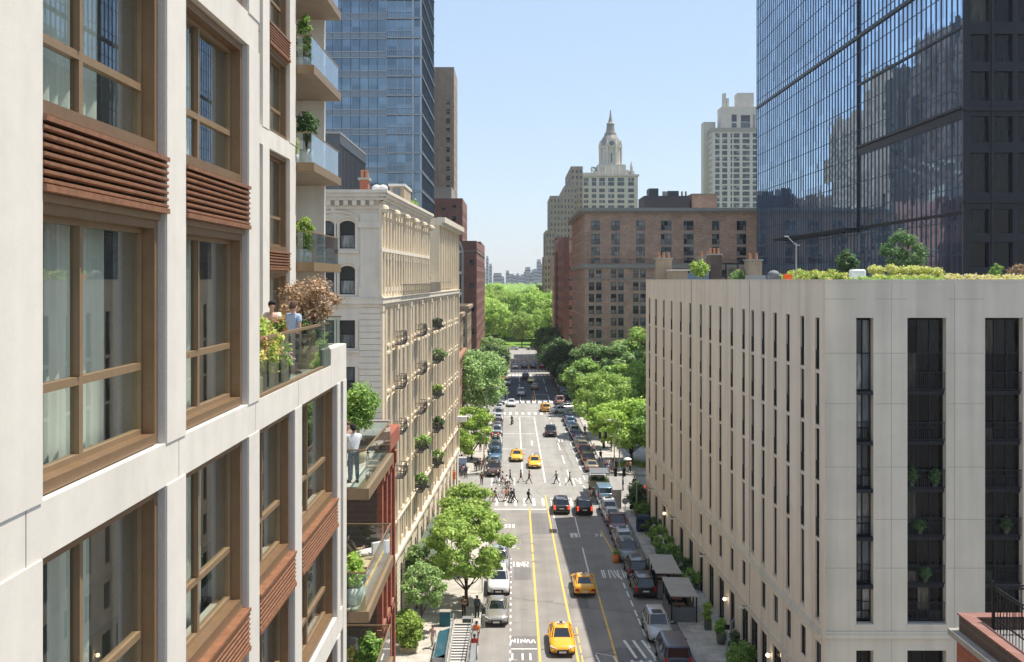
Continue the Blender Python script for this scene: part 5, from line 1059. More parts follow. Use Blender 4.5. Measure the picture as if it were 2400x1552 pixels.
Bz={'B':34.98,'C':31.35,'D':27.64}
bush('potted_shrub','tall leafy shrub in a white pot on the upper glass balcony','potted plant',(-7.95,38.9,34.98),.42,1.75,'leaf',101,2600,.05,'round',ph=.42,pr=.27,conic=True)
bush('potted_shrub','spilling dark green shrub on the second glass balcony from the terrace','potted plant',(-7.95,39.3,31.35),.5,1.0,'leaf_d',102,2200,.05,'round',ph=.62,pr=.27,trunk=.45)
bush('potted_plant','small yellowish potted plant under the dark shrub on the middle glass balcony','potted plant',(-8.25,38.5,31.35),.25,.6,'leaf_y',103,700,.04,'round',ph=.35,pr=.18)
bush('potted_shrub','rounded lime green shrub in a white pot on the lowest glass balcony above the terrace','potted plant',(-7.95,38.8,27.64),.46,1.25,'leaf_l',104,2600,.05,'round',ph=.5,pr=.27)
bush('potted_tree','round headed green tree on the first lower balcony behind the couple','potted plant',(-5.25,34.4,20.83),.78,1.15,'leaf',105,4200,.065,'round','pot_t',ph=.4,pr=.32,trunk=.95)
bush('potted_shrub','dense bright shrub in a big white pot on the second lower balcony','potted plant',(-4.88,30.85,17.22),.42,.9,'leaf_l',106,3400,.05,'round','pot_w',ph=.55,pr=.36,trunk=.05)
bush('potted_plant','fresh green plant in a pale box on the lowest balcony','potted plant',(-4.85,34.2,13.6),.45,1.1,'leaf',107,1800,.07,'box','pot_w',ph=.45,pr=.22)
bush('flower_box','yellow flowering plant in a stone trough on the lowest balcony','potted plant',(-5.45,34.3,13.6),.3,.5,'leaf_y',108,1200,.05,'trough','pot_t',ph=.5,pr=.3,flowers=['fl_y'])
bush('potted_plant','small pink and white flowers in a pale urn on the lowest balcony edge','potted plant',(-4.65,32.9,13.6),.25,.45,'leaf',109,700,.04,'round','pot_w',ph=.45,pr=.2,flowers=['fl_p'])
# terrace planting
bush('flower_planter','tall planter of orange and yellow blossoms at the near end of the terrace','planter',(-5.35,20.35,24.7),.42,.95,'leaf',111,2600,.05,'box','pot_t',ph=.35,pr=.3,flowers=['fl_o','fl_y'])
bush('flower_planter','feathery green planter with yellow heads behind the terrace glass','planter',(-5.45,21.5,24.7),.55,1.05,'leaf_l',112,3600,.055,'box','pot_d',ph=.35,pr=.35,flowers=['fl_y'])
bush('flower_planter','planter spilling pale pink blossoms beside the standing man','planter',(-5.3,22.6,24.7),.42,.7,'leaf',113,2200,.05,'box','pot_d',ph=.3,pr=.3,flowers=['fl_p'])
bush('flower_planter','round tan planter of red and green plants behind the man on the terrace','planter',(-5.9,25.6,24.7),.42,.7,'leaf',114,2400,.05,'round','pot_t',ph=.62,pr=.42,flowers=['fl_r'])
bush('flower_planter','tan planter with pink blossoms near the terrace corner glass','planter',(-5.45,26.6,24.7),.4,.65,'leaf_g',115,2400,.05,'round','pot_t',ph=.6,pr=.4,flowers=['fl_p'])
t=thing('terrace_tree','wide brown leaved maple in a planter on the terrace','tree',(-5.38,27.05,24.7),0,None,world=False); link('planter',MB().bev(-.45,.45,-.45,.45,0,.5,.04).mesh('planter','pot_d'),t)
cs=crown(.88,1.15,2.3,17,.3,121); mb=MB()
for c in cs: mb.tube([(0,0,.5),(c[0]*.35,c[1]*.35,1.1),c[:3]],[.03,.02,.006],5)
link('branches',mb.mesh('branches','bark'),t); link('crown',leaves('crown',cs,4200,.042,'leaf_b',122,.7,.2),t)
# cream building balcony plants + setback tree
for i,(y,z,l) in enumerate([(89.1,12.4,'trailing green plants in the wide iron balcony, second from the bottom of its column'),(89.1,9.0,'leafy plants in the lowest wide iron balcony of the cream facade'),(100.6,22.4,'plants in the highest iron balcony of the farther column'),(100.6,19.1,'pale green plants in the second highest balcony of the farther column'),(100.6,15.7,'yellow green plants in the middle balcony of the farther column'),(100.6,12.4,'dark plants in the lower balcony of the farther column'),(100.6,9.0,'plants in the lowest balcony of the farther column')]):
    p=fc.p(ufromY(y),.6,z-.1); q_=[1.0,.7,.55,1.1,.65,.9,.75][i]; bush('balcony_plants',l,'plants',p,.62*q_,1.15*q_*[.8,1.2,1,.7,1.1,.9,1.3][i],['leaf','leaf','leaf_d','leaf_g','leaf_l','leaf_d','leaf'][i],130+i,900,.1,'trough','pot_d',ph=.25,pr=.35)
bush('rooftop_tree','bright young tree on the set back terrace of the cream building','tree',fc.p(28.2,-1.6,31.7),1.0,2.6,'leaf_l',141,1800,.13,'box','pot_w',ph=.4,pr=.4,conic=True)
for i,(u,z,l) in enumerate([(28.5,25.7,'leafy pot plant at the near end of the cream building set back terrace'),(31.5,25.7,'dark slender pot plant in the middle of the cream building set back terrace')]): bush('potted_plant',l,'potted plant',fc.p(u,-.9,z),.6,2.2,['leaf_g','leaf_d'][i],145+i,900,.12,'round','pot_d',ph=.5,pr=.35)
# limestone roof garden
RZ=26.45
def rg(px,Z): return (XX(px,Z),Z,RZ)
R_=random.Random(8)
def hedge(label,px0,px1,Z,top,lm,seed,n,dep=1.2,leaf=.07,fl=None,cat='hedge'):
    x0,x1=XX(px0,Z),XX(px1,Z); h=HH(top,Z)-RZ; t=thing('hedge',label,cat,((x0+x1)/2,Z,RZ),world=False); k=int((x1-x0)/.45); g=random.Random(seed)
    cs=[(-(x1-x0)/2+(x1-x0)*(i+.5)/k,g.uniform(-dep/3,dep/3),max(.15,h-.3)*g.uniform(.82,1.02),.36) for i in range(k)]+[(-(x1-x0)/2+(x1-x0)*(i+.5)/k,-dep/3,h*.4,.36) for i in range(k)]
    link('planter_box',MB().bev(-(x1-x0)/2,(x1-x0)/2,-dep/2,dep/2,0,.25,.03).mesh('planter_box','pot_d'),t); link('foliage',leaves('foliage',cs,n,leaf,lm,seed),t)
    if fl: link('blossoms',leaves('blossoms',cs,n//6,leaf,fl,seed+1,.75,.9),t)
hedge('clipped pale yellow green hedge on the planted roof','2040' and 2040,2200,66,620,'leaf_y',151,7000); hedge('low lime ground planting along the left part of the planted roof edge',1878,2010,62,639,'leaf_l',152,6500,leaf=.08,fl='fl_y')
hedge('low green ground planting along the middle of the planted roof edge',1990,2210,59.5,646,'leaf_l',153,8000); hedge('low mixed flowering border along the right end of the planted roof edge',2205,2440,60,640,'leaf_y',154,8000,fl='fl_p')
hedge('thin lime planting behind the barbecue at the left end of the planted roof',1815,1885,69,642,'leaf_l',156,3000,leaf=.08); hedge('leafy pale hedge behind the red chair on the planted roof',1850,1955,70,631,'leaf_l',155,4500,fl='fl_o')
tree('roof_tree','conical dark green tree rising highest on the planted roof','tree',rg(2115,76),4.3,1.6,.5,14,6500,.09,'leaf_d',161,tr=.08,r=.6); tree('roof_tree','smaller dark tree to the left on the planted roof','tree',rg(1985,76),2.9,.75,.5,10,3000,.09,'leaf_d',162,tr=.06,r=.42)
bush('roof_shrub','low dark shrub left of the tall conical roof tree','shrub',rg(2055,75),.8,.75,'leaf_d',163,1500,.09); bush('roof_shrub','dark low shrub left of the smaller roof tree','shrub',rg(1950,76),.7,.7,'leaf_d',164,1400,.09)
tree('roof_tree','slender light green sapling near the right end of the planted roof','tree',rg(2335,62),1.6,.35,.3,8,1400,.05,'leaf',165,tr=.03,r=.25); tree('roof_tree','reddish green bushy tree at the right end of the planted roof','tree',rg(2390,63),1.5,.75,.2,12,2200,.06,'leaf_b',166,tr=.05,r=.35)
bush('roof_shrub','lilac flowering shrub between the hedge and the sapling on the roof','shrub',rg(2264,62),.5,.6,'leaf_g',167,900,.05,flowers=['fl_p']); bush('roof_shrub','bright lime bush between the roof chimneys','shrub',(XX(1641,104),104,RZ+1.0),.95,1.3,'leaf_l',168,2600,.1); bush('roof_shrub','pale bush between the dark chimney and the tan pillar on the roof','shrub',(XX(1730,106),106,RZ),.9,1.4,'leaf_g',169,1700,.1)
chimney('tan brick chimney at the far left corner of the limestone roof',XX(1540,112),XX(1575,112),112,113.6,RZ,29.2,'tan',3); chimney('dark brown brick chimney in the middle of the limestone roof chimneys',XX(1664,110),XX(1692,110),110,112,RZ,29.6,'brick_br',3); chimney('tan edged square chimney beside the dark glass tower',XX(1755,104),XX(1786,104),104,106,RZ,28.9,'tan',2)
chimney('short tan brick chimney behind the dark middle one',XX(1640,116),XX(1668,116),116,117.4,RZ,29.4,'greybr',2)
t=thing('roof_hut','tan roof hut with a blue grey awning between the chimneys','roof shed',(XX(1610,108),108,RZ)); MB().box(XX(1574,108),XX(1612,108),108,111,RZ,27.9).build('wall','tan',t); MB().box(XX(1612,108),XX(1662,108),108,111,RZ,27.7).build('awning_wall',mat('bluegrey',(.16,.22,.3),.6),t); MB().box(XX(1572,108),XX(1664,108),107.8,111.2,27.9,28.05).build('roof','roofw',t)
t=thing('roof_planter','ribbed grey metal roof box in front of the tan edged chimney','box',(XX(1780,92),92,RZ)); MB().box(XX(1755,92),XX(1794,92),92,93.5,RZ,27.35).build('box','metal_l',t); P_('ribs','stone_trim',lambda mb:[mb.box(XX(1757+i*4,92),XX(1758+i*4,92),91.96,91.998,RZ,27.3) for i in range(9)],parent=t)
t=thing('roof_frame','dark metal pergola frame next to the dark brown chimney','frame',(XX(1712,110),110,RZ)); 
for px in (1700,1728,1745): MB().box(XX(px,110),XX(px,110)+.12,110,110.12,RZ,28.6).build('post','black',t)
MB().box(XX(1692,110),XX(1748,110),110,110.15,28.6,28.75).build('top_beam','black',t)
t=thing('roof_lamp','slim grey lamp post with an angled arm on the planted roof','lamp post',rg(1866,66)); x=XX(1866,66); MB().tube([(x,66,RZ),(x,66,29.35)],[.05,.035],7).build('pole','metal_l',t); MB().tube([(x+.25,66,29.2),(x,66,29.2),(x-.55,66,29.75)],.03,5).build('arm','metal_l',t); MB().bev(x-.75,x-.5,65.9,66.1,29.73,29.8,.01).build('lamp_head','metal_l',t)
t=thing('garden_sofa','white lounge seat cluster among the roof planting','lounge seat',rg(1985,60.5)); x0,x1=XX(1948,60.5),XX(2040,60.5); MB().bev(x0,x1,60.2,61.2,RZ+.2,RZ+.55,.08).build('seat','sign_w',t); MB().bev(XX(2000,60.5),XX(2032,60.5),60.6,61.4,RZ+.5,RZ+1.15,.1).build('backrest','sign_w',t); MB().box(x0+.1,x1-.1,60.3,61.1,RZ,RZ+.2).build('base','metal_l',t)
t=thing('roof_chair','red and dark folding chair near the roof edge','chair',rg(1842,68)); x=XX(1842,68); MB().bev(x-.1,x+.5,67.8,68.3,RZ+.5,RZ+.58,.02).build('seat','drk_red' if 'drk_red' in M else cloth('orange'),t); MB().bev(x-.1,x+.5,68.3,68.36,RZ+.58,RZ+.9,.02).build('backrest',cloth('orange'),t)
for dx in(-.08,.44):
    for dy in(67.85,68.25): MB().box(x+dx,x+dx+.04,dy,dy+.04,RZ,RZ+.5).build('leg','black',t)
t=thing('roof_barbecue','grey domed barbecue under a round cover near the roof edge','barbecue',rg(1813,68)); x=XX(1813,68); MB().ball((x,68,RZ+.85),.42,12,sz=.75).build('lid','furn',t,True); MB().bev(x-.45,x+.45,67.7,68.3,RZ+.55,RZ+.8,.02).build('firebox','furn',t)
for dx in(-.4,.35):MB().box(x+dx,x+dx+.05,67.9,67.95,RZ,RZ+.55).build('leg','black',t)
# greenery along the limestone wall
def wallp(Z,n): p=fw.p(uz(Z),n,.14); return p
gl=[(116,.8,'near the far corner'),(108,.9,'outside the third doorway'),(104.5,.9,'below the farthest globe lamp'),(101,1.0,'at mid length of the green strip'),(97.5,1.0,'at the near green strip end'),(93,.9,'level with the farther dining shed'),(89,.9,'level with the nearer dining shed'),(71,.7,'beside the nearest globe lamp'),(64.5,.6,'at the nearest doorway')]
for i,(Z,n,l) in enumerate(gl): bush('wall_shrub','green shrub in a trough by the limestone wall '+l,'shrub',wallp(Z,n),.75,1.3,['leaf','leaf_d','leaf','leaf'][i%4],170+i,1900,.1,'trough','pot_d',ph=.4,pr=.4)
bush('corner_shrub','large round shrub in a tub at the limestone building corner by the crosswalk','shrub',(14.3,118.2,.14),1.25,2.6,'leaf_d',190,3600,.13,'round','terra',ph=.7,pr=.6)
bush('green_planter','tall narrow planter with lime foliage next to the nearer dining shed','planter',(14.9,78.6,.14),.4,1.5,'leaf_l',191,1500,.08,'box',cloth('green') and 'pot_d',ph=.7,pr=.25); bush('green_planter','green tub planter two steps nearer than the lime one','planter',(15.3,75.5,.14),.5,1.0,'leaf',192,1500,.08,'round','pot_d',ph=.8,pr=.38)
bush('green_planter','dark leafy planter beside the bare sign frame','planter',(15.8,73,.14),.5,1.3,'leaf_d',193,1300,.08,'box','pot_d',ph=.5,pr=.3); bush('wall_shrub','leafy bush at the bottom edge of the right sidewalk','shrub',(15.4,70.2,.14),.8,1.4,'leaf',194,2600,.09,'box','pot_d',ph=.3,pr=.4)
bush('pavement_shrub','yellow green shrub bed beside the near left sidewalk','shrub',(-7.6,74.2,.14),1.15,2.2,'leaf_l',195,4200,.10,'box','pot_t',ph=.35,pr=.6); bush('pavement_shrub','low leafy shrub under the airy tree at the cream facade','shrub',(-8.3,77.5,.14),.8,1.6,'leaf',196,2200,.09,'box','pot_d',ph=.3,pr=.4)
bush('tree_pit_shrub','leafy sapling box beside the farther dining shed','shrub',(13.9,95.5,.14),.75,1.3,'leaf_d',197,1500,.1,'box','pot_d',ph=.4,pr=.5)
bush('corner_planter','autumn coloured planter under the lime tree at the left corner','planter',(-8.1,143.5,.14),1.3,1.3,'leaf_b',198,1500,.14,'box','pot_t',ph=.5,pr=.7)
o=leaves('plaza_lawn',[(15.2+1.2*i,147.5+1.3*(i%3),.2,1.1) for i in range(9)],9000,.10,'leaf_l',199,.3); lw=link('hedge_bed',o,None); tag(lw,'bright clipped green bed behind the railings at the right plaza corner','hedge')

for i,(x,z,l,m_) in enumerate([(22.15,15.3,'leafy plant behind the railing in the middle window column of the limestone end wall, third level','leaf'),(23.45,15.3,'smaller leafy plant beside it','leaf_g'),(27.4,12.7,'bright plant behind the railing in the right window column, fourth level','leaf_l'),(22.9,10.0,'low pale plant behind the fifth level railing of the middle column','leaf_g'),(22.6,12.7,'small dark plant behind the fourth level railing of the middle column','leaf')]):
    bush('window_plant',['leafy plant behind the third level railing of the limestone end wall middle column','pale leafy plant right of the leafy one on the third level railing','bright plant behind the fourth level railing of the right window column','low pale plant behind the fifth level railing of the middle column','small dark plant behind the fourth level railing of the middle column'][i],'potted plant',(x,56.7+.3,z+.12),.36,.8-.08*i,'leaf_d',210+i,800,.06,'round','pot_d',ph=.3,pr=.14)
# ---------------------------------------------------------------- vehicles
def wheel(x,y,r,wd):
    a=MB(); b=MB(); s=1 if x>0 else -1; n=16
    def ring(R,X): return [(X,y+R*math.cos(t*2*math.pi/n),r+R*math.sin(t*2*math.pi/n)) for t in range(n)]
    a.loft([ring(r*.6,x-s*.0),ring(r*.96,x),ring(r,x-s*.04),ring(r,x-s*(wd-.04)),ring(r*.9,x-s*wd)]); b.loft([ring(r*.15,x+s*.0),ring(r*.6,x-s*.015),ring(r*.62,x+s*.004),ring(r*.52,x+s*.006)],cap=True)
    return a,b
CARS={}
KIND=dict(
 sedan=dict(st=[(-2.4,.68,.42,.82),(-2.34,.84,.30,.98),(-1.9,.90,.22,1.03),(-1.1,.92,.2,1.0),(0,.93,.2,.97),(1.0,.92,.2,.99),(1.6,.91,.22,.93),(2.1,.87,.25,.82),(2.34,.77,.32,.68),(2.40,.6,.4,.58)],cab=(-1.95,1.15,-1.05,.2,.97,1.45,.80,.60),wr=.33,wy=1.42),
 suv=dict(st=[(-2.4,.78,.42,1.0),(-2.36,.88,.32,1.10),(-1.9,.94,.26,1.12),(0,.96,.25,1.08),(1.0,.95,.25,1.10),(1.6,.94,.27,1.06),(2.15,.90,.3,.98),(2.36,.80,.36,.82),(2.42,.66,.44,.66)],cab=(-2.32,1.05,-1.95,.35,1.07,1.72,.86,.70),wr=.38,wy=1.45),
 van=dict(st=[(-2.6,.84,.42,1.25),(-2.56,.94,.34,1.34),(-2,.98,.28,1.34),(0,.99,.27,1.3),(1.2,.98,.27,1.22),(1.8,.97,.3,1.12),(2.35,.9,.34,.95),(2.5,.76,.4,.8)],cab=(-2.56,1.75,-2.4,.95,1.24,2.02,.93,.80),wr=.37,wy=1.6),
 pickup=dict(st=[(-2.7,.84,.5,1.0),(-2.66,.92,.42,1.12),(-1,.95,.36,1.12),(0,.96,.35,1.12),(1.0,.96,.35,1.14),(1.8,.95,.36,1.1),(2.5,.9,.4,1.0),(2.66,.8,.45,.85)],cab=(-.9,1.2,-.7,.45,1.12,1.84,.88,.72),wr=.42,wy=1.7),
)
KIND['taxi']=KIND['sedan']; KIND['taxi_suv']=KIND['suv']
def carproto(kind):
    k=KIND[kind]; P=[]; mb=MB(); rings=[]
    for y,w_,a,b in k['st']: 
        m=(a+b)/2; rings.append([(-w_*.86,y,a),(w_*.86,y,a),(w_*.98,y,a+.1),(w_,y,m),(w_*.985,y,b-.14),(w_*.9,y,b-.03),(w_*.55,y,b+.015),(-w_*.55,y,b+.015),(-w_*.9,y,b-.03),(-w_*.985,y,b-.14),(-w_,y,m),(-w_*.98,y,a+.1)])
    mb.loft(rings); P.append(('body',mb,'PAINT',True,None))
    y0,y1,r0,r1,zb,zr,wb,wr_=k['cab']
    def ring(ya,yb,w_,z,c=.22): return [(-w_*.86,ya,z),(w_*.86,ya,z),(w_,ya+c,z),(w_,yb-c*1.3,z),(w_*.84,yb,z),(-w_*.84,yb,z),(-w_,yb-c*1.3,z),(-w_,ya+c,z)]
    R0=ring(y0,y1,wb,zb-.03); R1=ring(r0,r1,wr_,zr-.05,.15); mb=MB(); mb.loft([R0,R1]); P.append(('windows',mb,'cglass',False,None))
    mb=MB(); mb.loft([ring(r0-.03,r1+.05,wr_+.02,zr-.065,.15),ring(r0+.0,r1+.0,wr_-.01,zr-.01,.15),ring(r0+.18,r1-.18,wr_-.16,zr+.015,.12)]); P.append(('roof',mb,'PAINT',True,None))
    mb=MB()
    for i in (0,1,2,3,4,5,6,7):
        a=Vector(R0[i]); b=Vector(R1[i])
        if i in (2,3,6,7,1,0,4,5): mb.tube([a,b],[.05,.04],5)
    for s in (-1,1):
        for f in ((.48,) if kind in('sedan','taxi','pickup') else (.3,.62)): ym=y0+.3+(y1-y0-.6)*f; yt=r0+.1+(r1-r0-.2)*f; mb.tube([(s*(wb+.004),ym,zb-.03),(s*(wr_+.004),yt,zr-.05)],[.045,.035],5)
    P.append(('window_frame',mb,'PAINT',False,None))
    yf=k['st'][-1][0]; yr=k['st'][0][0]; zf=k['st'][-1][3]; bb=k['st'][0][3]; wf=k['st'][-3][1]
    for s in (-1,1):
        q=MB(); q.loft([[(s*(wf*.50),yf+.03,zf-.0),(s*(wf*.88),yf-.12,zf+.02),(s*(wf*1.02),yf-.38,zf+.07),(s*(wf*1.02),yf-.36,zf+.17),(s*(wf*.86),yf-.1,zf+.15),(s*(wf*.5),yf+.02,zf+.09)],[(s*(wf*.50),yf-.14,zf-.02),(s*(wf*.8),yf-.4,zf+.02),(s*(wf*.9),yf-.6,zf+.07),(s*(wf*.9),yf-.6,zf+.2),(s*(wf*.8),yf-.4,zf+.2),(s*(wf*.5),yf-.3,zf+.1)]]); P.append(('headlight',q,'hlight',False,None))
        wt=k['st'][1][1]; q=MB(); zt=bb-.12; q.bev(min(s*wt*.6,s*wt*1.0),max(s*wt*.6,s*wt*1.0),yr-.025,yr+.3,zt-.12,zt+.08,.02) if kind in('sedan','taxi') else q.bev(min(s*wt*.78,s*wt*1.0),max(s*wt*.78,s*wt*1.0),yr-.02,yr+.25,zt-.25,zt+.22,.02); P.append(('taillight',q,'tlight',False,None))
        q=MB(); q.ball((s*(wb+.2),y1-.55,zb+.06),.12,8,sx=.8,sy=.6,sz=.75); q.tube([(s*wb,y1-.5,zb),(s*(wb+.15),y1-.55,zb+.03)],.025,4); P.append(('mirror',q,'PAINT',True,None))
    q=MB(); q.bev(-.42,.42,yf-.12,yf+.02,zf-.22,zf-.02,.02); P.append(('grille',q,'black',False,None))
    q=MB(); q.bev(-.8,.8,yf-.2,yf+.035,zf-.33,zf-.24,.03); P.append(('bumper_trim',q,'black',False,None)); q=MB(); q.bev(-.8,.8,yr-.04,yr+.2,bb-.52,bb-.42,.03); P.append(('bumper_trim',q,'black',False,None))
    q=MB().box(-.26,.26,yf+.02,yf+.035,zf-.24,zf-.12); P.append(('plate',q,'plate',False,None)); q=MB().box(-.26,.26,yr-.045,yr-.028,bb-.34,bb-.22); P.append(('plate',q,'plate',False,None))
    q=MB()
    for s in (-1,1):
        X=s*(k['st'][4][1]+.004)
        for yy in (y0+.75,(y0+y1)/2-.1,y1-.35): q.box(min(X,X+s*.006),max(X,X+s*.006),yy,yy+.015,.32,zb-.06)
        for yy in ((y0+y1)/2-.35,(y0+y1)/2+.75): q.box(min(X,X+s*.03),max(X,X+s*.03),yy,yy+.16,zb-.2,zb-.17)
    P.append(('door_trim',q,'black',False,None))
    for sx in (-1,1):
        for sy in (-1,1):
            x=sx*(k['st'][3][1]+.012); a,b=wheel(x,sy*k['wy'],k['wr'],.22); P.append(('wheel',a,'tyre',False,[('rim',b,'rim')]))
            n=14; q=MB(); R_a=k['wr']+.07
            q.loft([[(x-sx*.006,sy*k['wy']+R_a*math.cos(rad(-10+200*i/n)),k['wr']+R_a*math.sin(rad(-10+200*i/n))) for i in range(n+1)],[(x-sx*.1,sy*k['wy']+R_a*math.cos(rad(-10+200*i/n)),k['wr']+R_a*math.sin(rad(-10+200*i/n))) for i in range(n+1)]]); P.append(('wheel_arch',q,'black',False,None))
    if kind in('suv',):
        q=MB(); 
        for s in(-1,1): q.tube([(s*(wr_-.05),r0+.1,zr+.05),(s*(wr_-.05),r1-.1,zr+.05)],.02,5)
        q.bev(-.4,.4,-.6,.3,zr+.012,zr+.022,.02); P.append(('roof_rails',q,'black',False,None))
    if kind=='pickup': q=MB().box(-.78,.78,-2.58,-.95,.95,1.145); P.append(('load_bed',q,'black',False,None))
    if kind.startswith('taxi'):
        q=MB(); q.bev(-.28,.28,-.55,-.35,zr+.0,zr+.16,.03); P.append(('roof_sign',q,'sign_w',False,None)); q=MB().box(-.11,.11,-.56,-.34,zr+.165,zr+.19); P.append(('roof_light',q,'black',False,None))
        q=MB(); q.add([(-.12,-1.0,zr+.02),(.12,-1.0,zr+.02),(.05,-.7,zr+.35),(-.05,-.7,zr+.35)],[(0,1,2,3)]); 
    return [(n,m.mesh(n,'black',sm),mt,[(a,b.mesh(a,c),c) for a,b,c in (sub or [])]) for n,m,mt,sm,sub in P]
def car(kind,colour,x,y,d,label,cat='car',name='parked_car',group=None,rz=0,brake=False,small=False):
    if kind not in CARS: CARS[kind]=carproto(kind)
    t=thing(name,label,cat,(x,y,.012),(0 if d>0 else math.pi)+rz,group,world=False)
    for n,me,mt,sub in CARS[kind]:
        if small and n in('door_trim','bumper_trim','wheel_arch','plate'): continue
        o=link(n,me,t); m=paint(colour) if mt=='PAINT' else M['brake'] if brake and n=='taillight' else M[mt]
        o.material_slots[0].link='OBJECT'; o.material_slots[0].material=m
        for a,b,c in sub:
            if not small: q=link(a,b,o); q.material_slots[0].link='OBJECT'; q.material_slots[0].material=M[c]
    return t
A,T=1,-1
car('taxi','taxi',3.5,75.4,T,'yellow taxi driving towards us at the bottom edge of the avenue','taxi','yellow_taxi'); car('taxi','taxi',6.05,89.1,A,'yellow taxi seen from behind in the shaded right lanes','taxi','yellow_taxi')
car('taxi','taxi2',.45,153.4,T,'yellow taxi approaching beyond the crosswalk, left one of the pair','taxi','yellow_taxi'); car('taxi','taxi2',3.0,148,T,'yellow taxi approaching beyond the crosswalk, right one of the pair','taxi','yellow_taxi')
car('taxi_suv','taxi',6.5,210,A,'tall yellow taxi with luggage in the second intersection','taxi','yellow_taxi',rz=.05); car('taxi','tan',5.2,252,A,'small orange taxi in the shaded stretch past the second crosswalk','taxi','yellow_taxi',small=True)
car('sedan','champ',-1.35,81.8,T,'champagne silver sedan parked at the left kerb nearest to us'); car('suv','white',-1.3,89.3,T,'white suv with a black grille parked behind the champagne sedan'); car('suv','silver',-1.35,95.8,T,'silver suv parked half under the big kerb tree')
car('suv','dgrey',5.5,119.6,A,'dark purple grey suv waiting with red lights on at the crosswalk, left one','car','stopped_car',brake=True); car('suv','black',8.1,119.0,A,'black suv waiting with red lights on at the crosswalk, right one','car','stopped_car',brake=True)
LN=[('van','lblue',11.0,125.2,A,'pale blue van at the head of the right kerb row by the crosswalk'),('suv','white',10.95,118.6,A,'white suv behind the pale blue van'),('sedan','white',11.0,115.6-.4,A,'white sedan with a dark rear window third in the right kerb row'),('pickup','drk_red',11.1,109.6+.6,T,'dark red topped pickup in the right kerb row'),('suv','silver',11.1,104.6,A,'silver roofed suv fifth in the right kerb row'),('suv','grey',11.05,99.3,T,'grey suv with a papered windscreen in the right kerb row'),('suv','black',11.2,93.9,A,'black suv parked beyond the blue roofed sedan'),('sedan','navy',11.1,99.2-10.2+3.3,A,'x')]
for a in LN[:-1]: car(*a)
car('suv','black',11.15,88.6,A,'big black suv with red rear lights parked beside the farther dining shed'); car('suv','silver',10.9,77.8,T,'silver boxy off road suv parked at the near right kerb'); car('van','navy',11.15,71.9,A,'dark blue van cut by the bottom edge of the picture')
cl=['brown','lblue','blue','grey','white','dgrey','silver','grey','drk_red','white','silver']; kd=['suv','sedan','suv','suv','suv','sedan','suv','sedan','sedan','sedan','suv']
od=['first','second','third','fourth','fifth','sixth','seventh','eighth','ninth','tenth','eleventh']
for i in range(11): car(kd[i],cl[i],-2.75-.02*i,141.9+5.9*i,T,'%s %s %s from the crosswalk in the left kerb row'%({'lblue':'pale blue','drk_red':'dark red','dgrey':'dark grey'}.get(cl[i],cl[i]),kd[i],od[i]),group='cars parked along the left kerb',small=i>4)
cl=['tan','brown','drk_red','khaki','grey','navy','white','blue','lblue','navy']; kd=['sedan','suv','pickup','suv','sedan','suv','suv','sedan','suv','suv']
for i in range(10): car(kd[i],cl[i],11.0-.07*i,145.2+5.6*i,A,'%s %s %s from the crosswalk in the right kerb row beside the plaza'%({'lblue':'pale blue','drk_red':'dark red'}.get(cl[i],cl[i]),kd[i],od[i]),group='cars parked beside the plaza',small=i>4)
car('pickup','dgrey',6.4,177.5,A,'dark pickup driving away in the right lanes between the crosswalks','pickup','driving_pickup'); car('sedan','white',-.5,218.5,T,'white sedan driving towards us at the second crosswalk','car','driving_car')
car('sedan','white',9.6,207.2,A,'white car turning at the right side of the second intersection, nearer one','car','driving_car',rz=-1.2); car('sedan','silver',11.2,211.5,A,'silver car turning behind the white one at the second intersection','car','driving_car',rz=-1.25); car('sedan','white',15.2,206.5,A,'white car leaving the second intersection into the side street','car','driving_car',rz=-1.45)
car('pickup','pink',10.0,222,A,'dusty pink pickup waiting at the far right of the second crosswalk','pickup','driving_pickup'); car('sedan','white',-3.0,210.5,T,'small white car at the left edge of the second intersection','car','parked_car')
fr_=[('sedan','grey',-2.9,222.5,T),('suv','dgrey',-2.95,229.5,T),('sedan','navy',-3.0,237,T),('suv','black',-3.0,246,T),('sedan','silver',-3.0,254,T),('sedan','black',-3.0,261,T),('suv','grey',-3.0,269,T),('sedan','navy',-3.0,277,T)]
for i,a in enumerate(fr_): car(*a,'%s %s %s past the second crosswalk in the shaded left kerb row'%({'dgrey':'dark grey'}.get(a[1],a[1]),a[0],od[i]),group='cars parked along the shaded left kerb',small=True)
for i in range(8): car(['suv','sedan'][i%2],['navy','grey','black','silver','dgrey','white','black','grey'][i],11.6,232+6.6*i,A,'%s %s %s past the second crosswalk in the shaded right kerb row'%({'dgrey':'dark grey'}.get(['navy','grey','black','silver','dgrey','white','black','grey'][i],['navy','grey','black','silver','dgrey','white','black','grey'][i]),['suv','sedan'][i%2],od[i]),group='cars parked along the shaded right kerb',small=True)
car('suv','silver',1.7,238,T,'silver blue suv driving towards us just past the second crosswalk','car','driving_car'); car('van','white',-1.7,262,T,'white van driving towards us in the shaded left lane','van','driving_van',small=True); car('suv','brown',3.2,278,A,'brown suv driving away near the third crosswalk','car','driving_car',small=True); car('sedan','yellow',4.6,268,T,'small yellow car in the middle of the shaded stretch','car','driving_car',small=True)
R_=random.Random(5)
qn=['left','second from the left','third from the left','fourth from the left','fifth from the left','right']
for j in range(3):
    for i in range(6): 
        c=['red','navy','drk_red','white','red','silver','dgrey','red'][(i*3+j*5)%8]; car('sedan',c,-2.2+i*2.7,311+j*6.6,T if i<2 else A,'%s car, %s in the %s queue row before the park'%({'drk_red':'dark red','dgrey':'dark grey'}.get(c,c),qn[i],['front','middle','back'][j]),'car','waiting_car',group='cars queueing before the park',small=True)
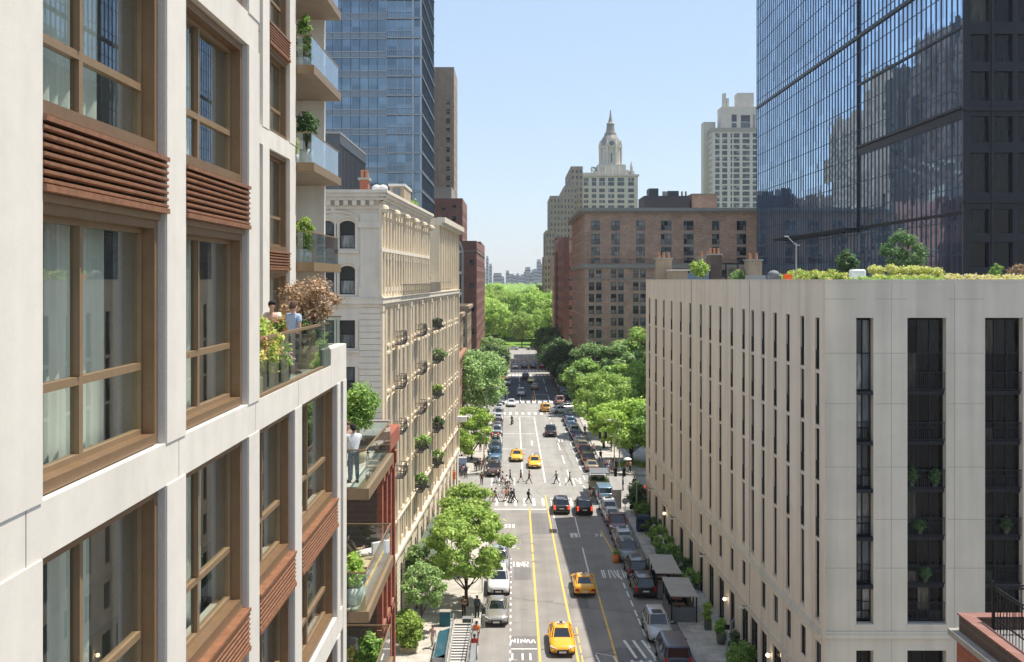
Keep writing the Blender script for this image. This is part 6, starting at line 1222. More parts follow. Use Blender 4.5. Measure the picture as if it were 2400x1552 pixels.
for i in range(5): car('sedan',['white','silver','grey','white','silver'][i],-8+i*7.5,392,A,'%s car crossing in front of the park trees, %s'%(['white','silver','grey','white','silver'][i],qn[i] if i<4 else 'rightmost'),'car','driving_car',group='cars passing along the park edge',rz=1.57,small=True)
# flatbed truck with green load
t=thing('utility_truck','dark green open utility truck with leafy cargo waiting in the intersection','truck',(10.7,129.5,.01),0,world=False)
link('cab',MB().bev(-1.0,1.0,1.2,2.9,.55,2.2,.15).mesh('cab',paint('white')),t); link('bed_wall',MB().box(-1.15,1.15,-2.6,1.1,1.0,1.12).box(-1.15,-1.08,-2.6,1.1,1.12,2.0).box(1.08,1.15,-2.6,1.1,1.12,2.0).box(-1.08,1.08,-2.6,-2.53,1.12,2.0).mesh('bed_wall',cloth('khaki')),t); link('chassis',MB().box(-.5,.5,-2.6,2.8,.5,.95).mesh('chassis','black'),t)
link('rack',MB().tube([(-1.1,-2.5,2),(-1.1,-2.5,2.9),(1.1,-2.5,2.9),(1.1,-2.5,2)],.04,5).tube([(-1.1,1,2),(-1.1,1,2.9),(1.1,1,2.9),(1.1,1,2)],.04,5).box(-1.15,1.15,-2.55,1.05,2.88,2.96).mesh('rack','furn'),t)
link('leafy_cargo',leaves('leafy_cargo',[(x,y,1.7,.6) for x in(-.6,.6) for y in(-2,-1,0)],2400,.1,'leaf_d',300),t)
for sx in(-1,1):
    for yy in(-1.6,2.0): a,b=wheel(sx*1.08,yy,.42,.28); w_=link('wheel',a.mesh('wheel','tyre'),t); link('rim',b.mesh('rim','rim'),w_)
for s in (-1,1): link('taillight',MB().box(s*.9-.12,s*.9+.12,-2.64,-2.6,1.0,1.12).mesh('taillight','tlight'),t)
def bike(label,x,y,rz,rider=None,moto=False,name='bicycle'):
    t=thing(name,label,'motorcycle' if moto else 'bicycle',(x,y,.01),rz,world=False); r=.33
    for yy in(-.52,.55):
        q=MB(); n=18; rt=.07 if moto else .025
        for i in range(n): a,b=i*2*math.pi/n,(i+1)*2*math.pi/n; q.tube([(0,yy+r*math.cos(a),r+.02+r*math.sin(a)),(0,yy+r*math.cos(b),r+.02+r*math.sin(b))],rt,4)
        w_=link('wheel',q.mesh('wheel','tyre'),t)
        q=MB(); 
        for i in range(6): a=i*math.pi/3; q.tube([(0,yy,r+.02),(0,yy+r*math.cos(a),r+.02+r*math.sin(a))],.008,3)
        link('spokes',q.mesh('spokes','chrome'),w_)
    q=MB(); k=.025 if not moto else .05
    for a,b in (((0,-.52,.35),(0,-.2,.85)),((0,-.2,.85),(0,.42,.85)),((0,-.05,.32),(0,-.2,.85)),((0,-.05,.32),(0,.42,.82)),((0,-.52,.35),(0,-.05,.32)),((0,.55,.35),(0,.38,.98))): q.tube([a,b],k,5)
    link('frame',q.mesh('frame',paint('red') if not moto else 'black'),t); link('handlebar',MB().tube([(-.28,.3,1.02),(0,.38,1.0),(.28,.3,1.02)],.016,5).mesh('handlebar','black'),t); link('saddle',MB().ball((0,-.24,.9),.12,8,sx=.6,sz=.35,sy=1.3 if not moto else 2.4).mesh('saddle','black'),t)
    if moto: link('tank',MB().ball((0,.12,.85),.2,10,sx=.8,sy=1.4,sz=.8).mesh('tank',paint('dgrey')),t); link('engine',MB().bev(-.15,.15,-.2,.25,.25,.65,.05).mesh('engine','chrome'),t)
    return t
# ---------------------------------------------------------------- people
def skin_mesh(name,verts,edges,radii,sub=1):
    me=bpy.data.meshes.new(name); me.from_pydata([tuple(v) for v in verts],edges,[]); o=bpy.data.objects.new(name,me); COL.objects.link(o)
    m=o.modifiers.new('s','SKIN'); m.use_smooth_shade=True
    if not me.skin_vertices: return None
    sv=me.skin_vertices[0].data
    for i,r in enumerate(radii): sv[i].radius=(r if hasattr(r,'__len__') else (r,r)); sv[i].use_root=(i==0)
    s=o.modifiers.new('u','SUBSURF'); s.levels=sub; s.render_levels=sub
    bpy.context.view_layer.update(); dg=bpy.context.evaluated_depsgraph_get(); out=bpy.data.meshes.new_from_object(o.evaluated_get(dg)); out.name=name
    bpy.data.objects.remove(o); bpy.data.meshes.remove(me)
    out.polygons.foreach_set('use_smooth',[True]*len(out.polygons)); return out
def v3(*a): return Vector(a)
def pose(p):
    """joint positions, facing +Y. angles in degrees, positive swings forward"""
    J={}; sit=p.get('sit',0); hz=.93-sit; ln=rad(p.get('lean',0))
    J['pelvis']=v3(0,0,hz); f=lambda d,z: v3(0,math.sin(ln)*z+d,math.cos(ln)*z)
    J['waist']=J['pelvis']+f(0,.16); J['chest']=J['pelvis']+f(.01,.40); J['neck']=J['pelvis']+f(.0,.53); hd=rad(p.get('nod',0)); J['skull']=J['neck']+v3(0,math.sin(ln+hd)*.08+.01,.09); J['head']=J['neck']+v3(0,math.sin(ln+hd)*.16+.015,.165); J['crown']=J['neck']+v3(0,math.sin(ln+hd)*.2,.225)
    for s,k in ((-1,'L'),(1,'R')):
        J['hip'+k]=J['pelvis']+v3(s*.095,0,-.05); a,b=p['leg'+k]; a_,b_=rad(a),rad(a-b)
        J['knee'+k]=J['hip'+k]+v3(s*.01,math.sin(a_)*.42,-math.cos(a_)*.42); J['ank'+k]=J['knee'+k]+v3(0,math.sin(b_)*.41,-math.cos(b_)*.41); ft=rad(p.get('foot'+k,0)); J['toe'+k]=J['ank'+k]+v3(s*.02,.17*math.cos(ft),-.045-.17*math.sin(ft))
        J['sh'+k]=J['chest']+v3(s*.185,-.01,.06); a,b,o=p['arm'+k]; a_,b_=rad(a),rad(a+b); oo=rad(o); e=v3(s*math.sin(oo)*.29,math.sin(a_)*.29*math.cos(oo),-math.cos(a_)*.29*math.cos(oo)); J['el'+k]=J['sh'+k]+e
        inn=p.get('in'+k,0); d=v3(-s*inn,math.sin(b_),-math.cos(b_)).normalized(); J['wr'+k]=J['el'+k]+d*.25; J['palm'+k]=J['wr'+k]+d*.08; J['dir'+k]=d
    return J
POSES=dict(
 stand=dict(legL=(2,2),legR=(-3,2),armL=(3,14,9),armR=(-4,12,9)),
 walk=dict(legL=(27,8),legR=(-22,22),footR=28,armL=(-22,14,7),armR=(25,24,7),lean=3),
 walk2=dict(legL=(-18,30),legR=(24,4),footL=32,armL=(20,22,7),armR=(-18,10,7),lean=3),
 phone=dict(legL=(3,3),legR=(-4,2),armL=(18,95,8),armR=(15,100,8),inL=.5,inR=.5,nod=35),
 cam=dict(legL=(4,3),legR=(-5,3),armL=(55,80,18),armR=(55,82,18),inL=.45,inR=.45,nod=2),
 hug=dict(legL=(3,2),legR=(-2,3),armL=(30,95,12),armR=(60,55,22),inL=.3,inR=.2,nod=5),
 lounge=dict(sit=.38,legL=(84,8),legR=(80,14),footL=-40,footR=-40,armL=(25,50,10),armR=(30,60,10),inL=.3,inR=.3,lean=-38,nod=30),
 ride=dict(sit=.0,legL=(62,80),legR=(30,50),armL=(62,8,10),armR=(62,8,10),lean=22,nod=-10))
FIG={}
def figure(ps,female=False):
    key=(ps,female)
    if key in FIG: return FIG[key]
    J=pose(POSES[ps]); V=[];R=[];E=[];ix={}
    def add(k,pos,r,par=None):
        ix[k]=len(V); V.append(pos); R.append(r)
        if par: E.append((ix[par],ix[k]))
    fs=.93 if female else 1
    add('pelvis',J['pelvis'],(.135*fs,.105)); add('waist',J['waist'],(.115*fs,.09),'pelvis'); add('chest',J['chest'],(.145*fs,.105),'waist'); add('neck',J['neck']+v3(0,0,-.01),.046,'chest'); add('skull',J['skull'],(.062,.07),'neck'); add('head',J['head'],(.088,.102),'skull'); add('crown',J['crown'],.06,'head')
    for k in 'LR':
        s=-1 if k=='L' else 1
        add('hip'+k,J['hip'+k],.088,'pelvis'); add('knee'+k,J['knee'+k],.058,'hip'+k); add('calf'+k,J['knee'+k].lerp(J['ank'+k],.3)+v3(0,-.015,0),.056,'knee'+k); add('ank'+k,J['ank'+k],.038,'calf'+k); add('toe'+k,J['toe'+k],.034,'ank'+k)
        add('sh'+k,J['sh'+k],.055*fs,'chest'); add('el'+k,J['el'+k],.04,'sh'+k); add('wr'+k,J['wr'+k],.026,'el'+k); add('palm'+k,J['palm'+k],(.036,.016),'wr'+k)
    body=skin_mesh('body',V,E,R,1)
    # face, ears, fingers joined into the same body mesh
    mb=MB(); h=J['head']; mb.ball(h+v3(0,.088,-.012),.02,6,sz=1.3); 
    for s in(-1,1): mb.ball(h+v3(s*.078,-.005,-.01),.024,6,sx=.4)
    mb.ball(h+v3(0,.078,-.055),.022,6,sx=1.2,sz=.4)
    for k in 'LR':
        s=-1 if k=='L' else 1; d=J['dir'+k]; side=d.cross(v3(1,0,0)); side=side.normalized() if side.length>.2 else v3(0,1,0); cur=v3(-s,0,0)
        for i,(o,l) in enumerate(((-.027,.068),(-.009,.08),(.009,.075),(.027,.058))): b=J['palm'+k]+d*.035+side*o; mb.tube([b,b+d*l*.5+cur*.008,b+d*l*.9+cur*.028],[.0095,.0085,.0065],5)
        b=J['palm'+k]-side*.03-d*.01; mb.tube([b,b-side*.022+d*.03,b-side*.02+d*.055+cur*.01],[.011,.009,.007],5)
    tmp=mb.mesh('tmp','black',True); nv=len(body.vertices); 
    vs=[tuple(v.co) for v in body.vertices]+[tuple(v.co) for v in tmp.vertices]; fs_=[tuple(p.vertices) for p in body.polygons]+[tuple(i+nv for i in p.vertices) for p in tmp.polygons]
    b2=bpy.data.meshes.new('body'); b2.from_pydata(vs,[],fs_); b2.polygons.foreach_set('use_smooth',[True]*len(fs_)); b2.materials.append(SKIN['a'])
    def sub(name,keys,rad_,edges,subd=1):
        vv=[J[k] if isinstance(k,str) else k for k in keys]; m=skin_mesh(name,vv,edges,rad_,subd); m.materials.append(M['black']); return m
    elL=J['shL'].lerp(J['elL'],.62); elR=J['shR'].lerp(J['elR'],.62)
    top=sub('shirt',['waist',J['pelvis']+v3(0,0,-.05),'chest',J['neck']+v3(0,-.012,-.03),'shL',elL,'shR',elR],[(.14*fs,.115),(.165*fs,.135),(.178*fs,.14),(.085,.078),.082*fs,.062,.078*fs,.062],[(0,1),(0,2),(2,3),(2,4),(4,5),(2,6),(6,7)])
    lw=[J['shL'].lerp(J['elL'],1),J['shR'].lerp(J['elR'],1)]
    jk=sub('jacket',['waist',J['pelvis']+v3(0,0,-.06),'chest',J['neck']+v3(0,-.012,-.03),'shL','elL',J['wrL'].lerp(J['elL'],.12),'shR','elR',J['wrR'].lerp(J['elR'],.12)],[(.148*fs,.12),(.172*fs,.142),(.182*fs,.143),(.088,.08),.084*fs,.056,.044,.08*fs,.056,.044],[(0,1),(0,2),(2,3),(2,4),(4,5),(5,6),(2,7),(7,8),(8,9)])
    tr=sub('trousers',[J['pelvis']+v3(0,0,-.05),'hipL','kneeL',J['ankL']+v3(0,0,.0),'hipR','kneeR',J['ankR']+v3(0,0,.0)],[(.11*fs,.1),.102,.074,.058,.104,.074,.058],[(0,1),(1,2),(2,3),(0,4),(4,5),(5,6)])
    mk=J['hipL'].lerp(J['kneeL'],.72); mk2=J['hipR'].lerp(J['kneeR'],.72)
    sh=sub('shorts',[J['pelvis']+v3(0,0,-.05),'hipL',mk,'hipR',mk2],[(.115*fs,.105),.106,.088,.108,.088],[(0,1),(1,2),(0,3),(3,4)])
    q=MB()
    for k in 'LR': a=J['ank'+k]; b=J['toe'+k]; q.tube([a+v3(0,-.06,-.035),a+v3(0,0,-.02),(a+b)/2+v3(0,0,-.005),b+v3(0,.03,-.008)],[.035,.048,.044,.025],7)
    shoes=q.mesh('shoes','black',True)
    q=MB(); c=J['head']+v3(0,-.012,.022); n=10
    prof=[(.086,-.055),(.103,-.02),(.107,.025),(.097,.065),(.07,.095),(.03,.108)]
    q.loft([[(c.x+r*.93*math.cos(t*2*math.pi/n),c.y+r*1.08*math.sin(t*2*math.pi/n)-(.02 if z<0 else 0),c.z+z+(.045*math.sin(t*2*math.pi/n) if z<.03 else 0)) for t in range(n)] for r,z in prof]); hair=q.mesh('hair','black',True)
    q=MB(); q.tube([c+v3(0,-.05,.0),c+v3(0,-.085,-.09),c+v3(0,-.09,-.2),c+v3(0,-.07,-.28)],[.08,.085,.07,.03],8); q.merge_=0
    lh=MB(); lh.v=[tuple(v.co) for v in hair.vertices]; lh.f=[tuple(p.vertices) for p in hair.polygons]; lh.m=[0]*len(lh.f); lh.merge(q); long_hair=lh.mesh('hair','black',True)
    bg=MB().bev(-.13,.13,J['chest'].y-.27,J['chest'].y-.12,J['chest'].z-.28,J['chest'].z+.08,.04).mesh('backpack','black')
    FIG[key]=dict(body=b2,shirt=top,jacket=jk,trousers=tr,shorts=sh,shoes=shoes,hair=hair,long=long_hair,bag=bg,J=J); return FIG[key]
def person(label,loc,rz,ps='stand',skin='a',top='white',bottom='denim',hair='black',jacket=False,shorts=False,female=False,bag=None,h=1.0,group=None,z=None,shoes='black'):
    f=figure(ps,female); t=thing('person',label,'person',(loc[0],loc[1],(loc[2] if len(loc)>2 else .14)),rz,group,world=False); t.scale=(h,)*3
    # feet on the ground
    lo=min(v.co.z for v in f['shoes'].vertices); dz=-lo if ps!='lounge' and ps!='ride' else (0 if ps=='ride' else -.0)
    def put(n,me,m): o=link(n,me,t,(0,0,dz)); o.material_slots[0].link='OBJECT'; o.material_slots[0].material=m
    put('body',f['body'],SKIN[skin]); put('jacket' if jacket else 'shirt',f['jacket' if jacket else 'shirt'],cloth(top)); put('shorts' if shorts else 'trousers',f['shorts' if shorts else 'trousers'],cloth(bottom)); put('shoes',f['shoes'],cloth(shoes)); put('hair',f['long' if female else 'hair'],cloth(hair))
    if bag: put('backpack',f['bag'],cloth(bag))
    return t
U=rad
person('dark haired person in a pale tee shirt looking down at a phone on the terrace',(-6.05,25.6,24.7),U(200),'phone',top='cream',bottom='grey')
person('man in a pale blue shirt seen from behind on the terrace',(-5.35,24.9,24.7),U(-35),'stand',top='skyb',bottom='grey',hair='brown')
person('person in a white top raising both arms on the first lower balcony',(-5.12,31.6,20.85),U(185),'cam',top='white',bottom='grey',hair='brown',skin='a',jacket=True)
person('person in long white shirt and dark jeans, back turned, on the first lower balcony',(-4.85,31.0,20.85),U(25),'hug',top='white',bottom='denim',jacket=True)
person('dark long haired person reclining on a lounger on the second lower balcony',(-5.35,34.6,17.25),U(-50),'lounge',top='khaki',bottom='cream',female=True,hair='brown',jacket=True)
t=thing('lounge_chair','low canvas lounge chair under the reclining person','chair',(-5.3,34.55,17.22),U(-50),world=False); link('seat',MB().bev(-.33,.33,-.1,.75,.3,.4,.03).mesh('seat',cloth('khaki')),t); link('backrest',MB().loft([[(-.33,-.1,.35),(.33,-.1,.35),(.33,-.02,.35),(-.33,-.02,.35)],[(-.33,-.62,1.0),(.33,-.62,1.0),(.33,-.55,1.05),(-.33,-.55,1.05)]]).mesh('backrest',cloth('khaki')),t)
for x in(-.3,.26):
    for y in(-.05,.65): link('leg',MB().box(x,x+.04,y,y+.04,0,.3).mesh('leg','wood'),t)
t=thing('armchair','pale grey modern armchair on the second lower balcony','chair',(-4.8,35.3,17.22),U(40),world=False); link('seat',MB().bev(-.35,.35,-.35,.35,.32,.46,.05).mesh('seat','sign_w'),t); link('backrest',MB().bev(-.36,.36,-.42,-.33,.4,.85,.04).mesh('backrest','sign_w'),t)
for x in(-.3,.26):
    for y in(-.3,.26): link('leg',MB().box(x,x+.04,y,y+.04,0,.32).mesh('leg','metal_l'),t)
t=thing('coffee_table','round pale coffee table with a green tray on the second lower balcony','table',(-4.9,33.6,17.22),world=False); link('table_top',MB().lathe([(.4,.42),(.42,.44),(.42,.46),(.4,.47)],(0,0,0),18).mesh('table_top','pot_t'),t); link('stem',MB().lathe([(.22,0),(.05,.05),(.04,.42)],(0,0,0),10).mesh('stem','metal_l'),t)
def lounge(label,x,y,z,rz,c='sign_w'):
    t=thing('sofa',label,'sofa',(x,y,z),rz,world=False); link('base',MB().bev(-.8,.8,-.4,.4,.1,.38,.05).mesh('base','pot_t'),t); link('backrest',MB().bev(-.8,.8,-.45,-.3,.38,.85,.05).mesh('backrest',c),t)
    for s in(-.4,.4): link('cushion',MB().bev(s-.37,s+.37,-.3,.4,.38,.52,.06).mesh('cushion',c),t)
lounge('pale cushioned outdoor sofa on the lowest balcony',-6.3,31.9,13.62,U(20)); lounge('grey cushioned outdoor sofa at the back of the lowest balcony',-6.3,35.6,13.62,U(170),'stone_trim'); lounge('tan cushioned bench at the back of the first lower balcony',-6.3,33.3,20.85,U(-80),'pot_t')
t=thing('striped_lounger','dark lounger with white stripes under the second lower balcony','chair',(-5.95,36.0,13.62),U(180),world=False); link('seat',MB().bev(-.35,.35,-.5,.6,.3,.38,.03).mesh('seat','furn'),t); link('backrest',MB().loft([[(-.35,.6,.35),(.35,.6,.35),(.35,.66,.35),(-.35,.66,.35)],[(-.35,.95,1.15),(.35,.95,1.15),(.35,1.0,1.15),(-.35,1.0,1.15)]]).mesh('backrest','furn'),t); link('stripes',MB().box(-.25,-.2,.2,.6,.385,.39).box(-.05,0,.2,.6,.385,.39).box(.15,.2,.2,.6,.385,.39).mesh('stripes','sign_w'),t)
# pedestrians: x from pixel, on the ground at Z
def gp(px,Z,z=.0): return (XX(px,Z),Z,z)
PD=[ # px,Z,rz,pose,skin,top,bottom,hair,jacket,shorts,female,bag,label
 (1205,123.8,80,'walk','b','dgrey','black','black',1,0,0,None,'person in dark jacket and trousers striding along the near crosswalk, centre'),
 (1239,123.6,-95,'walk2','c','black','black','black',1,0,0,'brown','person in black with a small bag on the near crosswalk, right of the striding one'),
 (1237-2,123.2,0,'x','','','','',0,0,0,None,''),
 (1153,124,70,'walk','a','pink','black','brown',0,1,0,'navy','person in a pink top and black shorts at the left end of the near crosswalk'),
 (1162,124.4,-80,'walk2','a','white','dgrey','black',0,0,0,'black','person in white with a black backpack at the left end of the near crosswalk'),
 (1186,124.6,90,'walk','a','orange','brown','black',0,1,1,None,'long haired person in an orange top on the near crosswalk'),
 (1192,124.9,100,'walk2','b','pink','navy','brown',0,0,0,None,'person in a pink top beside the orange topped one on the near crosswalk'),
 (1198,124.2,85,'walk','b','dgrey','dgrey','black',1,0,0,'black','person in grey pulling a dark bag on the near crosswalk'),
 (1197-2,135.8,85,'walk','a','white','black','black',0,0,1,'black','x'),
 (1196,136.2,95,'walk2','a','grey','black','black',0,0,0,None,'person in a grey tee leaning forward at the far crosswalk, next to the cyclist'),
 (1221,136.3,-85,'walk','a','drk_red','black','brown',0,1,1,None,'long haired person in a dark red top and shorts crossing the far crosswalk'),
 (1240,135.6,-85,'walk2','b','drk_red','dgrey','black',1,0,0,None,'person in a dark red jacket crossing behind the long haired one'),
 (1304,135.4,95,'walk','a','khaki','black','black',1,0,0,'white','person in a khaki jacket with a white bag on the far crosswalk, right half'),
 (1335,134.6,-90,'walk2','a','khaki','dgrey','black',0,0,0,None,'person in olive walking left at the right end of the far crosswalk'),
 (1163,135.8,80,'walk2','b','black','white','black',1,0,0,None,'person in a black jacket and white trousers by the first left kerb car'),
 (1170,136.2,-90,'walk','a','black','denim','black',0,0,0,'navy','person in black with a navy backpack behind the parked suv corner'),
 (1178,135.2,85,'walk','a','white','drk_red','brown',0,1,1,None,'long haired person in white with red shorts at the left of the far crosswalk'),
 (1083.5,119.0,0,'stand','b','dgrey','dgrey','black',1,0,0,None,'person in dark grey standing at the left corner beside the orange sign'),
 (1089,121,20,'walk','a','navy','navy','black',1,0,0,None,'person in a navy suit at the left corner kerb'),
 (1095.5,122.2,200,'walk2','b','brown','black','black',1,0,1,None,'long haired person in a brown coat at the left corner kerb'),
 (1076,128.4,0,'stand','a','black','black','brown',1,0,0,None,'person in black waiting alone at the left building corner'),
 (1078.5,140.8,100,'walk','a','grey','dgrey','black',0,0,0,'black','person in grey with a black backpack near the blue kiosk'),
 (1086,140.2,250,'walk2','b','pink','brown','black',0,0,1,None,'long haired person in pink near the blue kiosk'),
 (1092,139,10,'walk','a','navy','dgrey','brown',1,0,0,None,'person in a navy jacket walking towards the crosswalk near the blue kiosk'),
 (1076,146,30,'stand','c','black','dgrey','black',1,0,0,None,'person in black under the lime tree at the left wall'),
 (1082,147.2,190,'walk','a','cream','brown','brown',0,0,1,None,'long haired person in cream under the lime tree'),
 (1114.5,143.2,180,'walk','a','black','dgrey','black',1,0,0,None,'person in black striding on the left sidewalk behind the crosswalk'),
 (1120,143.6,0,'walk2','a','black','grey','brown',1,0,0,'black','person with a black backpack walking away on the left sidewalk'),
 (1126,144,170,'stand','a','pink','drk_red','brown',0,0,1,None,'long haired person in pink and dark red on the left sidewalk'),
 (1133,144.5,20,'walk','b','drk_red','black','black',0,0,0,None,'person in dark red walking away near the left kerb cars'),
 (1136,146.8,200,'stand','a','dgrey','black','brown',1,0,0,None,'person in dark grey by the left kerb cars'),
 (1129,134.4,180,'stand','b','drk_red','dgrey','black',1,0,0,None,'person in dark red coat waiting beside a pole left of the far crosswalk'),
 (1126,160,0,'walk','a','black','black','brown',0,0,0,None,'person in black far up the left sidewalk'),
 (1139,162,180,'walk2','a','dgrey','navy','black',0,0,0,None,'person in dark grey far up the left sidewalk near the cars'),
 (1144,170,10,'walk','b','brown','black','black',1,0,0,None,'person in brown far up the left sidewalk beside the fifth car'),
 (1138,181,190,'walk2','a','white','grey','brown',0,0,0,None,'person in white far up the left sidewalk'),
 (1382,136.0,180,'walk','a','white','skyb','brown',0,0,0,None,'person in white and pale blue crossing near the tan parked sedan'),
 (1408,152,20,'walk','a','black','black','black',1,0,0,None,'person in a long black coat on the plaza sidewalk'),
 (1420,144.4,160,'stand','a','pink','black','brown',0,0,1,None,'long haired person in pink in the plaza corner crowd'),
 (1426,143.5,200,'stand','a','white','denim','black',0,0,0,None,'person in white in the middle of the plaza corner crowd'),
 (1432,144.9,30,'walk','a','pink','skyb','brown',0,1,0,None,'person in pink and pale shorts in the plaza corner crowd'),
 (1424,140.9,180,'walk2','b','skyb','cream','black',0,0,0,None,'person in pale blue stepping off the plaza kerb'),
 (1440,146.0,15,'stand','a','black','black','black',1,0,0,'white','person in a black coat with a white bag at the right of the plaza crowd'),
 (1443,143.8,190,'stand','c','black','black','black',1,0,0,None,'tall person in black beside the plaza lamp post'),
 (1470,136.6+5,180,'stand','a','drk_red','cream','brown',0,0,0,None,'person in dark red under a white umbrella at the plaza corner'),
 (1476,142.3,200,'stand','a','pink','black','black',0,0,0,'black','person in pink and black beside the white umbrella'),
 (1476,127.5,160,'walk','a','white','dgrey','black',0,0,0,'drk_red','person in white with a red backpack at the right side street kerb'),
 (1482,128.6,170,'walk2','b','dgrey','navy','black',1,0,0,None,'person in dark grey with a coat at the right side street kerb'),
 (1487,131.5,0,'walk','a','black','black','black',1,0,0,None,'person in black crossing the right side street'),
 (1460,131,90,'stand','b','dgrey','black','black',1,0,0,None,'person in dark grey standing at the signal pole on the right'),
 (1385,124.4,20,'walk','b','khaki','brown','black',1,0,0,None,'person in khaki walking between the waiting suv and the van'),
 (1087.5,81.7,10,'stand','b','brown','black','black',0,0,0,None,'x'),
 (1392,158,200,'walk','a','pink','black','brown',0,0,1,None,'long haired person in pink beside the kerb cars at the plaza'),
 (1433,160,20,'walk2','b','black','grey','black',0,0,0,None,'person in black under the plaza trees'),
 (1349,186,20,'stand','b','drk_red','black','black',0,0,0,None,'person in dark red under the large rounded plaza tree'),
 (1371,178,200,'stand','a','black','black','black',1,0,0,None,'person in black under the large rounded plaza tree, nearer one'),
 (1249,225.5,90,'walk','a','drk_red','grey','brown',0,0,0,None,'lone pedestrian on the second crosswalk'),
]
for px,Z,rz,ps,sk_,tp,bt_,hr,jk,sh_,fm,bg,lb in PD:
    if ps=='x' or lb in('x',''): continue
    x=XX(px,Z); side=.14 if (x<-4.2 or x>13) else .012
    if 120.4<Z<141.5: side=.012
    if Z<121 and x<-2.8: side=.14
    person(lb,(x,Z,side),U(rz),ps,sk_,tp,bt_,hr,bool(jk),bool(sh_),bool(fm),bg)
person('person in brown top and black trousers by the trunk on the near left sidewalk',(XX(1087,81.3),81.3,.14),U(160),'phone','b','brown','black','black')
person('person in a black jacket standing near the kerb on the near left sidewalk',(XX(1118,81.3),81.3,.14),U(30),'stand','c','dgrey','black','black',jacket=True)
person('long haired person in pink with a black bag on the near left sidewalk',(XX(1014,74.6),74.6,.14),U(175),'walk','a','pink','cream','brown',female=True,bag='black')
person('person in an orange and brown top at the stairway rail by the bottom edge',(XX(1117,75.2),75.2,.14),U(-20),'stand','b','orange','brown','black')
person('person in red walking up beside the stairway at the bottom edge',(XX(1112,72.6),72.6,.14),U(10),'walk','b','red','denim','black')
# umbrella, cyclists
t=thing('umbrella','white open umbrella held in the plaza corner group','umbrella',(XX(1471,141.6),141.6,.14),world=False); link('canopy',MB().lathe([(.62,1.92),(.55,2.05),(.3,2.2),(.02,2.27)],(0,0,0),10).mesh('canopy','sign_w',True),t); link('shaft',MB().tube([(0,0,1.0),(0,0,2.2)],.012,5).mesh('shaft','black'),t)
bike('dark motorcycle ridden down the left lane beyond the taxis',-.3,190.5,U(165),moto=True,name='motorcycle'); person('rider in black leaning on the motorcycle in the left lane',(-.3,190.45,.03),U(165),'ride','a','black','dgrey','black',jacket=True)
bike('bicycle ridden beside the far crosswalk',XX(1191,132.4),132.4,U(60)); person('cyclist in a white shirt and dark hair near the far crosswalk',(XX(1191,132.4),132.4,.02),U(60),'ride','a','white','grey','black')
bike('red bicycle at the left kerb end of the far crosswalk',XX(1180,133.6),133.6,U(80)); bike('bicycle parked by the near crosswalk on the left lane',XX(1183,124.9),126.6,U(70)); bike('bicycle leaning at the plaza corner crowd',XX(1436,142.6),142.8,U(30))
for x,y in ((-3.9,79.3),(-3.9,76.0)): pass
bike('bicycle locked at the near left kerb beside the stairway',-2.95,75.6,U(5)); bike('bicycle leaning on the sign frame on the right sidewalk',14.9,94.0,U(30)); bike('bicycle parked by the nearer dining shed',15.6,77.0,U(15))
# ---------------------------------------------------------------- street furniture
def shed(label,x,y,w_,l,h,rz=0):
    t=thing('dining_shed',label,'shed',(x,y,.03),rz,world=False); hw=w_/2
    link('roof',MB().loft([[(-hw-.12,-.15,h),(hw+.12,-.15,h-.06),(hw+.12,l+.15,h+.04),(-hw-.12,l+.15,h+.1)],[(-hw-.12,-.15,h+.1),(hw+.12,-.15,h+.04),(hw+.12,l+.15,h+.14),(-hw-.12,l+.15,h+.2)]]).mesh('roof','conc'),t)
    for sx in(-1,1):
        for i in range(4): y_=i*(l-.1)/3; link('post',MB().box(sx*hw-.05,sx*hw+.05,y_,y_+.1,0,h).mesh('post','black'),t)
        link('side_wall',MB().box(sx*hw-.04,sx*hw+.04,.1,l-.1,.1,1.05).mesh('side_wall','furn'),t)
    link('front_panel',MB().box(-hw+.05,hw-.05,.0,.06,.05,1.25).mesh('front_panel','furn'),t); link('floor',MB().box(-hw,hw,0,l,.02,.1).mesh('floor','wood'),t)
    link('rear_panel',MB().box(-hw+.05,hw-.05,l-.06,l,.1,1.0).mesh('rear_panel','black_frame'),t)
    for i in range(3): 
        tb_=link('table',MB().box(-.5,.5,.8+i*1.5,1.4+i*1.5,.7,.74).box(-.04,.04,1.05+i*1.5,1.13+i*1.5,.1,.7).mesh('table','wood'),t)
    return t
shed('grey roofed dark outdoor dining shed on the right kerb, nearer one',13.35,80.2,1.95,4.4,2.15); shed('grey roofed dark outdoor dining shed on the right kerb, farther one',13.05,86.3,1.95,5.2,2.2)
t=thing('dumpster','navy blue waste container on the right sidewalk','waste container',(13.9,108.8,.14),world=False); link('bin_body',MB().bev(-.75,.75,0,1.3,.1,1.35,.06).mesh('bin_body',cloth('navy')),t); link('lid',MB().loft([[(-.78,-.03,1.36),(.78,-.03,1.36),(.78,1.33,1.36),(-.78,1.33,1.36)],[(-.6,.1,1.62),(.6,.1,1.62),(.6,1.2,1.62),(-.6,1.2,1.62)]]).mesh('lid',cloth('navy')),t)
t=thing('newspaper_box','teal metal box on the near left sidewalk','box',(XX(1043,79.5),79.5,.14),world=False); link('cabinet',MB().bev(-.42,.42,-.3,.3,.02,1.1,.03).mesh('cabinet',cloth('teal')),t); link('top',MB().bev(-.44,.44,-.32,.32,1.1,1.16,.02).mesh('top','stone_trim'),t)
t=thing('utility_cabinet','dark green utility box next to the stairway kerb','box',(XX(1097,78.7),78.4,.14),world=False); link('cabinet',MB().bev(-.4,.4,-.3,.3,0,.95,.03).mesh('cabinet','pot_d'),t); link('top',MB().bev(-.42,.42,-.32,.32,.95,.99,.01).mesh('top','metal_l'),t)
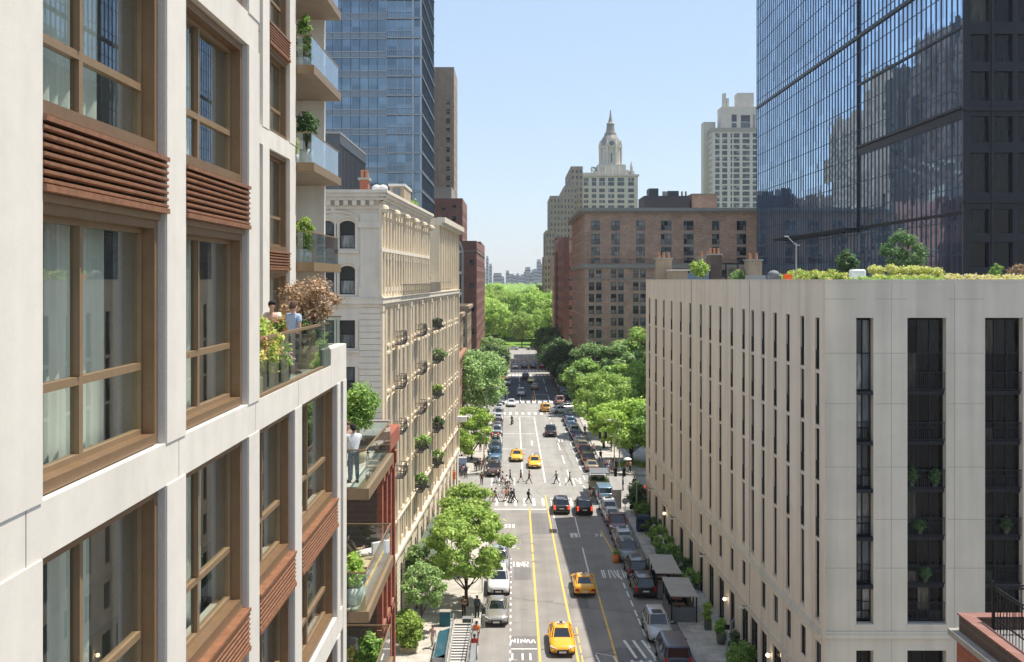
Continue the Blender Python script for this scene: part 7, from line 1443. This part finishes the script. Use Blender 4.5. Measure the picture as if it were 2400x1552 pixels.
t=thing('bollard','grey square bollard by the champagne sedan','bollard',(XX(1133,79),79.4,.0),world=False); link('post',MB().bev(-.11,.11,-.11,.11,0,.95,.02).mesh('post','stone_trim'),t); link('cap',MB().bev(-.13,.13,-.13,.13,.95,1.0,.02).mesh('cap','metal_l'),t)
def lamp(label,x,y,h,reach,rz,m='stone_trim',z=.14):
    t=thing('street_lamp',label,'street lamp',(x,y,z),rz,world=False); link('base',MB().lathe([(.2,0),(.18,.5),(.1,.7)],(0,0,0),8).mesh('base',m),t); link('pole',MB().tube([(0,0,.6),(0,0,h)],[.09,.055],8).mesh('pole',m),t)
    link('arm',MB().tube([(0,0,h*.93),(0,reach*.35,h*1.02),(0,reach,h*1.03)],[.045,.035,.03],6).mesh('arm',m),t); link('lamp_head',MB().bev(-.13,.13,reach-.1,reach+.55,h*1.03-.05,h*1.03+.09,.03).mesh('lamp_head','sign_w'),t); return t
lamp('grey street lamp with its pale head at the near left sidewalk edge',XX(966,77),77,4.6,.6,U(-80)); lamp('street lamp with a curved arm over the avenue by the large plaza tree',13.6,196,9,2.4,U(90)); lamp('grey lamp post at the plaza corner by the crosswalk',XX(1452,143),143.2,7.0,1.2,U(100)); lamp('street lamp on the left kerb beyond the lime tree',-4.6,172,8.5,2,U(-90)); lamp('tall street lamp on the left kerb past the second cross street',-4.6,240,8.5,2,U(-90))
def signal(label,x,y,h,rz,arm=3.5,red=True,z=.14):
    t=thing('traffic_signal',label,'traffic signal',(x,y,z),rz,world=False); link('pole',MB().tube([(0,0,0),(0,0,.5),(0,0,h)],[.14,.085,.07],8).mesh('pole','stone_trim'),t); link('mast_arm',MB().tube([(0,0,h*.9),(arm*.5,0,h*.97),(arm,0,h)],[.05,.04,.03],6).mesh('mast_arm','stone_trim'),t)
    for k,xx in enumerate((arm*.6,arm)):
        s=link('signal_head',MB().bev(xx-.17,xx+.17,-.14,.14,h-.75,h+.2,.02).mesh('signal_head','black'),t)
        for j,c in enumerate(('red','yellow','green')): link('lens',MB().ball((xx,-.14,h+.04-.3*j),.09,8).mesh('lens',emit('lens_lit',(1,.1,.05),2.) if (j==0 and red) else cloth(c)),s)
    return t
signal('traffic signal on the right sidewalk corner before the crosswalk',XX(1492,116.5),116.5,5.2,U(180),2.4); signal('traffic signal pole standing at the right side street corner',XX(1467,127.4),142.2,5.5,U(180),2.0); signal('traffic signal pole at the left corner of the far crosswalk',XX(1131,136),142.4,5.4,U(0),2.0); signal('traffic signal at the second intersection, left side',-4.7,224,5.5,U(0),3); signal('traffic signal at the second intersection, right side',13.5,224,5.5,U(180),3)
def sign(label,x,y,h,face,rz=0,w_=.5,hh=.6,z=.14,cat='sign',text=None,arr='rect'):
    t=thing('street_sign',label,cat,(x,y,z),rz,world=False); link('post',MB().tube([(0,0,0),(0,0,h)],.04,6).mesh('post','metal_l'),t)
    if arr=='rect': link('panel',MB().bev(-w_/2,w_/2,-.07,-.045,h-hh,h,.01).mesh('panel',face),t)
    else: link('panel',MB().loft([[(w_/2*math.cos(rad(22.5+45*i)),yy,h+w_/2*math.sin(rad(22.5+45*i))) for i in range(8)] for yy in(-.07,-.045)]).mesh('panel',face),t)
    return t
sign('octagonal grey sign back near the right kerb before the crosswalk',XX(1465,116),116,1.75,'metal_l',arr='oct',w_=.75); sign('tall grey sign panel on the right kerb beside the white suv',XX(1447,118.2),118.6,2.5,'stone_trim',w_=1.0,hh=2.2); sign('small dark notice box on a post by the limestone corner',XX(1480,117.2),117,1.1,'black',w_=.5,hh=.5)
sign('blue parking sign beside the big kerb tree',XX(1132,90),87.8,2.3,cloth('lblue'),w_=.4,hh=.5); sign('parking sign on a thin post by the bottom right planting',15.0,72.0,2.6,'black',w_=.35,hh=.35)
t=thing('projecting_sign','small orange red shop sign sticking out from the cream building corner','sign',(XX(1062,122),121.0,4.2)); x=XX(1062,122); MB().bev(x-.75,x+.35,120.9,121.1,3.4,4.3,.03).build('panel',cloth('orange'),t); MB().tube([(x-1.5,121,4.4),(x+.35,121,4.4)],.03,5).build('bracket','black',t); MB().box(x-.5,x+.1,120.88,120.898,3.75,3.95).build('emblem','drk' if 'drk' in M else 'brick_dark',t)
t=thing('projecting_sign','small white box sign high on the far end of the cream facade','sign',(XX(1078,128),127,10)); x=XX(1078,128); MB().bev(x-.6,x+.9,126.9,127.6,9.3,10.0,.03).build('panel','sign_w',t); MB().box(x-1.4,x-.6,127.2,127.3,9.6,9.7).build('bracket','black',t)
t=thing('info_kiosk','pale blue information kiosk at the left corner','kiosk',(XX(1076,137),141.9,.14),world=False); link('cabinet',MB().bev(-.75,.75,-.25,.25,.1,2.1,.04).mesh('cabinet',cloth('skyb')),t); link('cap',MB().bev(-.8,.8,-.3,.3,2.1,2.25,.03).mesh('cap','sign_w'),t)
t=thing('street_cart','red topped food cart at the limestone building corner','food cart',(XX(1497,124.5),119.0,.14),world=False); link('canopy',MB().loft([[(-1.2,-1.1,2.1),(1.2,-1.1,2.1),(1.2,1.1,2.1),(-1.2,1.1,2.1)],[(-.1,-.1,2.9),(.1,-.1,2.9),(.1,.1,2.9),(-.1,.1,2.9)]]).mesh('canopy',cloth('red')),t); link('counter',MB().bev(-.8,.8,-.5,.5,.4,1.1,.04).mesh('counter','metal_l'),t); link('pole',MB().tube([(0,0,.1),(0,0,2.6)],.035,6).mesh('pole','metal_l'),t)
for s in(-1,1): a,b=wheel(s*.85,0,.3,.08); link('wheel',a.mesh('wheel','tyre'),t)
t=thing('traffic_cone','red orange planter drum beside the papered grey suv','barrel',(9.75,97.6,.01),world=False); link('drum',MB().lathe([(.28,0),(.33,.4),(.3,.75),(.26,.8)],(0,0,0),12).mesh('drum',cloth('orange'),True),t); link('foliage',leaves('foliage',[(0,0,1.0,.3)],260,.08,'leaf',401),t)
t=thing('sign_frame','bare metal frame with cables on the near right sidewalk','frame',(15.9,74.6,.14),world=False); link('frame',MB().tube([(0,0,0),(0,0,1.9),(.3,.6,2.0),(.6,1.2,0)],.035,5).tube([(0,0,1.2),(.45,.9,1.2)],.03,5).mesh('frame','metal_l'),t)
t=thing('sandwich_board','white sandwich board outside the limestone building doors','sign',(14.9,103.6,.14),world=False); link('board',MB().loft([[(-.3,-.28,0),(.3,-.28,0),(.3,-.25,0),(-.3,-.25,0)],[(-.3,-.03,1.0),(.3,-.03,1.0),(.3,0,1.0),(-.3,0,1.0)]]).loft([[(-.3,.28,0),(.3,.28,0),(.3,.25,0),(-.3,.25,0)],[(-.3,.03,1.0),(.3,.03,1.0),(.3,0.0,1.0),(-.3,0.0,1.0)]]).mesh('board','sign_w'),t)
# subway style stairway
t=thing('stairway_entrance','stone kerbed stairway going down at the near left sidewalk with a glass side panel','stairway',(-3.6,70,.14))
sx0,sx1=-4.45,-3.2
MB().box(sx0-.16,sx0,64,77.5,.1,1.0).build('side_wall','conc',t); MB().box(sx1,sx1+.16,64,77.5,.1,1.0).build('side_wall','conc',t); MB().box(sx0,sx1,77.3,77.5,.1,1.0).build('end_wall','conc',t)
for i in range(20): MB().box(sx0,sx1,76.6-i*.42,76.9-i*.42,.95-i*.045,1.0-i*.045).build('step','greyjamb',t)
MB().box(sx0,sx1,66,77,.145,.16).build('well_floor','black',t)
mb=MB(); 
for x in (sx0-.08,sx1+.08):
    mb.tube([(x,66,1.75),(x,77.4,1.75)],.035,5)
    for i in range(9): mb.tube([(x,66.2+i*1.4,1),(x,66.2+i*1.4,1.75)],.025,4)
mb.build('handrails','metal_l',t); MB().box(sx1+.2,sx1+.55,66,77,.2,1.25).build('steel_side','metal_l',t)
t=thing('glass_enclosure','low slanted blue glass enclosure beside the stairway','glass enclosure',(-5.1,73,.14)); MB().add([(-5.55,70.5,.9),(-4.75,70.5,1.2),(-4.75,75.8,1.2),(-5.55,75.8,.9)],[(0,1,2,3)]).build('glass_roof',cloth('teal') and mat('tintglass',(.05,.14,.19),.08,0,spec=.9),t); MB().box(-5.6,-5.5,70.5,75.8,.14,.9).box(-4.75,-4.68,70.5,75.8,.14,1.2).box(-5.5,-4.75,70.45,70.52,.14,.95).box(-5.5,-4.75,75.8,75.88,.14,1.0).build('frame','metal_l',t)
# facade lanterns
for i,(Z) in enumerate((113,99.5,86,72.5)):
    p=fw.p(uz(Z),.0,3.75); t=thing('wall_spotlight','small pale spotlight above a limestone building doorway, %s from the crosswalk'%['first','second','third','fourth'][i],'lamp',p); fw.box(mb:=MB(),uz(Z)-.12,uz(Z)+.12,.3,.6,3.7,3.82); mb.build('lamp_head','sign_w',t); MB().tube([fw.p(uz(Z),0,3.9),fw.p(uz(Z),.4,3.85)],.025,4).build('bracket','black',t)
# fire escapes / awnings at the left row: green scaffold
t=thing('shop_awning','dark green awning frame over the shop behind the kerb tree','awning',(-7.4,95,.14)); MB().add([fc.p(ufromY(88),.1,3.6),fc.p(ufromY(101),.1,3.6),fc.p(ufromY(101),2.0,2.7),fc.p(ufromY(88),2.0,2.7)],[(0,1,2,3)]).build('canopy','pot_d',t); mb=MB()
for y in (88,92.3,96.6,101): mb.tube([fc.p(ufromY(y),2.0,2.7),fc.p(ufromY(y),2.0,.14)],.04,5); mb.tube([fc.p(ufromY(y),.1,3.55),fc.p(ufromY(y),2.0,2.65)],.03,4)
mb.build('frame','black',t)
# ---------------------------------------------------------------- air
hz_=MB().box(-600,600,-300,3400,-1.5,170); ho=hz_.build('haze',[],None) if 0 else link('haze',None)
bpy.data.objects.remove(ho); me=bpy.data.meshes.new('haze'); me.from_pydata(hz_.v,[],hz_.f); hm=bpy.data.materials.new('haze'); hm.use_nodes=True; hn=hm.node_tree.nodes; hn.remove(hn['Principled BSDF']); pv=hn.new('ShaderNodeVolumePrincipled'); pv.inputs['Color'].default_value=(.86,.93,1,1); pv.inputs['Density'].default_value=.00011; pv.inputs['Anisotropy'].default_value=.2
hm.node_tree.links.new(pv.outputs[0],hn['Material Output'].inputs['Volume']); me.materials.append(hm); ho=link('haze',me); tag(ho,'thin blue summer haze fading the far park and skyline','haze',kind='stuff'); hm.cycles.homogeneous_volume=True if hasattr(hm,'cycles') and hasattr(hm.cycles,'homogeneous_volume') else True
